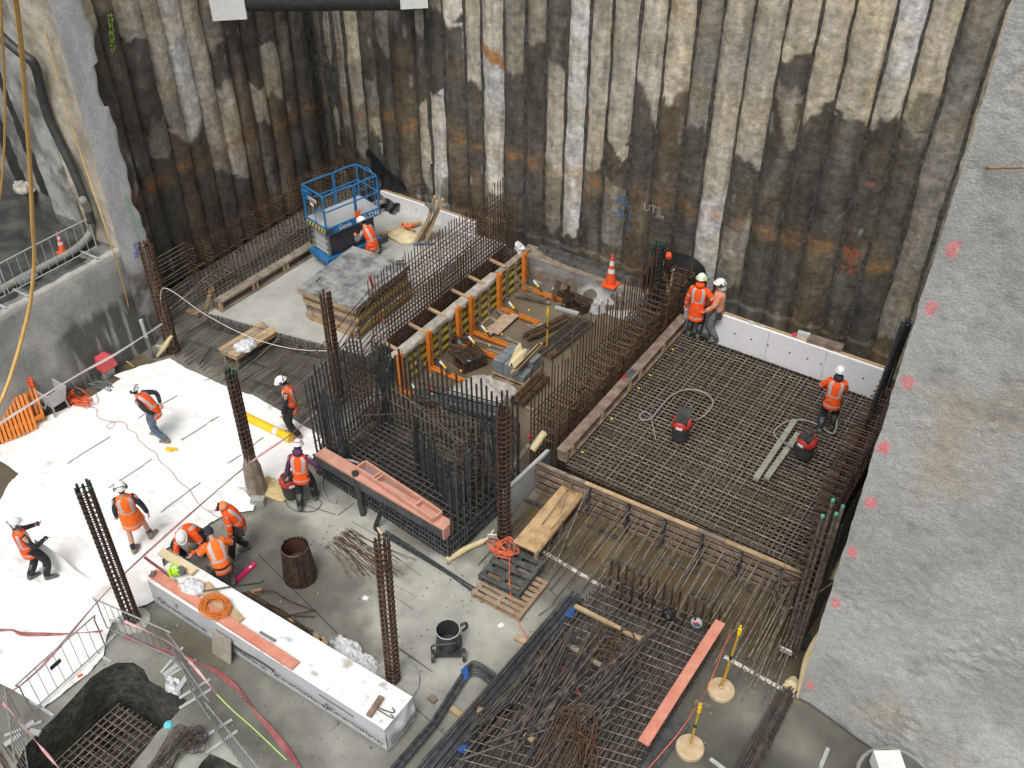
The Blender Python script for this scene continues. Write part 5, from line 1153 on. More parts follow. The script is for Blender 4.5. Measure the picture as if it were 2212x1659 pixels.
# bars thrown over the cage
th = thing('loose_bar_pile', 'crossing loose grey bars thrown over the lying cage', 'rebar pile', (-5, 10, .55))
segs = []
for _ in range(46):
    a_x = rnd(1350,2250); a = Q(9, a_x, rnd(520,1080), .6+rnd(0,.16)); b = Q(9, rnd(-900,-300)+a_x, rnd(1450,1700), .62+rnd(0,.12)); segs.append((a, a.lerp(b, rnd(.6,1))))
for x0,y0,x1,y1 in ((1640,760,1250,1500),(1830,640,1100,1580),(1990,1080,900,1470),(2212,600,1600,1050),(1700,900,1230,1330),(1900,1180,700,1600),(2060,1020,1640,1240),(1500,1190,1180,1659),(1780,980,1480,1350)): segs.append((Q(9,x0,y0,.68), Q(9,x1,y1,.68)))
bars(th, 'loose_bar', segs, .021, M['mid'])
# bent hairpins in rusty colour
hpn = thing('hairpin_bar_heap', 'heap of rusty rounded hairpin bars on the near part of the lying cage', 'rebar heap', Q(9,1550,1400,.65))
for i in range(20):
    cx, cy = 1540+rnd(-60,140), 1330+rnd(-90,200); 
    pts = smooth_path([Q(9,cx-240,cy+330,.62), Q(9,cx-80,cy+10,.7+i*.01), Q(9,cx-30,cy-70,.7+i*.01), Q(9,cx+50,cy-60,.7+i*.01), Q(9,cx+100,cy+20,.7+i*.01), Q(9,cx+60,cy+230,.7+i*.01), Q(9,cx,cy+340,.65)], 5)
    MB().tube(pts, .013, 5).build('hairpin_bar', M['brown'], hpn)
hp2 = thing('hairpin_bar_heap', 'smaller group of rounded rusty hairpins lying in the middle of the cage', 'rebar heap', Q(9,1800,650,.65))
for i in range(16):
    cx, cy = 1800+rnd(-40,150), 570+i*14+rnd(-20,20)
    pts = smooth_path([Q(9,cx-190,cy+170,.6), Q(9,cx-100,cy+30,.68), Q(9,cx-60,cy,.68), Q(9,cx+40,cy+20,.68), Q(9,cx+80,cy+70,.68), Q(9,cx+20,cy+180,.62)], 5)
    MB().tube(pts, .012, 5).build('hairpin_bar', M['brown'] if i % 2 else M['rust'], hp2)
for i, (x, y) in enumerate(((1980,640),(2030,820),(1130,1280))):
    shape('curved_bar', 'curv', smooth_path([V((-.2,-.1,0)),V((-.1,.1,0)),V((.05,.15,0)),V((.2,.0,0)),V((.22,-.2,0))],4), .014, M['brown'], Q(9,x,y,.66), hp2)
for a, b, l in (((1590,410),(2100,670),'long pale timber lath lying across the far part of the lying cage'),((1520,705),(1670,790),'short timber piece on the left of the lying cage'),((1200,1085),(1330,1140),'timber bearer beside the tied bars left of the lying cage'),((1200,1405),(1280,1455),'pale timber end among the near loose bars'),((1700,820),(1810,880),'grey timber bearer under the rounded hairpins')):
    tagp(MB().beam(Q(9,*a,.6 if l[0]!='t' else .1), Q(9,*b,.6 if l[0]!='t' else .1), .085, .06).build('timber_lath', M['wood'] if 'pale' in l else M['greywood']), l, 'timber lath')
tagp(MB().beam(Q(9,890,1420,.3), Q(9,1040,1280,.3), .07, .05).build('reddish_board', M['brownwood']), 'reddish brown board along the near left edge of the lying cage', 'board')
crump('black_bag', 'small black bag on the far part of the lying cage', 'bag', Q(10,1530,1275,.56), .14, .12, .16, M['membrane'], 8)
ba = thing('bottle_bag', 'clear bag with coloured caps hanging on the lying cage', 'bag', Q(10,1735,1340,.6)); MB().ellip(Q(10,1740,1330,.6), (.12,.1,.12), 10, 7).build('bag_body', M['foamg'], ba)
for i, m_ in enumerate(('paint_red','tapeblue','paint_red','greencap')): MB().ellip(Q(10,1720+i*12,1335+(i%2)*14,.68), (.03,.03,.03), 8, 6).build('cap', M[m_], ba)
tagp(MB().beam(Q(11,660,535,.66), Q(11,65,1470,.62), .2, .045).build('salmon_plank', M['pinkw']), 'long salmon coloured plank lying on the right side of the lying cage', 'plank')
tagp(MB().beam(Q(11,330,1275,.1), Q(11,-30,1760,.1), .5, .02).build('black_board', M['black_ply']), 'black film faced board lying under the near end of the salmon plank', 'board')
sc2 = [Q(11,735,600,1.7), Q(11,690,750,1.0), Q(11,560,1030,.4), Q(11,500,1170,.8), Q(11,440,1250,.6), Q(11,300,1440,.2), Q(11,100,1680,.1)]
tagp(MB().tube(smooth_path([Q(11,740,590,1.75), Q(11,650,830,.9), Q(11,560,1040,.5), Q(11,490,1160,1.2)],5), .008, 5).build('string_line', M['cord']), 'orange string line strung between the two yellow stands', 'string line')
tagp(MB().tube(smooth_path([Q(11,465,1200,1.2), Q(11,330,1400,.6), Q(11,110,1659,.3), Q(11,0,1800,.2)],5), .008, 5).build('string_line', M['cord']), 'orange string line running from the near yellow stand out of the bottom of the photo', 'string line')
bundle('rebar_bundle', 'bundle of long bars lying along the floor at the foot of the grey buttress', Q(11,1180,1080,.1), Q(11,800,1800,.04), 28, .32, .12, .012, M['mid'], spread=.5)
tagp(MB().beam(Q(11,580,1590,.03), Q(11,700,1680,.03), .07, .04).build('timber_offcut', M['light']), 'small pale offcut at the bottom of the photo near the yellow stand', 'timber offcut')
tagp(MB().beam(Q(11,460,1145,.03), Q(11,585,1200,.03), .09, .05).build('timber_offcut', M['greywood']), 'grey timber offcut between the two yellow stands', 'timber offcut')
tagp(MB().beam(Q(11,1490,1510,.05), Q(11,1430,1659,.05), .07, .05).build('timber_offcut', M['light']), 'pale offcut lying below the grey buttress', 'timber offcut')
# cream pipes / sheet between deck and buttress
cp = thing('cream_pipe', 'cream plastic pipe leaning down beside the grey buttress', 'pipe', Q(12,890,1330,1.0)); pA_, pB_ = Q(12,885,1330,.95), Q(12,1060,860,1.3)
MB().cyl(pA_, pB_, .095, 16).build('pipe_shell', M['cream'], cp); MB().cyl(pA_-(pB_-pA_).normalized()*.002, pA_+(pB_-pA_).normalized()*.001, .08, 16).build('pipe_mouth', mat('pipe_shadow', (.3,.22,.1), .8, .1), cp)
cs = [Q(11,1440,600,1.2), Q(11,1370,800,.75), Q(11,1320,1000,.3), Q(11,1260,1110,.03)]
mb = MB(); pth = smooth_path(cs, 4); n = len(pth)
mb.rings([[p+V((math.cos(a*.628)*.13*math.sin(math.pi*(i+1)/(n+1))*1.2, math.sin(a*.628)*.06, 0)) for a in range(10)] for i, p in enumerate(pth)])
tagp(mb.build('cream_roll', M['cream'], smooth=True), 'folded cream membrane standing at the bottom corner of the grey buttress', 'membrane roll')
crump('cream_scrap', 'torn cream scrap under the folded cream membrane', 'membrane scrap', Q(11,1210,1020,.02), .14, .2, .06, M['cream'], 19)
crump('black_bag', 'dark cloth bag hanging behind the leaning grey tied bars', 'bag', Q(11,1300,720,.02), .13, .1, .42, M['dark'], 15)
# ================================================================ FLOOR THINGS IN THE MIDDLE
def vac(loc, label, rz=0, open_top=False, red=True):
    t = thing('site_vacuum', label, 'vacuum', loc, None, rz)
    n = 20
    def ring(r, z): return [V((math.cos(2*math.pi*i/n)*r, math.sin(2*math.pi*i/n)*r, z)) for i in range(n)]
    if open_top:
        MB().rings([ring(.2,.12), ring(.22,.2), ring(.235,.62), ring(.22,.62), ring(.2,.2), ring(.02,.18)]).build('tub', M['dark'], t, local=True, smooth=False)
        MB().tube([V((math.cos(a*.35)*.236, math.sin(a*.35)*.236, .63)) for a in range(18)], .012, 6, True).build('rim', M['light'], t, local=True)
        MB().box((0,0,.1), (.5,.46,.08)).build('base_frame', M['dark'], t, local=True)
        for sx in (-1,1):
            w = MB().cyl((sx*.27,-.24,.13), (sx*.33,-.24,.13), .13, 16).build('wheel', M['dark'], t, local=True); MB().cyl((sx*.33,-.24,.13), (sx*.335,-.24,.13), .05, 10).build('hub', M['steel'], w, local=True)
            MB().cyl((sx*.18,.24,.04), (sx*.21,.24,.04), .045, 10).build('caster', M['dark'], t, local=True)
        MB().tube(smooth_path([(-.25,-.28,.2),(-.3,-.42,.55),(-.26,-.46,.75),(0,-.47,.8),(.2,-.42,.75),(.24,-.26,.45)],4), .018, 6).build('push_handle', M['dark'], t, local=True)
        MB().tube(smooth_path([(.2,.14,.5),(.33,.2,.55),(.36,.22,.4),(.27,.2,.3)],4), .03, 6).build('side_handle', M['dark'], t, local=True)
    else:
        MB().rings([ring(.17,.0), ring(.19,.06), ring(.205,.36), ring(.2,.38), ring(.03,.38)]).build('tub', M['dark'], t, local=True)
        MB().rings([ring(.205,.37), ring(.225,.4), ring(.23,.46), ring(.2,.56), ring(.14,.6), ring(.03,.61)]).build('motor_head', M['vacred'], t, local=True, smooth=True)
        MB().box((0,-.05,.58), (.3,.26,.06)).box((0,.02,.615), (.06,.34,.05)).build('top_cover', M['dark'], t, local=True)
        for a in (.5,2.6): MB().box((math.cos(a)*.21, math.sin(a)*.21, .36), (.05,.06,.09), a).build('latch', M['dark'], t, local=True)
        MB().box((0,-.225,.44), (.14,.02,.06)).build('badge', M['white'], t, local=True)
        for a in range(3): MB().cyl((math.cos(a*2.1)*.15, math.sin(a*2.1)*.15, -.04), (math.cos(a*2.1)*.15, math.sin(a*2.1)*.15, .01), .03, 8).build('caster', M['dark'], t, local=True)
    return t
v1 = vac(Q(2,1610,1640,1.04), 'red topped site vacuum on the deck mat with the open black cover', R(10)); MB().box((0,.14,.68), (.3,.03,.18), Matrix.Rotation(-.5,3,'X')).build('open_cover', M['dark'], v1, local=True)
vac(Q(3,985,1625,1.04), 'red topped site vacuum on the deck mat beside the grey timber pair', R(-20))
v3 = vac(Q(5,40,1130,.05), 'red topped site vacuum on the floor beside the worker in the purple hood', R(60))
vac(Q(9,620,745,.0), 'open black wheeled tub vacuum without its head on the bare concrete', R(35), True)
def hose(label, pts, r, m, cat='hose', name='hose', k=6): return tagp(MB().tube(smooth_path(pts, k), r, 8).build(name, m, smooth=True), label, cat)
hose('grey hose looping over the mat from the vacuum with the open cover', [Q(2,1690,1490,1.3), Q(2,1750,1500,1.1), Q(2,1830,1440,1.06), Q(2,1865,1360,1.06), Q(2,1790,1290,1.06), Q(2,1660,1270,1.06), Q(2,1540,1320,1.06), Q(2,1450,1420,1.06), Q(2,1390,1490,1.06), Q(2,1320,1505,1.06), Q(2,1300,1470,1.06), Q(2,1340,1440,1.08), Q(2,1385,1465,1.1)], .02, M['hose'])
tagp(MB().cyl(Q(2,1385,1465,1.08), Q(2,1425,1659,1.03), .014, 8).build('suction_tube', M['hose']), 'thin suction tube at the end of the looping grey hose', 'tube')
hose('grey hose from the second deck vacuum up to the worker holding it', [Q(3,905,1555,1.25), Q(3,800,1500,1.1), Q(3,755,1450,1.06), Q(3,790,1400,1.06), Q(3,880,1350,1.06), Q(3,1000,1350,1.06), Q(3,1100,1385,1.07), Q(3,1180,1440,1.07), Q(3,1225,1440,1.1), Q(3,1245,1330,1.3), Q(3,1225,1240,1.7), Q(3,1180,1195,2.0)], .022, M['hose'])
hose('thick grey hose lying from the pink form to the bare concrete by the black post', [Q(5,560,890,1.0), Q(5,480,865,1.0), Q(5,380,875,.6), Q(5,300,920,.2), Q(5,270,1010,.05), Q(5,285,1120,.04), Q(5,330,1175,.04), Q(5,385,1190,.04)], .028, M['hose'])
hose('thin black cable coiled at the feet of the worker in the purple hood', [Q(8,620,60,.02), Q(8,640,110,.02), Q(8,720,155,.02), Q(8,850,150,.02), Q(8,900,90,.02), Q(8,860,60,.02), Q(8,760,70,.02), Q(8,730,130,.02), Q(8,790,160,.02)], .007, M['dark'], 'cable', 'cable')
tm = [MB().beam(Q(12,*a,1.07), Q(12,*b,1.07), .13, .09).build('timber_beam', mat('mossy_timber', (.23,.24,.19), .85, .15, 6, .1, col2=(.36,.36,.3))) for a, b in (((300,540),(600,90)), ((385,530),(630,190)))]
tagp(tm[0], 'longer grey timber of the pair lying on the deck mat', 'timber beam'); tagp(tm[1], 'shorter grey timber of the pair lying on the deck mat by the vacuum', 'timber beam')
# drum of upright stirrups
dr = thing('stirrup_drum', 'round standing drum of dense rusty bent bars on the concrete', 'rebar drum', (-11.28, 9.1, 0))
L = V((-11.28,9.1,0)); segs = []
for i in range(96):
    a = i*.0654; segs.append((L+V((math.cos(a)*.345*rnd(.96,1.02), math.sin(a)*.345, .02)), L+V((math.cos(a+.1)*.27, math.sin(a+.1)*.27, .93+rnd(-.03,.03)))))
bars(dr, 'bent_bar', segs, .0125, M['rust'])
MB().cyl(L, L+V((0,0,.9)), .3, 20, .235, cap=False).cyl(L+V((0,0,.45)), L+V((0,0,.46)), .26, 20).build('inner_wall', mat('inner_rust', (.1,.04,.03), .8, .2, 12), dr)
MB().tube([L+V((math.cos(a*.3)*.275, math.sin(a*.3)*.275, .93)) for a in range(21)], .012, 5, True).build('top_hoop', M['dust'], dr)
tagp(MB().box(Q(8,850,645,.01), (.12,.1,.01), .4).build('blue_tag', MATS['tag_blue']), 'small blue tag lying on the floor beside the stirrup drum', 'tag')
# thin bars lying
lb2 = thing('loose_bar_pile', 'fan of thin rusty bars lying on the concrete between drum and post', 'rebar pile', Q(8,1200,450,0))
segs = []
for i in range(46):
    t = i/45; a = Q(8, lerp(1085,920,t)+rnd(-20,60), lerp(285,425,t)+rnd(-12,12), .015+rnd(0,.03)); b = Q(8, lerp(1660,1300,t)+rnd(-260,0), lerp(640,700,t)-rnd(0,130), .01+rnd(0,.02)); segs.append((a,b))
bars(lb2, 'lying_bar', segs[:30], .007, M['brown']); bars(lb2, 'lying_grey_bar', segs[30:], .007, M['dust'])
bars(lb2, 'long_lying_bar', [(Q(8,1000,480,.01), Q(8,1620,805,.01)), (Q(8,1010,500,.01), Q(8,1605,910,.01)), (Q(8,1140,235,.01), Q(8,1400,380,.01)), (Q(8,1380,430,.01), Q(8,1660,650,.01))], .006, M['dust'])
tagp(MB().cyl(Q(8,415,490,.012), Q(8,1190,1265,.012), .009, 5).build('long_bar', M['mid']), 'single long bar lying on the floor from the kneeling worker to the white bag', 'bar')
tagp(MB().cyl(Q(8,1495,1205,.012), Q(8,1760,1395,.012), .006, 5).build('floor_joint', M['black']), 'thin dark line on the floor right of the rusty cage with the round collar', 'joint')
# rusty bars next to package
rz_ = thing('loose_bar_pile', 'bent rusty bars lying against the far side of the white timber package', 'rebar pile', Q(8,550,900,0))
for i in range(12):
    o = i*9; pts = smooth_path([Q(8,190+o*1.5,800-o*.3+rnd(-8,8),.1), Q(8,300+o,840+rnd(-8,8)-o*.3,.08), Q(8,560+o*.6,990-o*.4,.05), Q(8,800+rnd(-30,40),1100-o*.3,.03)], 4); MB().tube(pts, .011, 5).build('bent_bar', M['brown'] if i % 2 else M['mid'], rz_)
for pts in (((380,780),(520,770),(640,840),(840,920)),((640,960),(850,915)),((560,970),(700,960),(850,965)),((470,870),(540,890),(640,950),(830,1110)),((300,790),(500,900),(690,1030))): MB().tube(smooth_path([Q(8,x,y,.06+rnd(0,.15)) for x, y in pts],4), .014, 5).build('bent_bar', M['brown'], rz_)
for (a, b, l) in (((365,785),(440,770),'small splintered offcut beside the kneeling worker at the bent bars'),((840,1110),(890,1170),'first block offcut at the end of the bent rusty bars'),((905,1130),(930,1190),'second block offcut next to the grinding disc'),((655,1005),(690,985),'tiny offcut on the bent rusty bars')):
    tagp(MB().beam(Q(8,*a,.05), Q(8,*b,.05), .12, .08).build('timber_offcut', M['wood']), l, 'timber offcut')
gd = thing('grinding_disc', 'round grey grinding disc lying near the white bag', 'disc', Q(8,980,1160,0)); MB().cyl(Q(8,980,1160,.0), Q(8,980,1160,.02), .115, 20).build('disc_body', M['block'], gd); MB().cyl(Q(8,980,1160,.02), Q(8,980,1160,.025), .04, 12).build('disc_hub', M['light'], gd)
crump('white_bag', 'white woven bag slumped between the package and the rusty cage', 'plastic bag', Q(8,1120,1270,0), .5, .26, .3, M['bag'], 51, rz=-.4)
crump('white_bag', 'second crumpled white bag touching the package near the round collar', 'plastic bag', Q(8,1240,1370,0), .3, .24, .28, M['bag'], 57, rz=-.6)
for i, (k, x, y, l) in enumerate(((8,1240,823,'white paper square on the floor left of the rusty cage'),(9,1020,560,'white paper square on the floor right of the wheeled tub'),)): tagp(MB().box(Q(k,x,y,.008), (.12,.1,.006), .2+i).build('paper_square', M['white']), l, 'paper')
# ================================================================ TIMBER PACKAGE
pk = thing('timber_package', 'long white wrapped timber package with printed sides lying on the concrete', 'timber package', (-10.1, 7.3, 0))
X0, X1, Y0_, Y1_, ZT = -13.25, -7.2, 6.93, 7.72, .75
def pk_top(u, v):
    x, y = lerp(X0, X1, u), lerp(Y0_, Y1_, v); return V((x, y, ZT + .012*fbm((x*3, y*3, 2), 4) + .01*math.sin(x*9+y*3)*noise.noise((x,y,1))))
def pk_tc(u, v, p): return mixc((.84,.84,.84), (.45,.43,.4), sm(.3, .6, fbm((p.x*4,p.y*4,6),5)+ .15*(p.x > -10.5)))
grid_mesh('wrap_top', 150, 26, pk_top, pk_tc, M['sheet'], pk)
def pk_s(u, v):
    x = lerp(X0, X1, u); z = lerp(.03, ZT+.012*fbm((x*3, Y0_*3, 2), 4)+.0, v); b = .018*noise.noise((x*1.6, z*3, 4)) + .02*math.sin(math.pi*v)*max(0, noise.noise((x*.8,0,0)))
    return V((x, Y0_-b*math.sin(math.pi*v), z))
def pk_sc(u, v, p):
    c = (.55,.56,.58)
    if -11.05 < p.x < -9.9 and .3 < p.z < .42: c = (.1,.105,.11)
    if -8.75 < p.x < -7.9 and .5 < p.z < .58: c = (.05,.14,.12)
    if p.z < .1: c = (.3,.3,.3)
    return c
grid_mesh('wrap_side', 150, 14, pk_s, pk_sc, M['sheet'], pk)
grid_mesh('wrap_far_side', 60, 6, lambda u, v: V((lerp(X0,X1,u), Y1_, lerp(.03,ZT,v))), lambda u,v,p: (.6,.6,.62), M['sheet'], pk)
def pk_e(u, v): y = lerp(Y0_, Y1_, u); return V((X1 + .05*noise.noise((y*4, v*3, 2))+.06*math.sin(v*3.1)*(1-abs(u-.5)), y, lerp(.03, ZT, v)))
grid_mesh('wrap_end', 14, 12, pk_e, lambda u,v,p: mixc((.66,.66,.68),(.5,.5,.52),sm(-.2,.3,noise.noise((p.y*5,p.z*5,1)))), M['sheet'], pk)
grid_mesh('wrap_end', 8, 6, lambda u, v: V((X0, lerp(Y0_,Y1_,u), lerp(.03,ZT,v))), lambda u,v,p: (.6,.6,.62), M['sheet'], pk)
MB().box(((X0+X1)/2, (Y0_+Y1_)/2, .36), (X1-X0-.1, .66, .7)).build('timber_core', M['greywood'], pk)
for x in (X0+.5, -11, -9.2, X1-.4): MB().box((x, 7.32, .015), (.1,.7,.03)).build('bearer', M['wood'], pk)
for i, x in enumerate((-12.35,-10.75,-9.25,-7.95)):
    text('CarterHoltHarvey', 'lettering', pk, (x-pk.location.x+.1, Y0_-.05-pk.location.y, .36), (R(90), R(2), 0), .165, M['ink'])
    MB().add([(x-.68,Y0_-.05,.3),(x-.66,Y0_-.05,.3),(x-.58,Y0_-.05,.5),(x-.6,Y0_-.05,.5)], [(0,1,2,3)]).add([(x-.6,Y0_-.051,.5),(x-.57,Y0_-.051,.5),(x-.5,Y0_-.051,.3),(x-.53,Y0_-.051,.3)], [(0,1,2,3)]).add([(x-.6,Y0_-.052,.3),(x-.57,Y0_-.052,.3),(x-.54,Y0_-.052,.4),(x-.57,Y0_-.052,.4)], [(0,1,2,3)]).build('printed_logo', M['ink'], pk)
text('CarterHoltHarvey', 'lettering', pk, (X1+.09-pk.location.x, 7.3-pk.location.y, .35), (R(90), 0, R(90)), .09, M['ink'])
MB().box((-11.15, Y0_-.13, .3), (.5, .025, .62), Matrix.Rotation(-.22, 3, 'X')).build('x', M['tanply']).name = 'leaning_board'
bo = bpy.data.objects['leaning_board']; tagp(bo, 'tan board square leaning on the long side of the white package', 'board')
# things on the package
ZP = .79
tagp(MB().beam(Q(7,1175,155,ZP+.03), Q(8,700,1345,ZP+.02), .2, .045).build('salmon_plank', M['pinkw']), 'long salmon plank lying on the white timber package', 'plank')
tagp(MB().beam(Q(7,1560,250,ZP), Q(7,1840,540,ZP), .28, .03).build('cream_board', M['wood']), 'pale board under the orange cord coil on the package', 'board')
tagp(MB().beam(Q(7,1240,-10,ZP+.05), Q(7,1500,150,ZP+.05), .17, .05).build('pale_board', mat('fresh_board', (.68,.56,.32), .7, .1, 4, .05, col2=(.78,.67,.42))), 'fresh pale board at the far end of the package by the crouching worker', 'board')
cc = thing('cord_coil', 'flat coil of orange cord lying on the salmon plank', 'cord coil', Q(7,1660,410,ZP+.08))
random.seed(5)
for i in range(22):
    r0, cxx, cyy = rnd(.2,.33), rnd(-.04,.04), rnd(-.04,.04); MB().tube([Q(7,1655,410,ZP+.06+rnd(0,.07))+V((cxx+math.cos(a*.4)*r0*(1+.1*math.sin(a+i)), cyy+math.sin(a*.4)*r0*.85, .01*math.sin(a*.7+i))) for a in range(16)], .006, 5, True).build('cord_loop', M['orange_st'], cc)
sw = thing('circular_saw', 'lime green hand saw with grey body standing on the salmon plank', 'power tool', Q(7,1360,200,ZP))
MB().ellip(Q(7,1350,150,ZP+.13), (.15,.06,.1), 12, 8, Matrix.Rotation(.7,3,'Z')).build('motor_housing', M['lime'], sw); MB().cyl(Q(7,1405,140,ZP+.02), Q(7,1395,130,ZP+.2), .08, 12).build('blade_guard', M['dark'], sw)
MB().tube(smooth_path([Q(7,1320,190,ZP+.1), Q(7,1305,130,ZP+.25), Q(7,1340,90,ZP+.25), Q(7,1375,120,ZP+.18)],4), .024, 8).build('handle', M['lime'], sw); MB().cyl(Q(7,1345,205,ZP+.04), Q(7,1350,420,ZP-.3), .035, 8).build('dust_tube', M['hose'], sw)
crump('white_bag', 'crumpled clear and white plastic on the package beside the green saw', 'plastic bag', Q(7,1480,270,ZP), .26, .2, .16, M['bag'], 61)
tagp(MB().cyl(Q(7,1175,185,ZP+.05), Q(7,1185,140,ZP+.12), .05, 10).build('wooden_knob', M['greywood']), 'small round wooden knob at the far end of the salmon plank', 'knob')
tagp(MB().beam(Q(7,1115,35,ZP+.08), Q(7,1305,175,ZP+.05), .05, .03).build('red_strap', M['tapered']), 'dark red strap at the far corner of the package', 'strap')
cb = thing('crowbar', 'black crowbar lying on the package beside the kneeling worker', 'crowbar', Q(7,1700,270,ZP)); MB().tube(smooth_path([Q(7,1545,300,ZP+.03), Q(7,1780,262,ZP+.02), Q(7,1990,235,.5), Q(7,2035,215,.55)],4), .016, 6).build('bar_body', M['dark'], cb)
tagp(MB().beam(Q(8,425,1085,ZP), Q(8,545,1155,ZP), .05, .02).build('dark_strip', M['block']), 'dark strip lying on top of the package', 'strip')
hk = thing('timber_block', 'brown offcut with two rusty hooks on the near end of the package', 'timber offcut', Q(9,60,1200,ZP)); MB().beam(Q(9,0,1260,ZP+.02), Q(9,100,1110,ZP+.06), .1, .06).build('block_body', M['brownwood'], hk)
for k in range(2): MB().tube(smooth_path([Q(9,60+k*10,1190+k*20,ZP+.02), Q(9,165+k*5,1230+k*40,ZP+.02), Q(9,200-k*10,1225+k*45,ZP+.02), Q(9,180-k*12,1195+k*50,ZP+.03)],4), .01, 6).build('hook', M['brown'], hk)
# ================================================================ CROWD BARRIERS, TAPE
def barrier(label, a, b, h, m='steel', n=9, grp='crowd barriers around the excavation', tall=0.0, feet=True, lean=0, z=0, r=.016):
    a, b = V(a), V(b); d = (b-a); L = d.length; d.normalize(); s_ = V((d.y,-d.x,0)); up = V((s_.x*lean, s_.y*lean, 1)); t = thing('crowd_barrier', label, 'crowd barrier', a, grp)
    MB().tube(smooth_path([a+up*.12, a+up*(h-.1), a+up*h+d*.08, b+up*h-d*.08, b+up*(h-.1), b+up*.12], 3), r, 6).build('top_rail', M[m], t); MB().cyl(a+up*.14, b+up*.14, r*.9, 6).build('bottom_rail', M[m], t)
    for i in range(1, n): MB().cyl(a+d*L*i/n+up*.14, a+d*L*i/n+up*(h), r*.45, 5).build('bar', M[m], t)
    if feet:
        for f_ in (.1,.9): MB().beam(a+d*L*f_-s_*.32+V((0,0,.02)), a+d*L*f_+s_*.32+V((0,0,.02)), .06, .02).build('foot', M['light'], t); MB().cyl(a+d*L*f_, a+d*L*f_+up*.14, r, 5).build('foot_post', M['light'], t)
    return t
c1, c2 = Q(7,300,1215,0), Q(7,800,780,0)
b1 = barrier('crowd barrier with a small dark plate between the excavation and the white sheet', (-13.12,3.95,0), (-13.2,5.65,0), 1.0, n=9)
MB().beam((-13.13,4.55,.72), (-13.14,4.78,.72), .02, .09).build('sign_plate', M['dark'], b1)
barrier('crowd barrier with dusty red tape running away from the column cage foot', (-13.5,5.95,0), (-11.75,6.2,0), 1.0, n=10)
barrier('crowd barrier folded at an angle beside the printed plan sheet', (-11.7,6.15,0), (-11.0,5.95,0), 1.05, n=10)
barrier('long crowd barrier with lime string on its top rail at the bottom of the photo', (-10.0,5.5,0), (-8.3,5.1,0), 1.0, n=11)
barrier('crowd barrier between the plan sheet and the lime string barrier', (-11.0,5.85,0), (-10.0,5.55,0), 1.05, n=9)
barrier('crowd barrier with pink tape at the left edge beside the excavation', (-13.2,3.75,0), (-11.7,2.9,0), 1.0, n=11)
barrier('long galvanised crowd barrier on the ledge below the small cone', (-21.0,10.1,2.84), (-21.0,12.65,2.84), .95, 'light', 11, 'crowd barriers on the ledge')
barrier('galvanised crowd barrier on the ledge at the left edge of the photo', (-21.05,7.6,2.84), (-21.0,10.0,2.84), .95, 'light', 10, 'crowd barriers on the ledge')
def tape(label, pts, w, m, name='barrier_tape', flat=False, k=4):
    pth = smooth_path(pts, k); mb = MB(); vs = []
    for i, p in enumerate(pth):
        tw = V((0,0,w/2)) if not flat else V((w/2*.5, w/2, .02)); tw = tw + V((.01*math.sin(i),.02*math.cos(i*.7),0)); vs += [p-tw, p+tw, p+tw+V((.003,.003,0)), p-tw+V((.003,.003,0))]
    n = len(pth); fs = [(i*4+a, i*4+(a+1)%4, i*4+4+(a+1)%4, i*4+4+a) for i in range(n-1) for a in range(4)]
    return tagp(mb.add(vs, fs).build(name, m), label, 'barrier tape')
tape('long pale pink tape from the barrier corner across the sheet to the black reinforcement block', [Q(7,20,1120,1.0), Q(7,330,870,1.0), Q(7,850,270,1.0), Q(6,1400,1340,1.0), Q(6,1925,890,1.05), Q(6,2212,690,1.3), Q(5,240,490,1.35)], .055, M['tapeb'])
tape('whitish tape from the left edge of the photo to the tall rusty cage', [P(-30,940,.9), P(0,915,.95), P(160,815,1.1), P(250,765,1.1), P(350,700,1.1)], .06, M['tapew'])
tape('dusty red strap lying over the sheet at the left edge', [Q(7,-30,600,.1), Q(7,90,595,.12), Q(7,180,625,.1), Q(7,450,628,.1), Q(7,790,605,.3)], .06, M['tapered'], flat=True)
tape('dusty red strap on the concrete behind the crowd barriers', [Q(7,960,640,.05), Q(7,1130,710,.05), Q(7,1330,770,.05), Q(7,1480,830,.05), Q(7,1640,900,.04), Q(7,1820,1040,.04), Q(7,1980,1240,.04), Q(7,2212,1520,.04), Q(7,2400,1800,.04)], .06, M['tapered'], flat=True)
tape('pink tape along the top rail of the far crowd barriers', [Q(7,960,530,1.0), Q(7,1300,690,1.02), Q(7,1480,860,1.05), Q(7,1660,1080,1.05)], .03, M['tapeb'])
hose('lime green string tied along the top rail of the nearest long barrier', [Q(7,1670,1090,1.06), Q(7,1800,1220,1.03), Q(7,1960,1360,1.03), Q(7,2212,1600,1.03)], .01, mat('lime_string', (.5,.72,.2), .6, .1), 'string', 'string')
tape('pink tape on the barrier at the left edge of the excavation', [Q(7,20,1160,1.0), Q(7,180,1340,1.0), Q(7,330,1520,1.0), Q(7,470,1680,1.0)], .04, M['tapeb'])
hose('thin pale rope sagging from the tall rusty cage over the trestle bench', [Q(4,315,740,.9), Q(4,312,485,2.3), Q(4,620,680,1.7), Q(4,900,830,1.25), Q(4,1150,920,1.0), Q(4,1400,965,.95), Q(4,1680,970,1.1)], .009, M['tapew'], 'rope', 'rope')
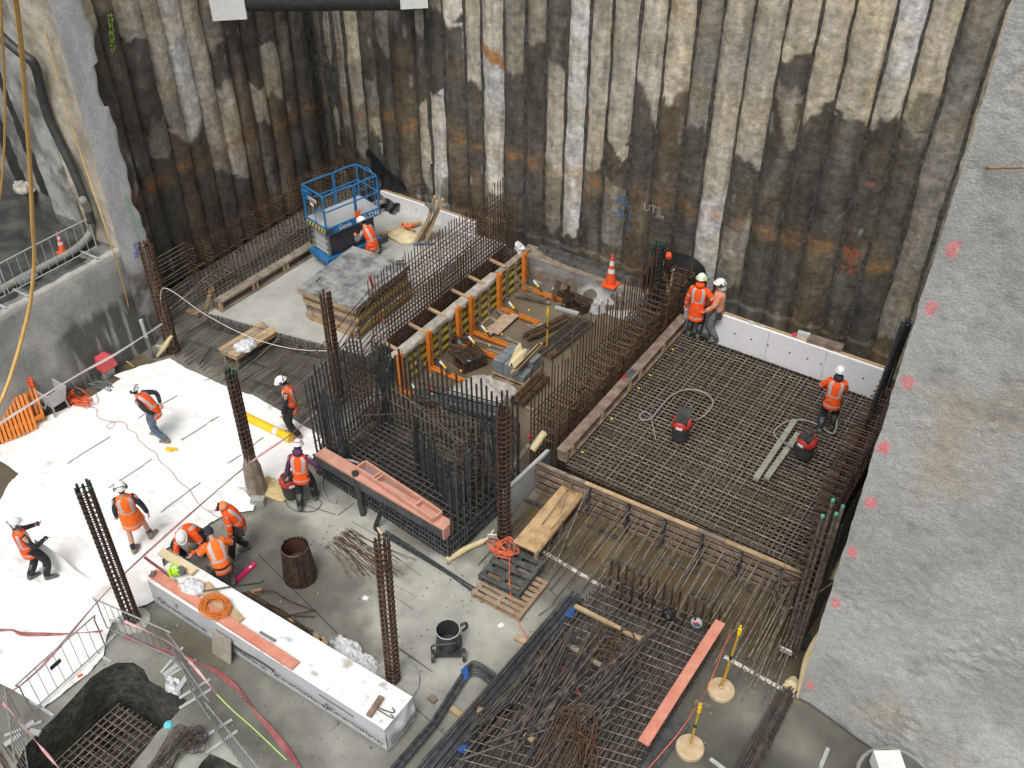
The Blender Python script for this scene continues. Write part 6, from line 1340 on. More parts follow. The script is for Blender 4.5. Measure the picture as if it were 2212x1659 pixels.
# things around the excavation
tagp(MB().rings([[Q(7,1275+60*u,1070-130*v+ (20*u),.02+.03*math.sin(u*6+v*5)) for u in [k/6*2 for k in range(7)]] for v in [j/5 for j in range(6)]], cap=False).build('plan_sheet', M['bag'], smooth=True), 'crumpled printed plan sheet lying beside the excavation', 'plan sheet')
for a, b, l in (((1265,950),(1370,870),'pale timber block left of the plan sheet'),((1360,1075),(1450,945),'pale timber block right of the plan sheet'),((190,1355),(265,1305),'pale timber piece under the left barrier'),((230,1375),(310,1395),'second pale timber piece at the edge of the excavation'),((35,1490),(165,1400),'timber lath on the floor left of the excavation')):
    tagp(MB().beam(Q(7,*a,.03), Q(7,*b,.03), .1, .05).build('timber_piece', M['light']), l, 'timber piece')
crump('cyan_rag', 'small cyan rag lying above the excavation edge', 'rag', Q(7,1300,1330,0), .09, .08, .06, mat('cyan_rag_cloth', (.15,.6,.7), .8, .1), 77)
tagp(MB().beam(Q(7,600,960,.06), Q(7,635,940,.06), .05, .03).build('red_wedge', M['cone']), 'small red wedge under the barrier bottom rail', 'wedge')
# footing cage in the excavation
fc = thing('footing_cage', 'grey grid reinforcement cage lying inside the excavation', 'rebar cage', (-12.1, 4.4, -1.3))
FA, FB, FC = V((-12.68,3.75,-.9)), V((-12.68,5.2,-.9)), V((-11.55,5.25,-.9)); FD = FA+(FC-FB)
for i in range(10):
    v = i/9; a, b = FA.lerp(FB, v), FD.lerp(FC, v); 
    for z in (0,-.4): bar('cross_bar', a+V((0,0,z-.02)), b+V((0,0,z-.02)), .011, M['dust'], fc)
for i in range(10):
    u = i/9; a, b = FA.lerp(FD, u), FB.lerp(FC, u); pts = smooth_path([a+V((0,.03,-.45)), a+V((0,0,-.06)), a+V((0,.06,0)), b-V((0,.06,0)), b+V((0,0,-.06)), b+V((0,-.03,-.45))], 3); MB().tube(pts, .014, 5).build('bent_bar', M['dust'], fc)
for z in (-.12,-.3): MB().tube([FA+V((0,0,z)), FB+V((0,0,z)), FC+V((0,0,z)), FD+V((0,0,z))], .012, 5, True).build('side_hoop', M['dust'], fc)
tangle('wire_tangle', 'tangle of dusty wires inside the footing cage', (-12.0,4.3,-1.15), .4, .4, 30, .008, M['dust'], 9, .2)
sh2 = thing('stirrup_heap', 'heap of tangled rusty stirrups on the floor beside the excavation', 'stirrup heap', Q(7,1400,1480,0), 'heaps of loose stirrups')
random.seed(8)
for i in range(34):
    a = Q(7, 1380+rnd(-40,180), 1380+rnd(-30,90), .03+i*.006); b = Q(7, 1180+rnd(-50,170), 1640+rnd(-30,90), .03+i*.004)
    d = (b-a).normalized(); s_ = V((d.y,-d.x,0))*rnd(.03,.09); MB().tube(smooth_path([a-s_, a-s_*.5-d*.05, a+s_*.5-d*.05, a+s_, b+s_, b-s_], 2), .007, 4).build('stirrup', M['rust' if i % 2 else 'mid'], sh2)
for i in range(14): shape('stirrup', 'stirH', rrect(.32,.2,.05,'xy'), .007, M['mid'], Q(7,1480+rnd(-60,70),1450+rnd(-50,50),.05+i*.012), sh2, True, rz=rnd(0,3))
ll = bundle('loose_bar_pile', 'few thin bars lying in the bottom left corner of the photo', Q(7,0,1500,.02), Q(7,120,1680,.02), 10, .3, .03, .007, M['brown'])
# ================================================================ LEFT EDGE
ob = thing('barrier_stack', 'leaning stack of bright orange slatted plastic barriers at the left wall', 'plastic barrier', P(50,900,0))
for r_ in range(2):
    for i in range(9):
        x0, y0 = 0+i*32-r_*60-10, 370-i*14+r_*90; x1, y1 = x0+95, y0+300-r_*20
        MB().beam(Q(6,x0,y0,.95-.1*r_), Q(6,x1,y1,.06), .07, .04).build('slat', M['orange_st'], ob)
MB().beam(Q(6,-30,400,.65), Q(6,290,290,.7), .05, .1).build('cross_rail', M['orange_st'], ob); MB().beam(Q(6,60,640,.25), Q(6,330,520,.25), .05, .1).build('cross_rail', M['orange_st'], ob)
tangle('cord_tangle', 'bundle of orange cord hung on the stacked orange barriers', Q(6,225,290,.85), .2, .14, 26, .02, M['cone'], 12, .25)
mx = thing('plastering_tub', 'dusty grey tub on legs beside the orange barriers', 'tub', Q(6,440,470,0))
L = Q(6,440,480,0); MB().rings([[L+V((sx*w, sy*d_, z)) for sx, sy in ((-1,-1),(1,-1),(1,1),(-1,1))] for w, d_, z in ((.22,.2,.3),(.32,.28,.75),(.29,.25,.75),(.2,.17,.36),(.02,.02,.35))]).build('tub_body', M['light'], mx)
for sx in (-1,1):
    for sy in (-1,1): MB().beam(L+V((sx*.25,sy*.22,0)), L+V((sx*.2,sy*.18,.35)), .04, .04).build('leg', M['steel'], mx)
MB().tube([L+V((-.32,-.3,.7)), L+V((-.32,-.42,.5)), L+V((.32,-.42,.5)), L+V((.32,-.3,.7))], .015, 5).build('handle', M['steel'], mx)
tangle('hose_tangle', 'grey and red tangle of hoses and tools behind the grey tub', Q(6,370,270,.1), .45, .35, 40, .025, M['block'], 21, .4)
tangle('cord_tangle', 'red and white tangle of cords lying behind the grey tub', Q(6,330,300,.3), .3, .2, 20, .02, M['paint_red'], 22, .2)
tangle('cord_tangle', 'heap of orange red cords lying between the tub and the sheet', Q(6,600,400,.05), .55, .25, 60, .013, M['cord'], 23, .15)
tangle('coil_spring', 'dark coiled cable on the orange red cords', Q(6,620,365,.15), .2, .08, 18, .018, M['dark'], 24, .1)
hose('thin red extension cord wandering over the white sheet to the crouching workers', [Q(6,735,345,.08), Q(6,755,420,.08), Q(6,680,445,.08), Q(6,745,470,.08), Q(6,750,530,.08), Q(6,820,560,.08), Q(6,885,575,.08), Q(6,850,620,.08), Q(6,820,600,.08), Q(6,880,570,.08), Q(6,960,575,.08), Q(6,985,625,.08), Q(6,1045,655,.08), Q(6,1070,710,.08), Q(6,1150,780,.08), Q(6,1200,805,.08), Q(6,1230,870,.08), Q(6,1320,950,.08), Q(6,1380,1030,.08), Q(6,1460,1090,.08), Q(6,1500,1160,.08), Q(6,1540,1210,.08), Q(6,1620,1270,.08), Q(6,1690,1310,.08), Q(6,1730,1340,.06), Q(6,1700,1400,.05)], .007, mat('faded_cord', (.42,.2,.18), .6, .1), 'cord', 'extension_cord', 4)
tb_ = thing('red_box', 'small red and white site box standing by the far corner of the white sheet', 'site box', Q(6,810,190,0))
L = Q(6,820,200,0); MB().rings([[L+V((sx*w, sy*d_, z)) for sx, sy in ((-1,-1),(1,-1),(1,1),(-1,1))] for w, d_, z in ((.26,.2,.25),(.3,.22,.3),(.26,.16,.62),(.24,.14,.63))]).build('lid', mat('pale_red', (.62,.09,.1), .5, .12, 5), tb_); MB().box(L+V((0,0,.13)), (.4,.3,.24)).build('box_body', M['light'], tb_); MB().box(L+V((-.33,.0,.35)), (.08,.3,.2)).build('side_panel', M['light'], tb_)
tangle('cable_coil', 'dark cable coil lying at the foot of the red box', Q(6,780,285,.03), .5, .25, 24, .012, M['block'], 31, .06)
tagp(MB().tube(smooth_path([Q(6,520,150,.1), Q(6,510,110,.12), Q(6,570,75,.15), Q(6,740,65,.2), Q(6,900,0,.3), Q(16,1050,1080,.3), Q(16,1060,980,.6), Q(16,1030,780,1.6), Q(16,960,520,2.9), Q(16,870,230,4.2), Q(0,470,900,5.6), Q(0,340,480,7.3), Q(0,210,0,9.0)],6), .012, 6).build('air_hose', M['yhose']), 'thin yellowish hose hanging down the left buttress to the wet ground', 'hose')
tagp(MB().tube(smooth_path([Q(6,520,150,.1), Q(6,560,180,.1), Q(6,640,150,.1), Q(6,760,60,.15), Q(6,880,10,.2), Q(6,760,0,.2), Q(6,725,50,.1), Q(6,780,90,.1), Q(6,950,95,.05), Q(6,1030,145,.05)],6), .016, 6).build('air_hose', M['yhose']), 'loops of yellow hose lying behind the red box', 'hose')
def nearhose(label, pts, r):   # hoses that hang near the camera: each point at a distance along its ray
    w = []
    for (x, y, dist) in pts: d = ray(x, y).normalized(); w.append(V((0,0,CAM_H))+d*dist)
    return tagp(MB().tube(smooth_path(w, 8), r, 8).build('hanging_hose', M['yhose'], smooth=True), label, 'hose')
nearhose('thick yellow hose hanging down along the left edge of the photo', [(28,-30,14.5),(38,30,15),(50,150,16),(63,330,17.6),(70,480,18.8),(74,560,19.6),(66,650,20.2),(50,720,20.5),(30,790,20.6),(5,860,20.6),(-30,920,20.6)], .035)
nearhose('thin yellow hose at the very left edge of the photo', [(2,-30,14.5),(4,60,15.2),(10,180,16.5),(10,300,17.5),(4,390,18.3),(-8,470,19)], .018)
# black pipe, grey hose, strut
hose('black corrugated pipe running down the left sprayed wall', [PY(*D(0,-20,180),12.6), PY(*D(0,60,260),12.6), PY(*D(0,150,330),12.65), PY(*D(0,190,360),12.7), PY(*D(0,215,420),12.8), PY(*D(0,235,520),12.85), PY(*D(0,280,680),12.85), PY(*D(0,350,830),12.85), PY(*D(0,430,1000),12.8), PY(*D(0,500,1180),12.75), PY(*D(0,530,1290),12.7)], .11, M['dark'], 'pipe', 'drain_pipe')
hose('dusty grey hose lying along the ledge under the crowd barriers', [P(*D(16,-40,720),2.95), P(*D(16,150,610),2.95), P(*D(16,400,480),2.95), P(*D(16,600,370),2.95), P(*D(16,700,280),2.98), P(*D(16,740,190),3.2), P(*D(16,720,60),3.9), P(*D(16,670,-40),4.5)], .1, M['hose'], 'hose', 'drain_hose')
hose('short grey pipe end on the ledge kerb', [P(*D(16,150,640),2.95), P(*D(16,300,570),2.95)], .09, M['block'], 'pipe', 'pipe_end')
crump('litter_bag', 'pale crumpled plastic litter on the dark ground behind the ledge', 'litter', P(*D(0,140,1100),2.85), .35, .25, .25, M['plastic'], 71)
st_ = thing('steel_strut', 'black round strut with white end boxes crossing the far corner of the pit', 'strut', (-20, 20, 7.4))
sA, sB = V((-21.6,18.75,7.45)), V((-17.7,22.15,7.25))
MB().cyl(sA, sB, .36, 24).build('strut_tube', M['dark'], st_)
dd = (sB-sA).normalized()
MB().box((-21.45,18.75,7.5), (.9,.75,1.0), .75).build('end_box', M['white'], st_); MB().box((-17.75,22.05,7.5), (.75,.7,.9), .75).build('end_box', M['white'], st_)
# wall writings
def wtext(s, x, y, size, m, label, rz=0): 
    p = PY(*D(15,x,y), 22.3); p.y = 22.06; return tagp(text(s, 'painted_writing', None, p, (R(90), rz, 0), size, m, .004), label, 'writing')
wb = mat('spray_blue', (.05,.13,.28), .8, .1); ww = mat('spray_white', (.33,.29,.25), .8, .2); wr_ = mat('spray_red', (.4,.06,.04), .8, .2)
wtext('RL\n-5.1', 735, 1105, .42, wb, 'blue sprayed survey level on a pile of the back wall'); wtext('15', 755, 1218, .2, wb, 'small blue sprayed number under the survey level')
wtext('UTS', 890, 1112, .3, ww, 'white sprayed letters on the iron stained pile'); wtext('3m', 930, 1150, .22, ww, 'white sprayed distance under the letters on the iron stained pile')
wtext('WX\n-K\nT.K', 1950, 1390, .26, wr_, 'red sprayed marks on a pile above the white foam boards'); wtext('v-x', 2065, 972, .18, wr_, 'tiny red sprayed mark high on the dark pile at the right'); wtext('x', 1290, 1275, .3, mat('rust_red', (.35,.06,.03), .8, .2), 'rust red mark on the pile above the two talking workers')
for i, (x, y) in enumerate(((650,110),(655,160),(660,205),(672,240),(690,290),(705,300),(650,130),(668,270))):
    pass
gm = mat('spray_lime', (.45,.68,.16), .8, .1)
lm = MB()
for i in range(90):
    x, y = 645+rnd(-10,14)+.2*i*1.0, 90+i*2.4; p = PX(*D(0,x,y), -21.75); lm.box(p-V((.06,0,0)), (.01, rnd(.015,.05), rnd(.02,.08)))
lmo = tagp(lm.build('spray_mark', gm), 'lime green sprayed vertical mark high on the left pile wall', 'paint mark')
# bucket ring at the bottom right
rg = thing('grey_ring_tank', 'round open grey tank with a white box and yellow strap at the bottom right', 'tank', (.35, 10.9, 0))
pr_ = [(18,770,1180),(18,850,1100),(18,960,1070),(18,1080,1070),(18,1200,1095),(18,1330,1140),(18,1420,1198)]
c_ = P(*D(18,1060,1330),1.4)
MB().tube([c_+V((math.cos(a*.262)*.6, math.sin(a*.262)*.6, 0)) for a in range(24)], .035, 8, True).build('rim', M['hose'], rg); MB().cyl(c_-V((0,0,1.35)), c_, .57, 24, cap=False).cyl(c_-V((0,0,1.36)), c_-V((0,0,1.0)), .55, 24).build('tank_wall', M['hose'], rg)
MB().box(P(*D(18,990,1190),1.62), (.42,.4,.3), .6).build('white_box', M['white'], rg); MB().tube([P(*D(18,1020,1050),1.45), P(*D(18,1040,1130),1.45)], .03, 6).build('yellow_strap', M['yel'], rg)
hose('thin pale rod sticking out of the buttress at the right edge', [PY(*D(13,1920,1300),11.95), PY(*D(13,2230,1290),11.6)], .018, M['wood'], 'rod', 'rod')
# yellow pipe on the sheet
yp = thing('yellow_pipe', 'bright yellow plastic pipe lying at the edge of the white sheet', 'pipe', Q(4,1100,1500,.1))
MB().cyl(Q(4,870,1440,.14), Q(4,1290,1640,.14), .1, 18).build('pipe_shell', M['yel'], yp); MB().cyl(Q(4,1170,1585,.141), Q(4,1200,1598,.141), .102, 18).build('white_label', M['white'], yp); MB().cyl(Q(4,1255,1625,.14), Q(4,1300,1645,.14), .12, 18).build('pipe_socket', M['yel'], yp)
tagp(MB().box(Q(6,1305,780,.1), (.16,.09,.05), .4).box(Q(6,1340,778,.1), (.16,.06,.04), .5).build('yellow_tool', M['yel']), 'small yellow and red tool lying on the sheet at the leaning worker', 'tool')
crump('cream_sheet', 'yellowish stained sheet scrap on the floor by the wood wrapped cage foot', 'membrane scrap', Q(6,2110,1090,0), .5, .28, .09, mat('stained_cream', (.5,.38,.18), .8, .2, 5, .1, col2=(.62,.5,.28)), 91)
tagp(MB().box(Q(6,1990,1180,.09), (.3,.18,.17), .5).build('concrete_block', M['pile_base']), 'hollow grey concrete block at the foot of the wood wrapped cage', 'concrete block')
# level (pink) by the kneeling worker
lvl = thing('spirit_level', 'hot pink spirit level lying on the concrete behind the kneeling worker', 'level', Q(8,310,630,.02)); MB().beam(Q(8,240,690,.04), Q(8,385,560,.04), .08, .06).build('level_body', M['pinkplastic'], lvl); MB().beam(Q(8,345,590,.075), Q(8,360,577,.075), .05, .012).build('vial', M['white'], lvl)

# loose dirt and small debris on the floor
random.seed(99); mb = MB(); k = 0
while k < 900:
    x, y = rnd(-15, -2), rnd(5, 13)
    if pip(x, y, SH) or pip(x, y, HOLE) or pip(x, y, HOLE2) or (-13.2 < x < -7.1 and 6.9 < y < 7.8): continue
    if fbm((x*.9, y*.9, 3), 3) < rnd(-.3, .3): continue
    s_ = rnd(.006, .028)*(1 if rnd(0,1) < .95 else 2); k += 1
    mb.ellip((x, y, .012+s_*.3), (s_, s_*rnd(.5,1), s_*.6), 5, 3)
tagp(mb.build('debris', mat('debris_grit', (.1,.09,.075), .9, .4, 20, 0, col2=(.4,.37,.32))), 'scattered grit and small debris over the bare concrete floor', 'debris', kind='stuff')
MB4 = MB()
for a, b in (((8,1030,185),(8,1150,90)),((8,620,60),(8,1010,180)),((9,230,740),(9,480,910)),((9,340,1180),(9,620,1430)),((9,20,900),(9,340,1180)),((9,1340,240),(9,1520,390))):
    MB4.beam(Q(*a, .016), Q(*b, .016), .012, .006)
tagp(MB4.build('ground_joint', M['dpallet']), kind='structure')
# ================================================================ PEOPLE
def ik(a, b, l1, l2, hint):
    """middle joint of a two bone limb from a to b, bending towards hint"""
    a, b = V(a), V(b); d = b-a; L = min(d.length, (l1+l2)*.999); dn = d.normalized(); b = a+dn*L
    x = (l1*l1 - l2*l2 + L*L)/(2*L); h = math.sqrt(max(0, l1*l1-x*x)); hn = V(hint) - dn*V(hint).dot(dn)
    hn = hn.normalized() if hn.length > 1e-4 else V((0,1,0)); return a+dn*x+hn*h, b
def limb(mb, pts, rad, n=12, mi=0, bands=()):
    """tapering tube through joints; bands: list of (t0,t1,material index)"""
    pth = smooth_path(pts, 8); N = len(pth); rr = []
    for i in range(N):
        t = i/(N-1)*(len(rad)-1); k = min(int(t), len(rad)-2); rr.append(lerp(rad[k], rad[k+1], t-k))
    b0 = len(mb.f); mb.tube(pth, rr, n)
    for i in range(N-1):
        t = (i+.5)/(N-1); m_ = mi
        for t0, t1, mm in bands:
            if t0 <= t <= t1: m_ = mm
        for k in range(n): mb.m[b0+i*n+k] = m_
    return mb
def person(label, loc, heading, lean=5, hipz=.93, feet=((.11,.0,0),(-.11,.0,0)), hands=((.28,.1,.8),(-.28,.1,.8)), elbow=((1,-.6,-.3),(-1,-.6,-.3)), knee=((0.1,1,0),(-.1,1,0)),
           head=(0,0), top='vest', topm='orange', sleeve='navy', pants='blackc', boots='boot', shorts=False, helmet='helmet', muffs='muff', hood=None, hoodup=False, cap=None, turn=0, scale=1.0, hip=(0,0), hem=.0, foot_dir=(0,0), side=0, belt=False, gloves=None, visor=False, badge=False):
    t = thing('person', label, 'person', loc, 'workers on the site', heading)
    H = V((hip[0], hip[1], hipz)); l = R(lean); tw = R(turn)
    # spine joints, bending progressively forwards
    sp = [H]; ang = 0
    for i in range(5):
        ang = l*(.35+.75*i/4); sp.append(sp[-1] + V((math.sin(R(side))*.105, math.sin(ang)*.105, math.cos(ang)*.105)))
    up = (sp[-1]-sp[-2]).normalized(); fwd = V((0, math.cos(ang), -math.sin(ang)))
    rt = V((math.cos(tw), math.sin(tw)*.6, 0)).normalized(); fwd = up.cross(rt)
    neck = sp[-1] + up*.05; hp = R(head[0])+ang*.6; hy = R(head[1])
    hup = V((0, math.sin(hp), math.cos(hp))); hf = V((math.sin(-hy)*math.cos(hp), math.cos(hy)*math.cos(hp), -math.sin(hp))); hr = hf.cross(hup).normalized(); hf = hup.cross(hr).normalized()
    HR = Matrix((hr, hf, hup)).transposed(); hc = neck + hup*.155 + hf*.02
    sh = [sp[-1] - up*.04 + rt*.185*s_ for s_ in (1,-1)]
    hips = [H + V((.095*s_, 0, -.02)) for s_ in (1,-1)]
    arms = []; legs = []
    for i in (0,1):
        e, w = ik(sh[i], V(hands[i]), .29, .26, V(elbow[i])); arms.append((sh[i], e, w))
        f = V(feet[i]) + V((0,0,.09)); k, a = ik(hips[i], f, .45, .43, V(knee[i])); legs.append((hips[i], k, a))
    # ---- body: one continuous remeshed surface
    mb = MB()
    def ringset(cs, rx, ry): return [[c + rt*math.cos(2*math.pi*k/14)*a + (fwd if i else V((0,1,0)))*math.sin(2*math.pi*k/14)*b for k in range(14)] for i, (c, a, b) in enumerate(zip(cs, rx, ry))]
    mb.rings(ringset([H-V((0,0,.1))]+sp+[neck], (.13,.155,.14,.14,.16,.165,.09,.055), (.1,.11,.1,.1,.115,.11,.07,.055)))
    mb.cyl(sp[-1], hc, .052, 12)
    mb.ellip(hc, (.076,.094,.112), 16, 12, HR); mb.ellip(hc+hf*.095-hup*.015, (.014,.02,.024), 8, 6, HR); mb.ellip(hc+hf*.05-hup*.075, (.045,.04,.035), 8, 6, HR)
    for s_ in (1,-1): mb.ellip(hc+hr*.078*s_-hup*.01, (.012,.022,.034), 8, 6, HR)
    for i in (0,1):
        s, e, w = arms[i]; limb(mb, [s, e, w], (.05,.045,.04,.034,.026)); d = (w-e).normalized(); pr = d.orthogonal().normalized() if abs(d.z) > .99 else d.cross(V((0,0,1))).normalized(); nn = d.cross(pr)
        sgn = 1 if i == 0 else -1; palm = w+d*.05; mb.ellip(palm, (.022,.05,.042), 8, 8, Matrix((nn, d, pr)).transposed())
        for f_ in range(4):
            o = pr*(.03-.02*f_); b_ = w+d*.085+o; L = (.068,.078,.072,.056)[f_]; mb.tube([b_, b_+d*L*.5+nn*.008*sgn, b_+d*L*.85+nn*.03*sgn, b_+d*L*.95+nn*.05*sgn], [.0105,.010,.0095,.008], 6)
        mb.tube([w+d*.03+pr*.03, w+d*.055+pr*.06+nn*.01*sgn, w+d*.085+pr*.065+nn*.025*sgn], [.012,.011,.009], 6)
        h_, k, a = legs[i]; limb(mb, [h_, k, a], (.085,.07,.052,.055,.034))
        mb.ellip(a+Matrix.Rotation(-foot_dir[i], 3, 'Z') @ V((0,.05,-.05)), (.03,.08,.022), 10, 6, Matrix.Rotation(-foot_dir[i], 3, 'Z'))
    o = mb.build('body', M['skin'], t, local=True, smooth=True); md = o.modifiers.new('r', 'REMESH'); md.mode = 'VOXEL'; md.voxel_size = .0085; md.use_smooth_shade = True
    for s_ in (1,-1): MB().ellip(hc+hf*.088+hr*.03*s_+hup*.012, (.012,.008,.008), 8, 6, HR).build('eye', M['dark'], t, local=True)
    # ---- clothes
    mats = [M[topm], M['silver']]
    tb = MB(); cs, RX, RY, bd = [], [], [], []
    P0 = [(-.16-hem, .185, .15, 0), (-.13-hem, .187,.15, 0), (-.09-hem,.186,.149,1), (-.05-hem,.185,.148,0), (-.02,.183,.146,0), (.08,.172,.138,0), (.135,.17,.136,1), (.172,.172,.138,0), (.28,.185,.142,0), (.38,.198,.14,0), (.46,.19,.128,0), (.515,.13,.1,0), (.545,.075,.075,0)]
    for s_, a, b, k in P0:
        if s_ <= 0: c = H + V((0, 0, s_))
        else:
            q = min(4.999, s_/.105); i = int(q); c = sp[i].lerp(sp[i+1], q-i) if i < 5 else sp[5]
            if s_ > .525: c = sp[5]+up*(s_-.525)
        cs.append(c); RX.append(a*(1.06 if top != 'vest' else 1)); RY.append(b*(1.05 if top != 'vest' else 1)); bd.append(k)
    n = 28; rings = []
    for i, c in enumerate(cs):
        w = min(1, max(0, P0[i][0]/.5)); f_ = (V((0,1,0))*(1-w) + fwd*w).normalized(); ring = []
        for k in range(n):
            a = 2*math.pi*k/n; wob = 1+.035*noise.noise((math.cos(a)*2+loc[0], math.sin(a)*2, i*1.1))
            ring.append(c + rt*math.cos(a)*RX[i]*wob + f_*math.sin(a)*RY[i]*wob)
        rings.append(ring)
    tb.rings(rings, cap=False); nf = 0
    for i in range(len(cs)-1):
        for k in range(n):
            mi = 1 if bd[i] else 0; a = (k+.5)*360/n
            if i >= 6 and not bd[i] and i < 11 and any(abs((a-c_+180) % 360-180) < 7.4 for c_ in (52,128,232,308)): mi = 1
            tb.m[i*n+k] = mi
    nm = 'hivis_vest' if top == 'vest' else 'hivis_jacket'
    tb.build(nm, mats, t, local=True, smooth=True)
    for i in (0,1):
        s, e, w = arms[i]; s2 = s - rt*(.05 if i == 0 else -.05)
        sl = MB()
        if top == 'vest' or top == 'shirt_dark': limb(sl, [s2, e, w], (.07,.066,.058,.05,.042))
        else: limb(sl, [s2, e, w], (.085,.078,.068,.062,.054), bands=((.36,.44,1),(.72,.8,1)))
        if top == 'vest': sl.build('sleeve', M[sleeve], t, local=True, smooth=True)
        elif top == 'poloshirt': sl.build('sleeve', [M[topm], M['silver']], t, local=True, smooth=True)
        else: sl.build('sleeve', [M[topm], M['silver']], t, local=True, smooth=True)
        if top == 'tee':  # long dark undersleeve below a short hi vis sleeve
            s3 = MB(); limb(s3, [s.lerp(e,.8), e, w], (.07,.07,.062,.056,.048)); s3.build('undersleeve', M[sleeve], t, local=True, smooth=True)
        if gloves: MB().ellip(w+(w-e).normalized()*.06, (.045,.045,.06), 8, 6).build('glove', M[gloves], t, local=True)
        h_, k, a = legs[i]
        lg = MB()
        if shorts:
            limb(lg, [h_+V((0,0,.08)), h_.lerp(k,.75)], (.11,.1,.095)); lg.build('shorts_leg', M[pants], t, local=True, smooth=True)
            MB().cyl(a+V((0,0,.04)), a+V((0,0,.14)), .05, 12).build('sock', M['navy'], t, local=True)
        else:
            limb(lg, [h_+V((0,0,.08)), k, k.lerp(a,.92)], (.11,.105,.085,.08,.068)); lg.build('trouser_leg', M[pants], t, local=True, smooth=True)
        bt_ = MB(); fd = Matrix.Rotation(-foot_dir[i], 3, 'Z')
        up_h = .1 if shorts or boots != 'boot' else .3
        top_ = a.lerp(k, up_h/.43) ; limb(bt_, [top_, a, a-V((0,0,.03))], (.068,.06,.058,.055))
        f_c = a+fd @ V((0,.065,-.045)); rr = []
        for yy, w_, h2 in ((-.125,.02,.05),(-.11,.042,.075),(-.04,.05,.09),(.04,.05,.075),(.1,.052,.06),(.14,.04,.045),(.155,.015,.03)):
            rr.append([f_c + fd @ V((math.cos(q*.628)*w_, yy, -.045+max(0, (math.sin(q*.628)+.9)*.55)*h2)) for q in range(10)])
        bt_.rings(rr); bt_.build('boot', M[boots], t, local=True, smooth=True)
    if belt:
        bm_ = MB().rings([[H+V((math.cos(q*.39)*.19, math.sin(q*.39)*.155, z)) for q in range(16)] for z in (-.02,.04)], cap=False); bo_ = bm_.build('tool_belt', M['dark'], t, local=True)
        for s_ in (1,-1): MB().box(H+V((.2*s_, -.02, -.08)), (.07,.14,.2)).build('tool_pouch', M['dark'], bo_, local=True)
    hd = MB().rings([[H+V((math.cos(q*.52)*.15, math.sin(q*.52)*.125, z)) for q in range(12)] for z in (-.14,.06)]) ; hd.build('trouser_seat', M[pants], t, local=True, smooth=True)
    # ---- head gear
    if hood:
        MB().ellip(neck-hf*.04+up*.03, (.115,.11,.09), 14, 8).build('hood', M[hood], t, local=True, smooth=True)
    if cap:
        MB().ellip(hc+hup*.01, (.089,.107,.123), 14, 10, HR, v0=-40).build('balaclava', M[cap], t, local=True, smooth=True)
    if helmet:
        hb_ = hc+hup*.035
        MB().ellip(hb_, (.112,.138,.115), 18, 10, HR, v0=0).rings([[hb_+HR @ V((math.cos(q*.35)*.122*k_, math.sin(q*.35)*.15*k_+(.02 if math.sin(q*.35) > .3 else 0), z)) for q in range(18)] for k_, z in ((.9,0),(1,-.004),(1.04,-.012),(.9,-.004))]).build('helmet', M[helmet], t, local=True, smooth=True)
        MB().ellip(hc-hf*.02-hup*.03, (.081,.088,.085), 12, 8, HR).build('hair', M['hair'], t, local=True)
        if badge:
            for q in range(3): MB().tube([hb_+HR @ V((.112*math.sin(a*.4+q*2)*.8, -.05+.12*math.cos(a*.4+q*2)*.8, .088+.0*a)) for a in range(6)], .008, 5).build('red_marking', M['paint_red'], t, local=True)
    if muffs:
        for s_ in (1,-1): MB().ellip(hc+hr*.108*s_+hup*.01-hf*.01, (.034,.045,.052), 10, 8, HR).build('ear_muff', M[muffs], t, local=True)
        MB().tube([hc+HR @ V((math.cos(R(a))*.118, -.1, .05+math.sin(R(a))*.06)) for a in range(0,181,30)], .01, 5).build('muff_band', M[muffs], t, local=True)
    t.scale = (scale,)*3
    return t
def facing(dx_photo, dy_photo, u, v, z):
    """heading so that local +Y points along an image direction on the ground at (u,v)"""
    a = P(u, v, z); b = P(u+dx_photo, v+dy_photo, z); d = b-a; return math.atan2(-d.x, d.y)
def at_(u, v, z): return P(u, v, z)
# 1 worker at the lift (turned away, arms raised to the lift)
person('worker in orange vest and white helmet bending at the side of the blue lift', PX(770,600,-17.0) and (-16.95,18.55,.5), facing(-10,-3,770,560,.5), lean=30, hands=((.2,.42,1.05),(-.15,.45,1.12)), sleeve='dusty', pants='orange', muffs=None, gloves='orange2', head=(10,0))
# 2 raincoat worker from the back
person('worker from behind in long orange rain jacket with lime ear muffs', at_(1497,727,1), facing(6,-14,1497,727,1), lean=4, top='jacket', sleeve='orange', hem=.22, muffs='lime', hood='orange', hands=((.27,.16,.95),(-.3,.05,.72)), pants='blackc', feet=((.12,-.03,0),(-.12,.03,0)), scale=1.04)
# 3 second worker next to him
person('worker in faded orange shirt and dusty jeans beside the worker with lime ear muffs', at_(1541,733,1), facing(-12,-1,1546,727,1), lean=2, top='jacket', topm='faded', hood='light', muffs='muff', pants='dusty', hands=((.18,.26,.95),(-.15,.28,.95)), elbow=((1,-1,-.3),(-1,-1,-.3)), belt=True, feet=((.1,.06,0),(-.1,-.06,0)), foot_dir=(.2,-.2), scale=1.02)
# 4 hose worker on the deck
person('worker in orange jacket and white helmet holding a grey hose on the deck', at_(1782,930,1), facing(3,-14,1782,930,1), lean=8, top='jacket', muffs=None, hood='navy', pants='navy', hands=((.05,.3,1.0),(-.2,.3,1.02)), feet=((.13,.12,0),(-.12,-.12,0)), hem=.04, scale=1.0)
# 5 leaning worker on the sheet
person('worker in blue jeans and orange vest leaning forward on the white sheet with hands behind', at_(348,948,.05), facing(-12,-1,348,948,.05), lean=48, hipz=.9, hands=((.2,-.12,.98),(-.2,-.12,.98)), elbow=((1,-.4,.5),(-1,-.4,.5)), pants='jeans', sleeve='navy', boots='tanboot', head=(-25,0), feet=((.12,.12,0),(-.12,-.22,0)), hip=(0,-.03), foot_dir=(0,0))
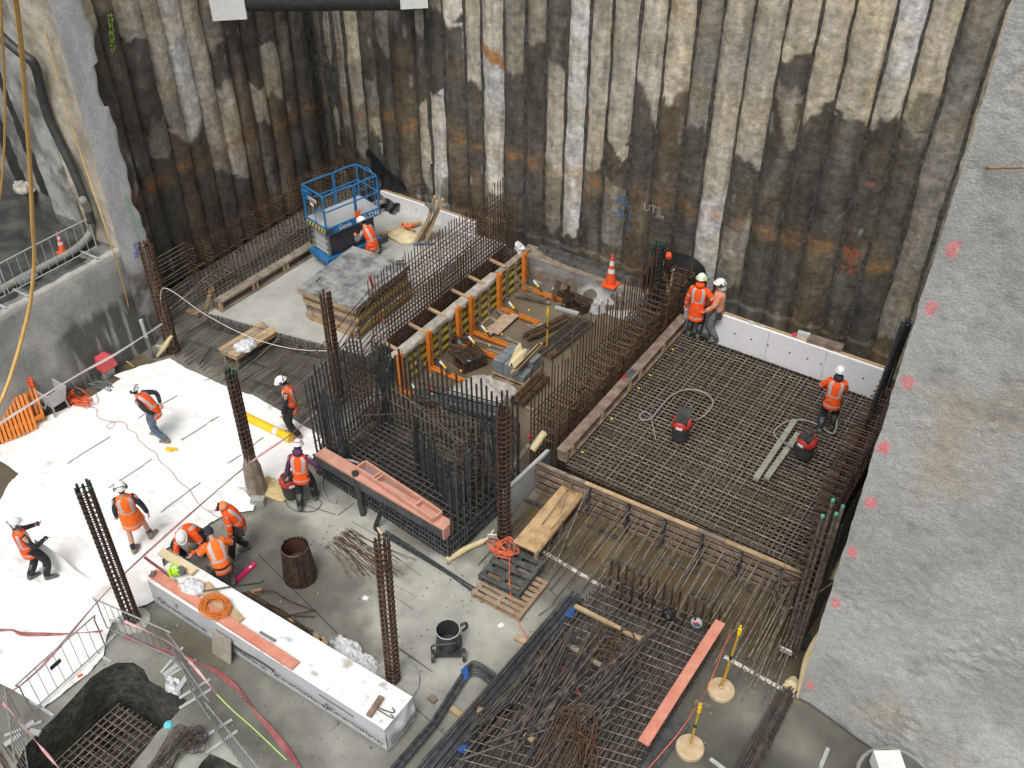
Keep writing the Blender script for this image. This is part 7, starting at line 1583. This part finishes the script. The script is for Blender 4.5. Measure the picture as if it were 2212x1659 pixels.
# 6 dark worker with white helmet
person('worker in black trousers and orange vest standing beside the yellow pipe', at_(641,940,.05), facing(-12,1,641,940,.05), lean=6, hands=((.22,.2,.85),(-.22,.2,.85)), pants='blackc', sleeve='navy', head=(20,0), boots='tanboot', scale=1.03, feet=((.12,.08,0),(-.12,-.08,0)), muffs='muff')
# 7 purple hoodie
person('worker with a red and white helmet and purple hood by the pink timber form', at_(662,1092,.02), facing(4,-14,662,1092,.02), lean=10, hood='purple', sleeve='purple', badge=True, muffs=None, pants='blackc', boots='boot', hands=((.3,.18,1.0),(-.32,.02,.72)), feet=((.16,.2,0),(-.1,-.15,0)), head=(15,0), scale=1.03)
# 8 shorts
person('worker with bare legs in a long orange vest walking away over the white sheet', at_(303,1180,.05), facing(-2,-14,303,1180,.05), lean=2, sleeve='navy', shorts=True, hem=.16, topm='orange2', pants='orange2', boots='tanboot', hands=((.36,.0,.78),(-.26,.12,.85)), feet=((.24,.16,0),(-.12,-.14,0)), foot_dir=(.7,.5), muffs='muff', scale=1.04)
# 9 sheet carrier
person('worker in orange vest and rubber boots pulling up the edge of a white sheet', at_(88,1250,.05), facing(10,-6,88,1250,.05), lean=-4, sleeve='navy', pants='blackc', hands=((.2,.3,1.1),(-.12,.34,1.28)), elbow=((1,-.6,-.8),(-1,-.6,-.8)), boots='boot', feet=((.12,.1,0),(-.14,-.14,0)), gloves='blackc', muffs='muff', foot_dir=(.4,0))
# 10 crouching
person('crouching worker in orange and navy shirt measuring by the sheet corner', at_(425,1190,.04), facing(-4,10,425,1190,.04), lean=62, hipz=.46, top='tee', sleeve='navy', pants='blackc', hands=((.22,.62,.1),(-.12,.42,.4)), feet=((.2,.18,0),(-.2,-.05,0)), knee=((.5,1,.4),(-.5,1,.4)), head=(10,20), belt=True, muffs=None, hip=(0,-.1))
# 11 kneeling / bending seen from behind
person('kneeling worker in amber shirt with dark cap and tool belt seen from behind', at_(488,1262,.02), facing(-6,-12,488,1262,.02), lean=42, hipz=.74, top='tee', topm='orange2', sleeve='navy', pants='khaki', hands=((.3,.35,.75),(-.2,.4,.8)), feet=((.14,-.1,0),(-.14,.02,0)), knee=((.2,1,0),(-.2,1,0)), helmet=None, cap='navy', muffs=None, belt=True, head=(20,0), hip=(0,-.12))
# 12 standing looking down
person('worker in orange jacket standing bent over the two crouching workers', at_(525,1196,.02), facing(-12,3,525,1196,.02), lean=30, top='jacket', pants='blackc', hands=((.2,.12,.62),(-.18,.15,.72)), elbow=((1,-.5,-.2),(-1,-.5,-.2)), feet=((.1,-.12,0),(-.14,.24,0)), head=(35,0), belt=True, hood='faded', muffs=None, hip=(0,-.05))
# sheet edge held up by worker 9
wp = at_(88,1250,.05)
def held(u, v):
    a = Q(6,262,1470,.98).lerp(Q(6,140,1640,.05)*.0 + Q(6,285,1640,.25), v*.0); top = Q(6,265,1475,.95).lerp(Q(6,600,1700,.08), u); bot = Q(6,285,1640,.08).lerp(Q(7,700,215,.08), u)
    p = top.lerp(bot, v); return p+V((0,0,.05*math.sin(u*5+v*3)))
tagp(grid_mesh('raised_sheet', 20, 12, held, lambda u,v,p: (.78,.78,.77), M['sheet']), 'edge of a white sheet held up by the worker at the left edge', 'membrane sheet')
tagp(MB().beam(Q(20,200,930,.05), Q(20,610,915,.1), .012, .01).build('steel_rule', M['cream']), 'thin pale measuring tape between the two crouching workers', 'measuring tape')
tagp(MB().ellip(Q(20,245,830,.15), (.05,.05,.05), 8, 6).build('yellow_tape_case', M['yel']), 'round yellow tape case in the hand of the crouching worker', 'tape measure')
tagp(MB().beam(Q(20,20,970,.05), Q(20,640,710,.08), .07, .05).build('kneeling_board', M['light']), 'pale board the crouching worker kneels on', 'board')

# ---- lettering becomes mesh, one object each
dg = bpy.context.evaluated_depsgraph_get()
for o in [x for x in bpy.data.objects if x.type == 'FONT']:
    me = bpy.data.meshes.new_from_object(o.evaluated_get(dg)); n = bpy.data.objects.new(o.name.split('.')[0], me); COL.objects.link(n)
    n.parent = o.parent; n.location = o.location; n.rotation_euler = o.rotation_euler
    for k in ('label', 'category'):
        if k in o: n[k] = o[k]
    nm = o.name.split('.')[0]; bpy.data.objects.remove(o)
